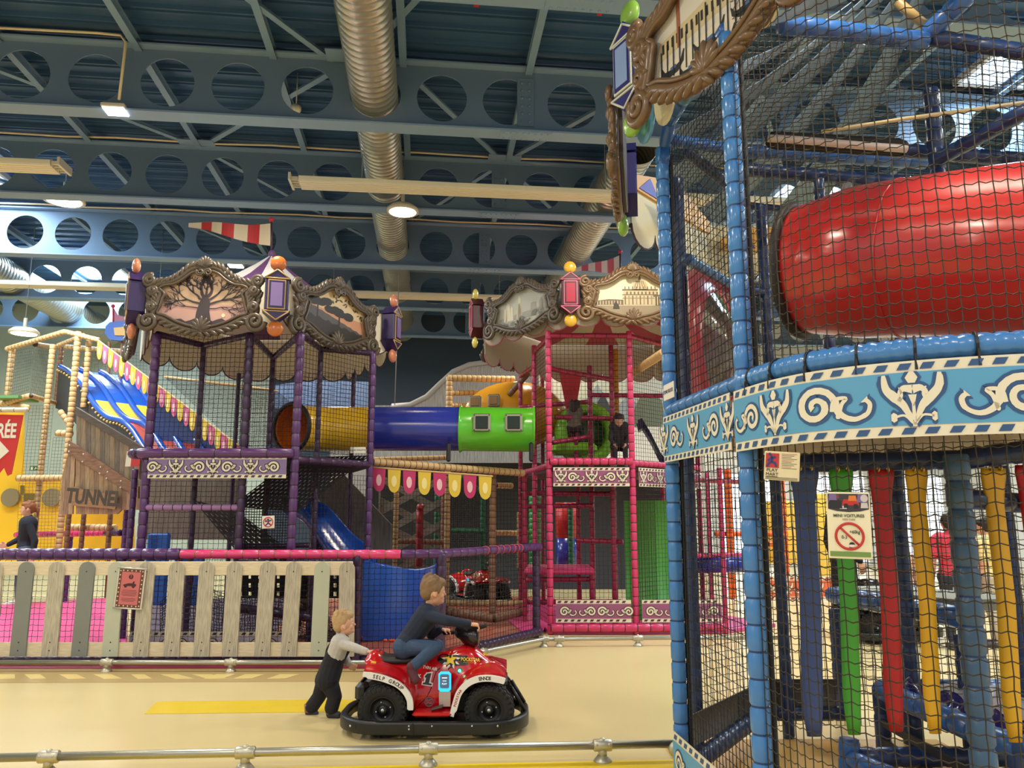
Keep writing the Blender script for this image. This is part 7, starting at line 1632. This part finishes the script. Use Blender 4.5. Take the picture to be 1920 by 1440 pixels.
# ================================================================= picket fence
PFY = 8.2
def px_of(p):
    pass
PF = thing('picket_fence', 'low picket fence of pale and grey wooden slats with round tops, across the left', 'fence', at(330, 1240, PFY))
M_BIRCH = wood('birch_board', (212, 196, 164), (230, 216, 186), (3, 1, 30), .55); M_WASH = wood('washed_pine', (160, 152, 136), (200, 192, 172), (40, 4, 2.5), .6); M_GREYP = mat('slat_grey', (128, 132, 126), .6, noise=.08, nscale=6); M_PALEP = mat('slat_sage', (186, 190, 170), .6, noise=.06, nscale=6)
FR = V((1, .012, 0)).normalized()
for y0, y1, nm in ((1053, 1079, 'upper_rail'), (1205, 1232, 'lower_rail')):
    a, c = at(-60, y1, PFY), at(661, y0, PFY); b = MB(); b.rbox(((a.x + c.x) / 2, PFY + .025, (a.z + c.z) / 2), (c.x - a.x, .022, c.z - a.z), .004); b.build(nm, M_BIRCH, PF)
PK = [(-8, -22, 'w'), (51, 33, 'g'), (108, 92, 'w'), (165, 148, 'g'), (219, 206, 'p'), (277, 263, 'w'), (333, 321, 'w'), (389, 377, 'w'), (441, 430, 'w'), (503, 491, 'w'), (552, 541, 'w'), (605, 597, 'p'), (651, 649, 'w')]
proto = {}
for xt, xb, kind in PK:
    top, bot = at(xt, 1053, PFY), at(xb, 1231, PFY); L = (top - bot).length; w = .16
    if kind not in proto:
        b = MB(); poly = [(-w / 2, 0), (w / 2, 0), (w / 2, L - w * .5)] + [(w / 2 * cos(i * pi / 12), L - w * .5 + w * .5 * sin(i * pi / 12)) for i in range(1, 12)] + [(-w / 2, L - w * .5)]
        b.prism(poly, Matrix.Identity(4), -.011, .011); o = b.build('slat', {'w': M_WASH, 'g': M_GREYP, 'p': M_PALEP}[kind], PF, {'w': None, 'g': 'dark grey slat', 'p': 'pale sage slat'}[kind])
        for v in o.data.vertices: v.co += V(PF.location)
        if o.get('label') is None and 'label' in o: del o['label']
        proto[kind] = o
        for z in (.06, .14, L - .10):
            s = MB().ell((0, -.012, z), (.007, .004, .007), seg=8, rings=5).build('screw', M_INK, o); s.data.transform(Matrix.Translation(wloc(o))); 
    else: o = copy_tree(proto[kind], PF)
    o.location = bot - V(PF.location) + V((0, .002, 0)); d = (top - bot).normalized(); o.rotation_euler = (0, math.atan2(d.x, d.z), 0)
# notice on the fence
M = frm(at(244, 1103, PFY - .04), V((1, 0, 0))) @ Matrix.Rotation(R_(3.2), 4, 'Y'); t = sign_plate('fence_notice', 'pink notice with dotted brown border and small kart drawing, clipped to the fence', M, .285, .41, mat('notice_silver', (214, 208, 196), .35))
b = MB(); b.box((0, -.006, 0), (.255, .003, .38), 0, M); b.build('border', mat('notice_brown', (104, 64, 54), .5), t)
b = MB()
for i in range(9):
    for x in (-.114, .114): b.lathe([(.007, -.001), (.007, .001)], M @ Matrix.Translation((x, -.008, -.172 + i * .043)) @ Matrix.Rotation(pi / 2, 4, 'X'), 8)
for i in range(5):
    for z in (-.176, .176): b.lathe([(.007, -.001), (.007, .001)], M @ Matrix.Translation((-.086 + i * .043, -.008, z)) @ Matrix.Rotation(pi / 2, 4, 'X'), 8)
b.build('border_dots', mat('notice_dot', (240, 214, 170), .5), t)
b = MB(); b.box((0, -.0085, 0), (.192, .003, .325), 0, M); b.build('sheet', mat('notice_pink', (200, 108, 110), .5), t)
mp_ = flat_map(M); b = MB(); b.patch(mp_, [(.024 * cos(a * pi / 10), .115 + .024 * sin(a * pi / 10)) for a in range(20)], .0105)
b.patch(mp_, [(-.07, .022), (.06, .022), (.064, .04), (.04, .05), (.045, .07), (.03, .072), (.02, .052), (-.02, .05), (-.07, .034)], .0105)
for x in (-.045, .035): b.patch(mp_, [(x + .016 * cos(a * pi / 8), .02 + .016 * sin(a * pi / 8)) for a in range(16)], .0108)
for k, w_ in enumerate((.07, .08, .075, .08, .065, 0, .07, .075, .06)):
    if w_: b.ribbon(mp_, [(-w_, -.02 - k * .0135), (w_, -.02 - k * .0135)], .004, .0105)
b.build('print', mat('notice_ink', (70, 32, 38), .5), t); text('!', M @ Matrix.Translation((0, -.0115, .115)), .045, MATS['notice_pink'], t, bold=.001)
for z in (-.2, .2):
    b = MB(); b.tube([M @ V((-.15, -.004, z)), M @ V((.15, -.004, z))], .008, 8); b.build('clip_rail', mat('clip_alu', (210, 210, 206), .3, metal=.7), t)

# ================================================================= net fence behind with its padded rail
NF = thing('net_fence', 'low black net fence under a padded rail that is purple, pink and purple again', 'fence', V((-2.5, 8.38, 0)))
nz = at(500, 1039, 8.38).z; c1, c2 = at(828, 1038, 8.45), at(1012, 1031, 10.2); c1 = V((c1.x, c1.y, nz)); c2 = V((c2.x, c2.y, nz - .01))
lx = lambda px: V((at(px, 1039, 8.38).x, 8.38, nz))
M_HOT = mat('pad_hotpink', (224, 62, 122), .3, coat=.35)
MB().pad([lx(-60), lx(338)], .062, .13, 12).build('rail', [M_PUR1, M_TIE], NF); MB().pad([lx(338), lx(752)], .048, .17, 12).build('rail', [M_HOT, mat('strap_olive', (120, 110, 50), .5)], NF, 'hot pink rail section'); MB().pad([lx(752), c1, c2], .048, .15, 12).build('rail', [M_PUR1, M_TIE], NF)
for t in (.40, .5, .56, .62, .68, .72, .76): q = c1.lerp(c2, t); d = (c2 - c1).normalized(); u1 = d.cross(V((0, 0, 1))); b = MB(); b.tube([q + (u1 * cos(a * pi / 6) + V((0, 0, 1)) * sin(a * pi / 6)) * .052 + d * .01 * sin(a) for a in range(12)], .004, 5, closed=True); b.build('orange_tie', mat('tie_orange', (232, 92, 60), .5), NF)
for p, r in ((c1, .055), (c2 + V((-.05, -.02, 0)), .05), (lx(228), .05), (lx(672), .05)): MB().pad([V((p.x, p.y, 0)), V((p.x, p.y, nz))], r, .13, 10).build('post', [M_PURD, M_TIE], NF)
def nfn(a, c, cell=.058): quadnet(NF, V((a.x, a.y, 0)), V((c.x, c.y, 0)), .06, nz - .03, cell, .0026, M_NETB)
nfn(lx(-60), lx(672)); nfn(lx(672), c1); nfn(c1, c2)
MB().pad([V((c1.x - .1, c1.y, .07)), V((c2.x, c2.y, .07))], .055, .09, 9).build('base_rail', [M_PURD, M_TIE], NF); MB().pad([V((lx(-60).x, 8.38, .05)), V((c1.x, c1.y, .05))], .045, .12, 9).build('base_rail', [M_PURD, M_TIE], NF)
# pink padded rail far left behind
FR2 = thing('padded_rail', 'pink padded hand rail on purple posts behind the woman at the left', 'rail', P2(150, 1000, 10.2))
padbar(FR2, 30, 1003, 14.0, 198, 999, 13.2, .055, M_HOT, name='rail'); padbar(FR2, 198, 999, 13.2, 226, 999, 12.6, .055, M_PURD, name='rail')
for px, y0, y1, Y in ((229, 880, 1200, 9.8), (222, 905, 1150, 12.6), (120, 1001, 1150, 13.6)): vpost(FR2, px, y0, y1, Y, .04, M_PUR1, M_TIE, .12)
M = frm(at(251, 862, 9.25), V((1, 0, 0))); b = MB(); b.prism([(-.09, .10), (-.03, .10), (-.035, -.08), (-.10, -.08)], M, 0, .006, 0); b.prism([(-.03, .10), (.09, .07), (.07, -.08), (-.035, -.08)], M, 0, .006, 1)
tag(b.build('cloth_patch', [M_SIGNW, mat('patch_red', (196, 60, 66), .6)]), 'small white and red cloth tied beside the left end of the purple deck', 'cloth')

# ================================================================= low guide pipes on the floor
M_GALV = mat('galvanised', (176, 174, 162), .30, metal=.85, noise=.12, nscale=12); M_CLAMP = mat('clamp_cast', (188, 184, 168), .4, metal=.7, noise=.15, nscale=25)
def guide(name, label, pts, clamps, r=.024):
    t = thing(name, label, 'guide rail', V((pts[0].x, pts[0].y, 0)), 'galvanised guide rails'); b = MB(); b.tube(pts, r, 14); b.build('pipe', M_GALV, t)
    for p, d in clamps:
        b = MB(); d = d.normalized(); b.tube([p - d * .06, p - d * .055, p + d * .055, p + d * .06], [r * 1.25, r * 1.45, r * 1.45, r * 1.25], 14)
        b.tube([p + V((0, 0, -.005)), p - V((0, 0, p.z - .03))], r * 1.1, 12); b.tube([V((p.x, p.y, .04)), V((p.x, p.y, .012)), V((p.x, p.y, .0))], [r * 1.3, r * 2.2, r * 2.4], 14); b.ell(p + V((0, 0, r * 1.25)), (.02, .02, .014)); b.ell(p + d * .04 + V((0, -r * 1.2, .01)), .009, seg=8, rings=5); b.ell(p - d * .04 + V((0, -r * 1.2, .01)), .009, seg=8, rings=5); b.build('clamp', M_CLAMP, t)
def gz(px, py, z): return gnd(px, py, z)
zr = .10
A0, A1 = gz(-60, 1422, zr), gz(1275, 1394, zr)
on = lambda a, c, px: min((a.lerp(c, i / 400) for i in range(401)), key=lambda p: abs(960 + F_PX * p.x / (p.y * cos(PITCH) + (p.z - CAM_H) * sin(PITCH)) - px))
guide('guide_pipe', 'galvanised guide pipe along the bottom edge in front of the quad', [A0, A1], [(on(A0, A1, px), A1 - A0) for px in (92, 460, 805, 1130)], .026)
b = MB(); e0 = gz(1268, 1405, .1); b.ell(e0, (.05, .03, .05)); tag(b.build('pipe_cap', M_CLAMP), 'rounded grey pipe end touching the blue corner post', 'pipe end')
B0, B1 = gz(-60, 1242, .09), gz(660, 1242, .09); B2, B3 = gz(905, 1222, .09), gz(1020, 1198, .09); B4 = gz(1240, 1196, .09); Bm = gz(735, 1242, .09)
guide('guide_pipe', 'galvanised guide pipe along the foot of the picket fence', [B0, Bm], [(on(B0, Bm, px), B1 - B0) for px in (200, 432)])
guide('guide_pipe', 'galvanised guide pipe bending past the purple net corner and along the pink tower', [Bm + V((.03, 0, 0)), B2, B3, B4, gz(1470, 1196, .09)], [(B2, B3 - B2), (B3, V((1, 0, 0))), (on(B3, B4, 1048), B4 - B3), (on(B3, B4, 1196), B4 - B3)])
# ================================================================= floor markings and mats
def slab(name, label, cat, pts, z, h, m):
    b = MB(); n = len(pts); P = [gnd(x, y, 0) for x, y in pts]; b.add([V((p.x, p.y, z)) for p in P] + [V((p.x, p.y, z + h)) for p in P], [tuple(range(n))[::-1], tuple(range(n, 2 * n))] + [(i, (i + 1) % n, (i + 1) % n + n, i + n) for i in range(n)])
    return tag(b.build(name, m), label, cat)
slab('floor_stripe', 'broad yellow painted stripe on the floor leading to the toddler', 'floor marking', ((270, 1339), (295, 1316), (640, 1312), (760, 1316), (760, 1336), (640, 1335)), .001, .002, mat('paint_yellow', (228, 196, 40), .35, noise=.08, nscale=4))
slab('floor_stripe', 'yellow painted stripe along the bottom edge beside the blue corner post', 'floor marking', ((-60, 1452), (1310, 1424), (1310, 1500), (-60, 1500)), .001, .002, MATS['paint_yellow'])
gb_ = slab('floor_border', 'dull greyish painted border along the far guide pipe', 'floor marking', ((-60, 1255), (640, 1254), (760, 1256), (760, 1282), (640, 1278), (-60, 1281)), .001, .002, mat('paint_border', (188, 164, 112), .35))
slab('floor_mat', 'thin crimson mat edge under the fence guide pipe', 'mat', ((-60, 1255), (700, 1254), (700, 1246), (-60, 1247)), .004, .006, mat('mat_crimson', (160, 56, 80), .5))
M_PDASH = mat('paint_pale', (232, 210, 140), .35)
for k, (x, w, sk) in enumerate(((-2, 30, 0), (45, 30, 12), (110, 34, 18), (175, 34, 20), (245, 26, 14), (300, 34, 30), (360, 36, 30), (405, 36, -24), (460, 36, -24), (525, 36, -26))):
    slab('floor_dash', 'pale slanted floor dash on the grey border by the fence foot', 'floor marking', ((x + sk, 1274), (x, 1265), (x + w, 1265), (x + w + sk, 1273)), .0032 + (.0012 if k > 6 else 0), .001, M_PDASH)['group'] = 'pale floor dashes by the fence'
M_MPNK, M_MRED = mat('mat_hotpink', (226, 76, 142), .5), mat('mat_brick', (164, 88, 68), .55, noise=.06)
slab('floor_mat', 'bright pink floor mat behind the left part of the picket fence', 'mat', ((-80, 1215), (-60, 1143), (232, 1124), (238, 1215)), .01, .04, M_MPNK)
slab('floor_mat', 'brick red floor mat around the blue slide, inside the net fence', 'mat', ((480, 1236), (560, 1128), (1010, 1122), (1018, 1192), (880, 1216), (740, 1236)), .008, .03, M_MRED)
slab('floor_mat', 'pink corner of the floor mat beside the pink tower', 'mat', ((940, 1160), (1010, 1125), (1040, 1128), (1018, 1192), (985, 1196)), .04, .012, M_MPNK)
for x, y, z_ in ((725, 1146, 0), (732, 1153, 0), (735, 1158, 0), (739, 1163, 0), (722, 1149, 0)):
    p = at(x, y, 9.6); tag(MB().ell((p.x, p.y, max(.055, .055)), .018, seg=10, rings=6).build('bead', mat('bead_orange', (236, 92, 50), .4)), 'small orange bead lying on the brick red mat behind the net', 'bead', 'orange beads on the mat')
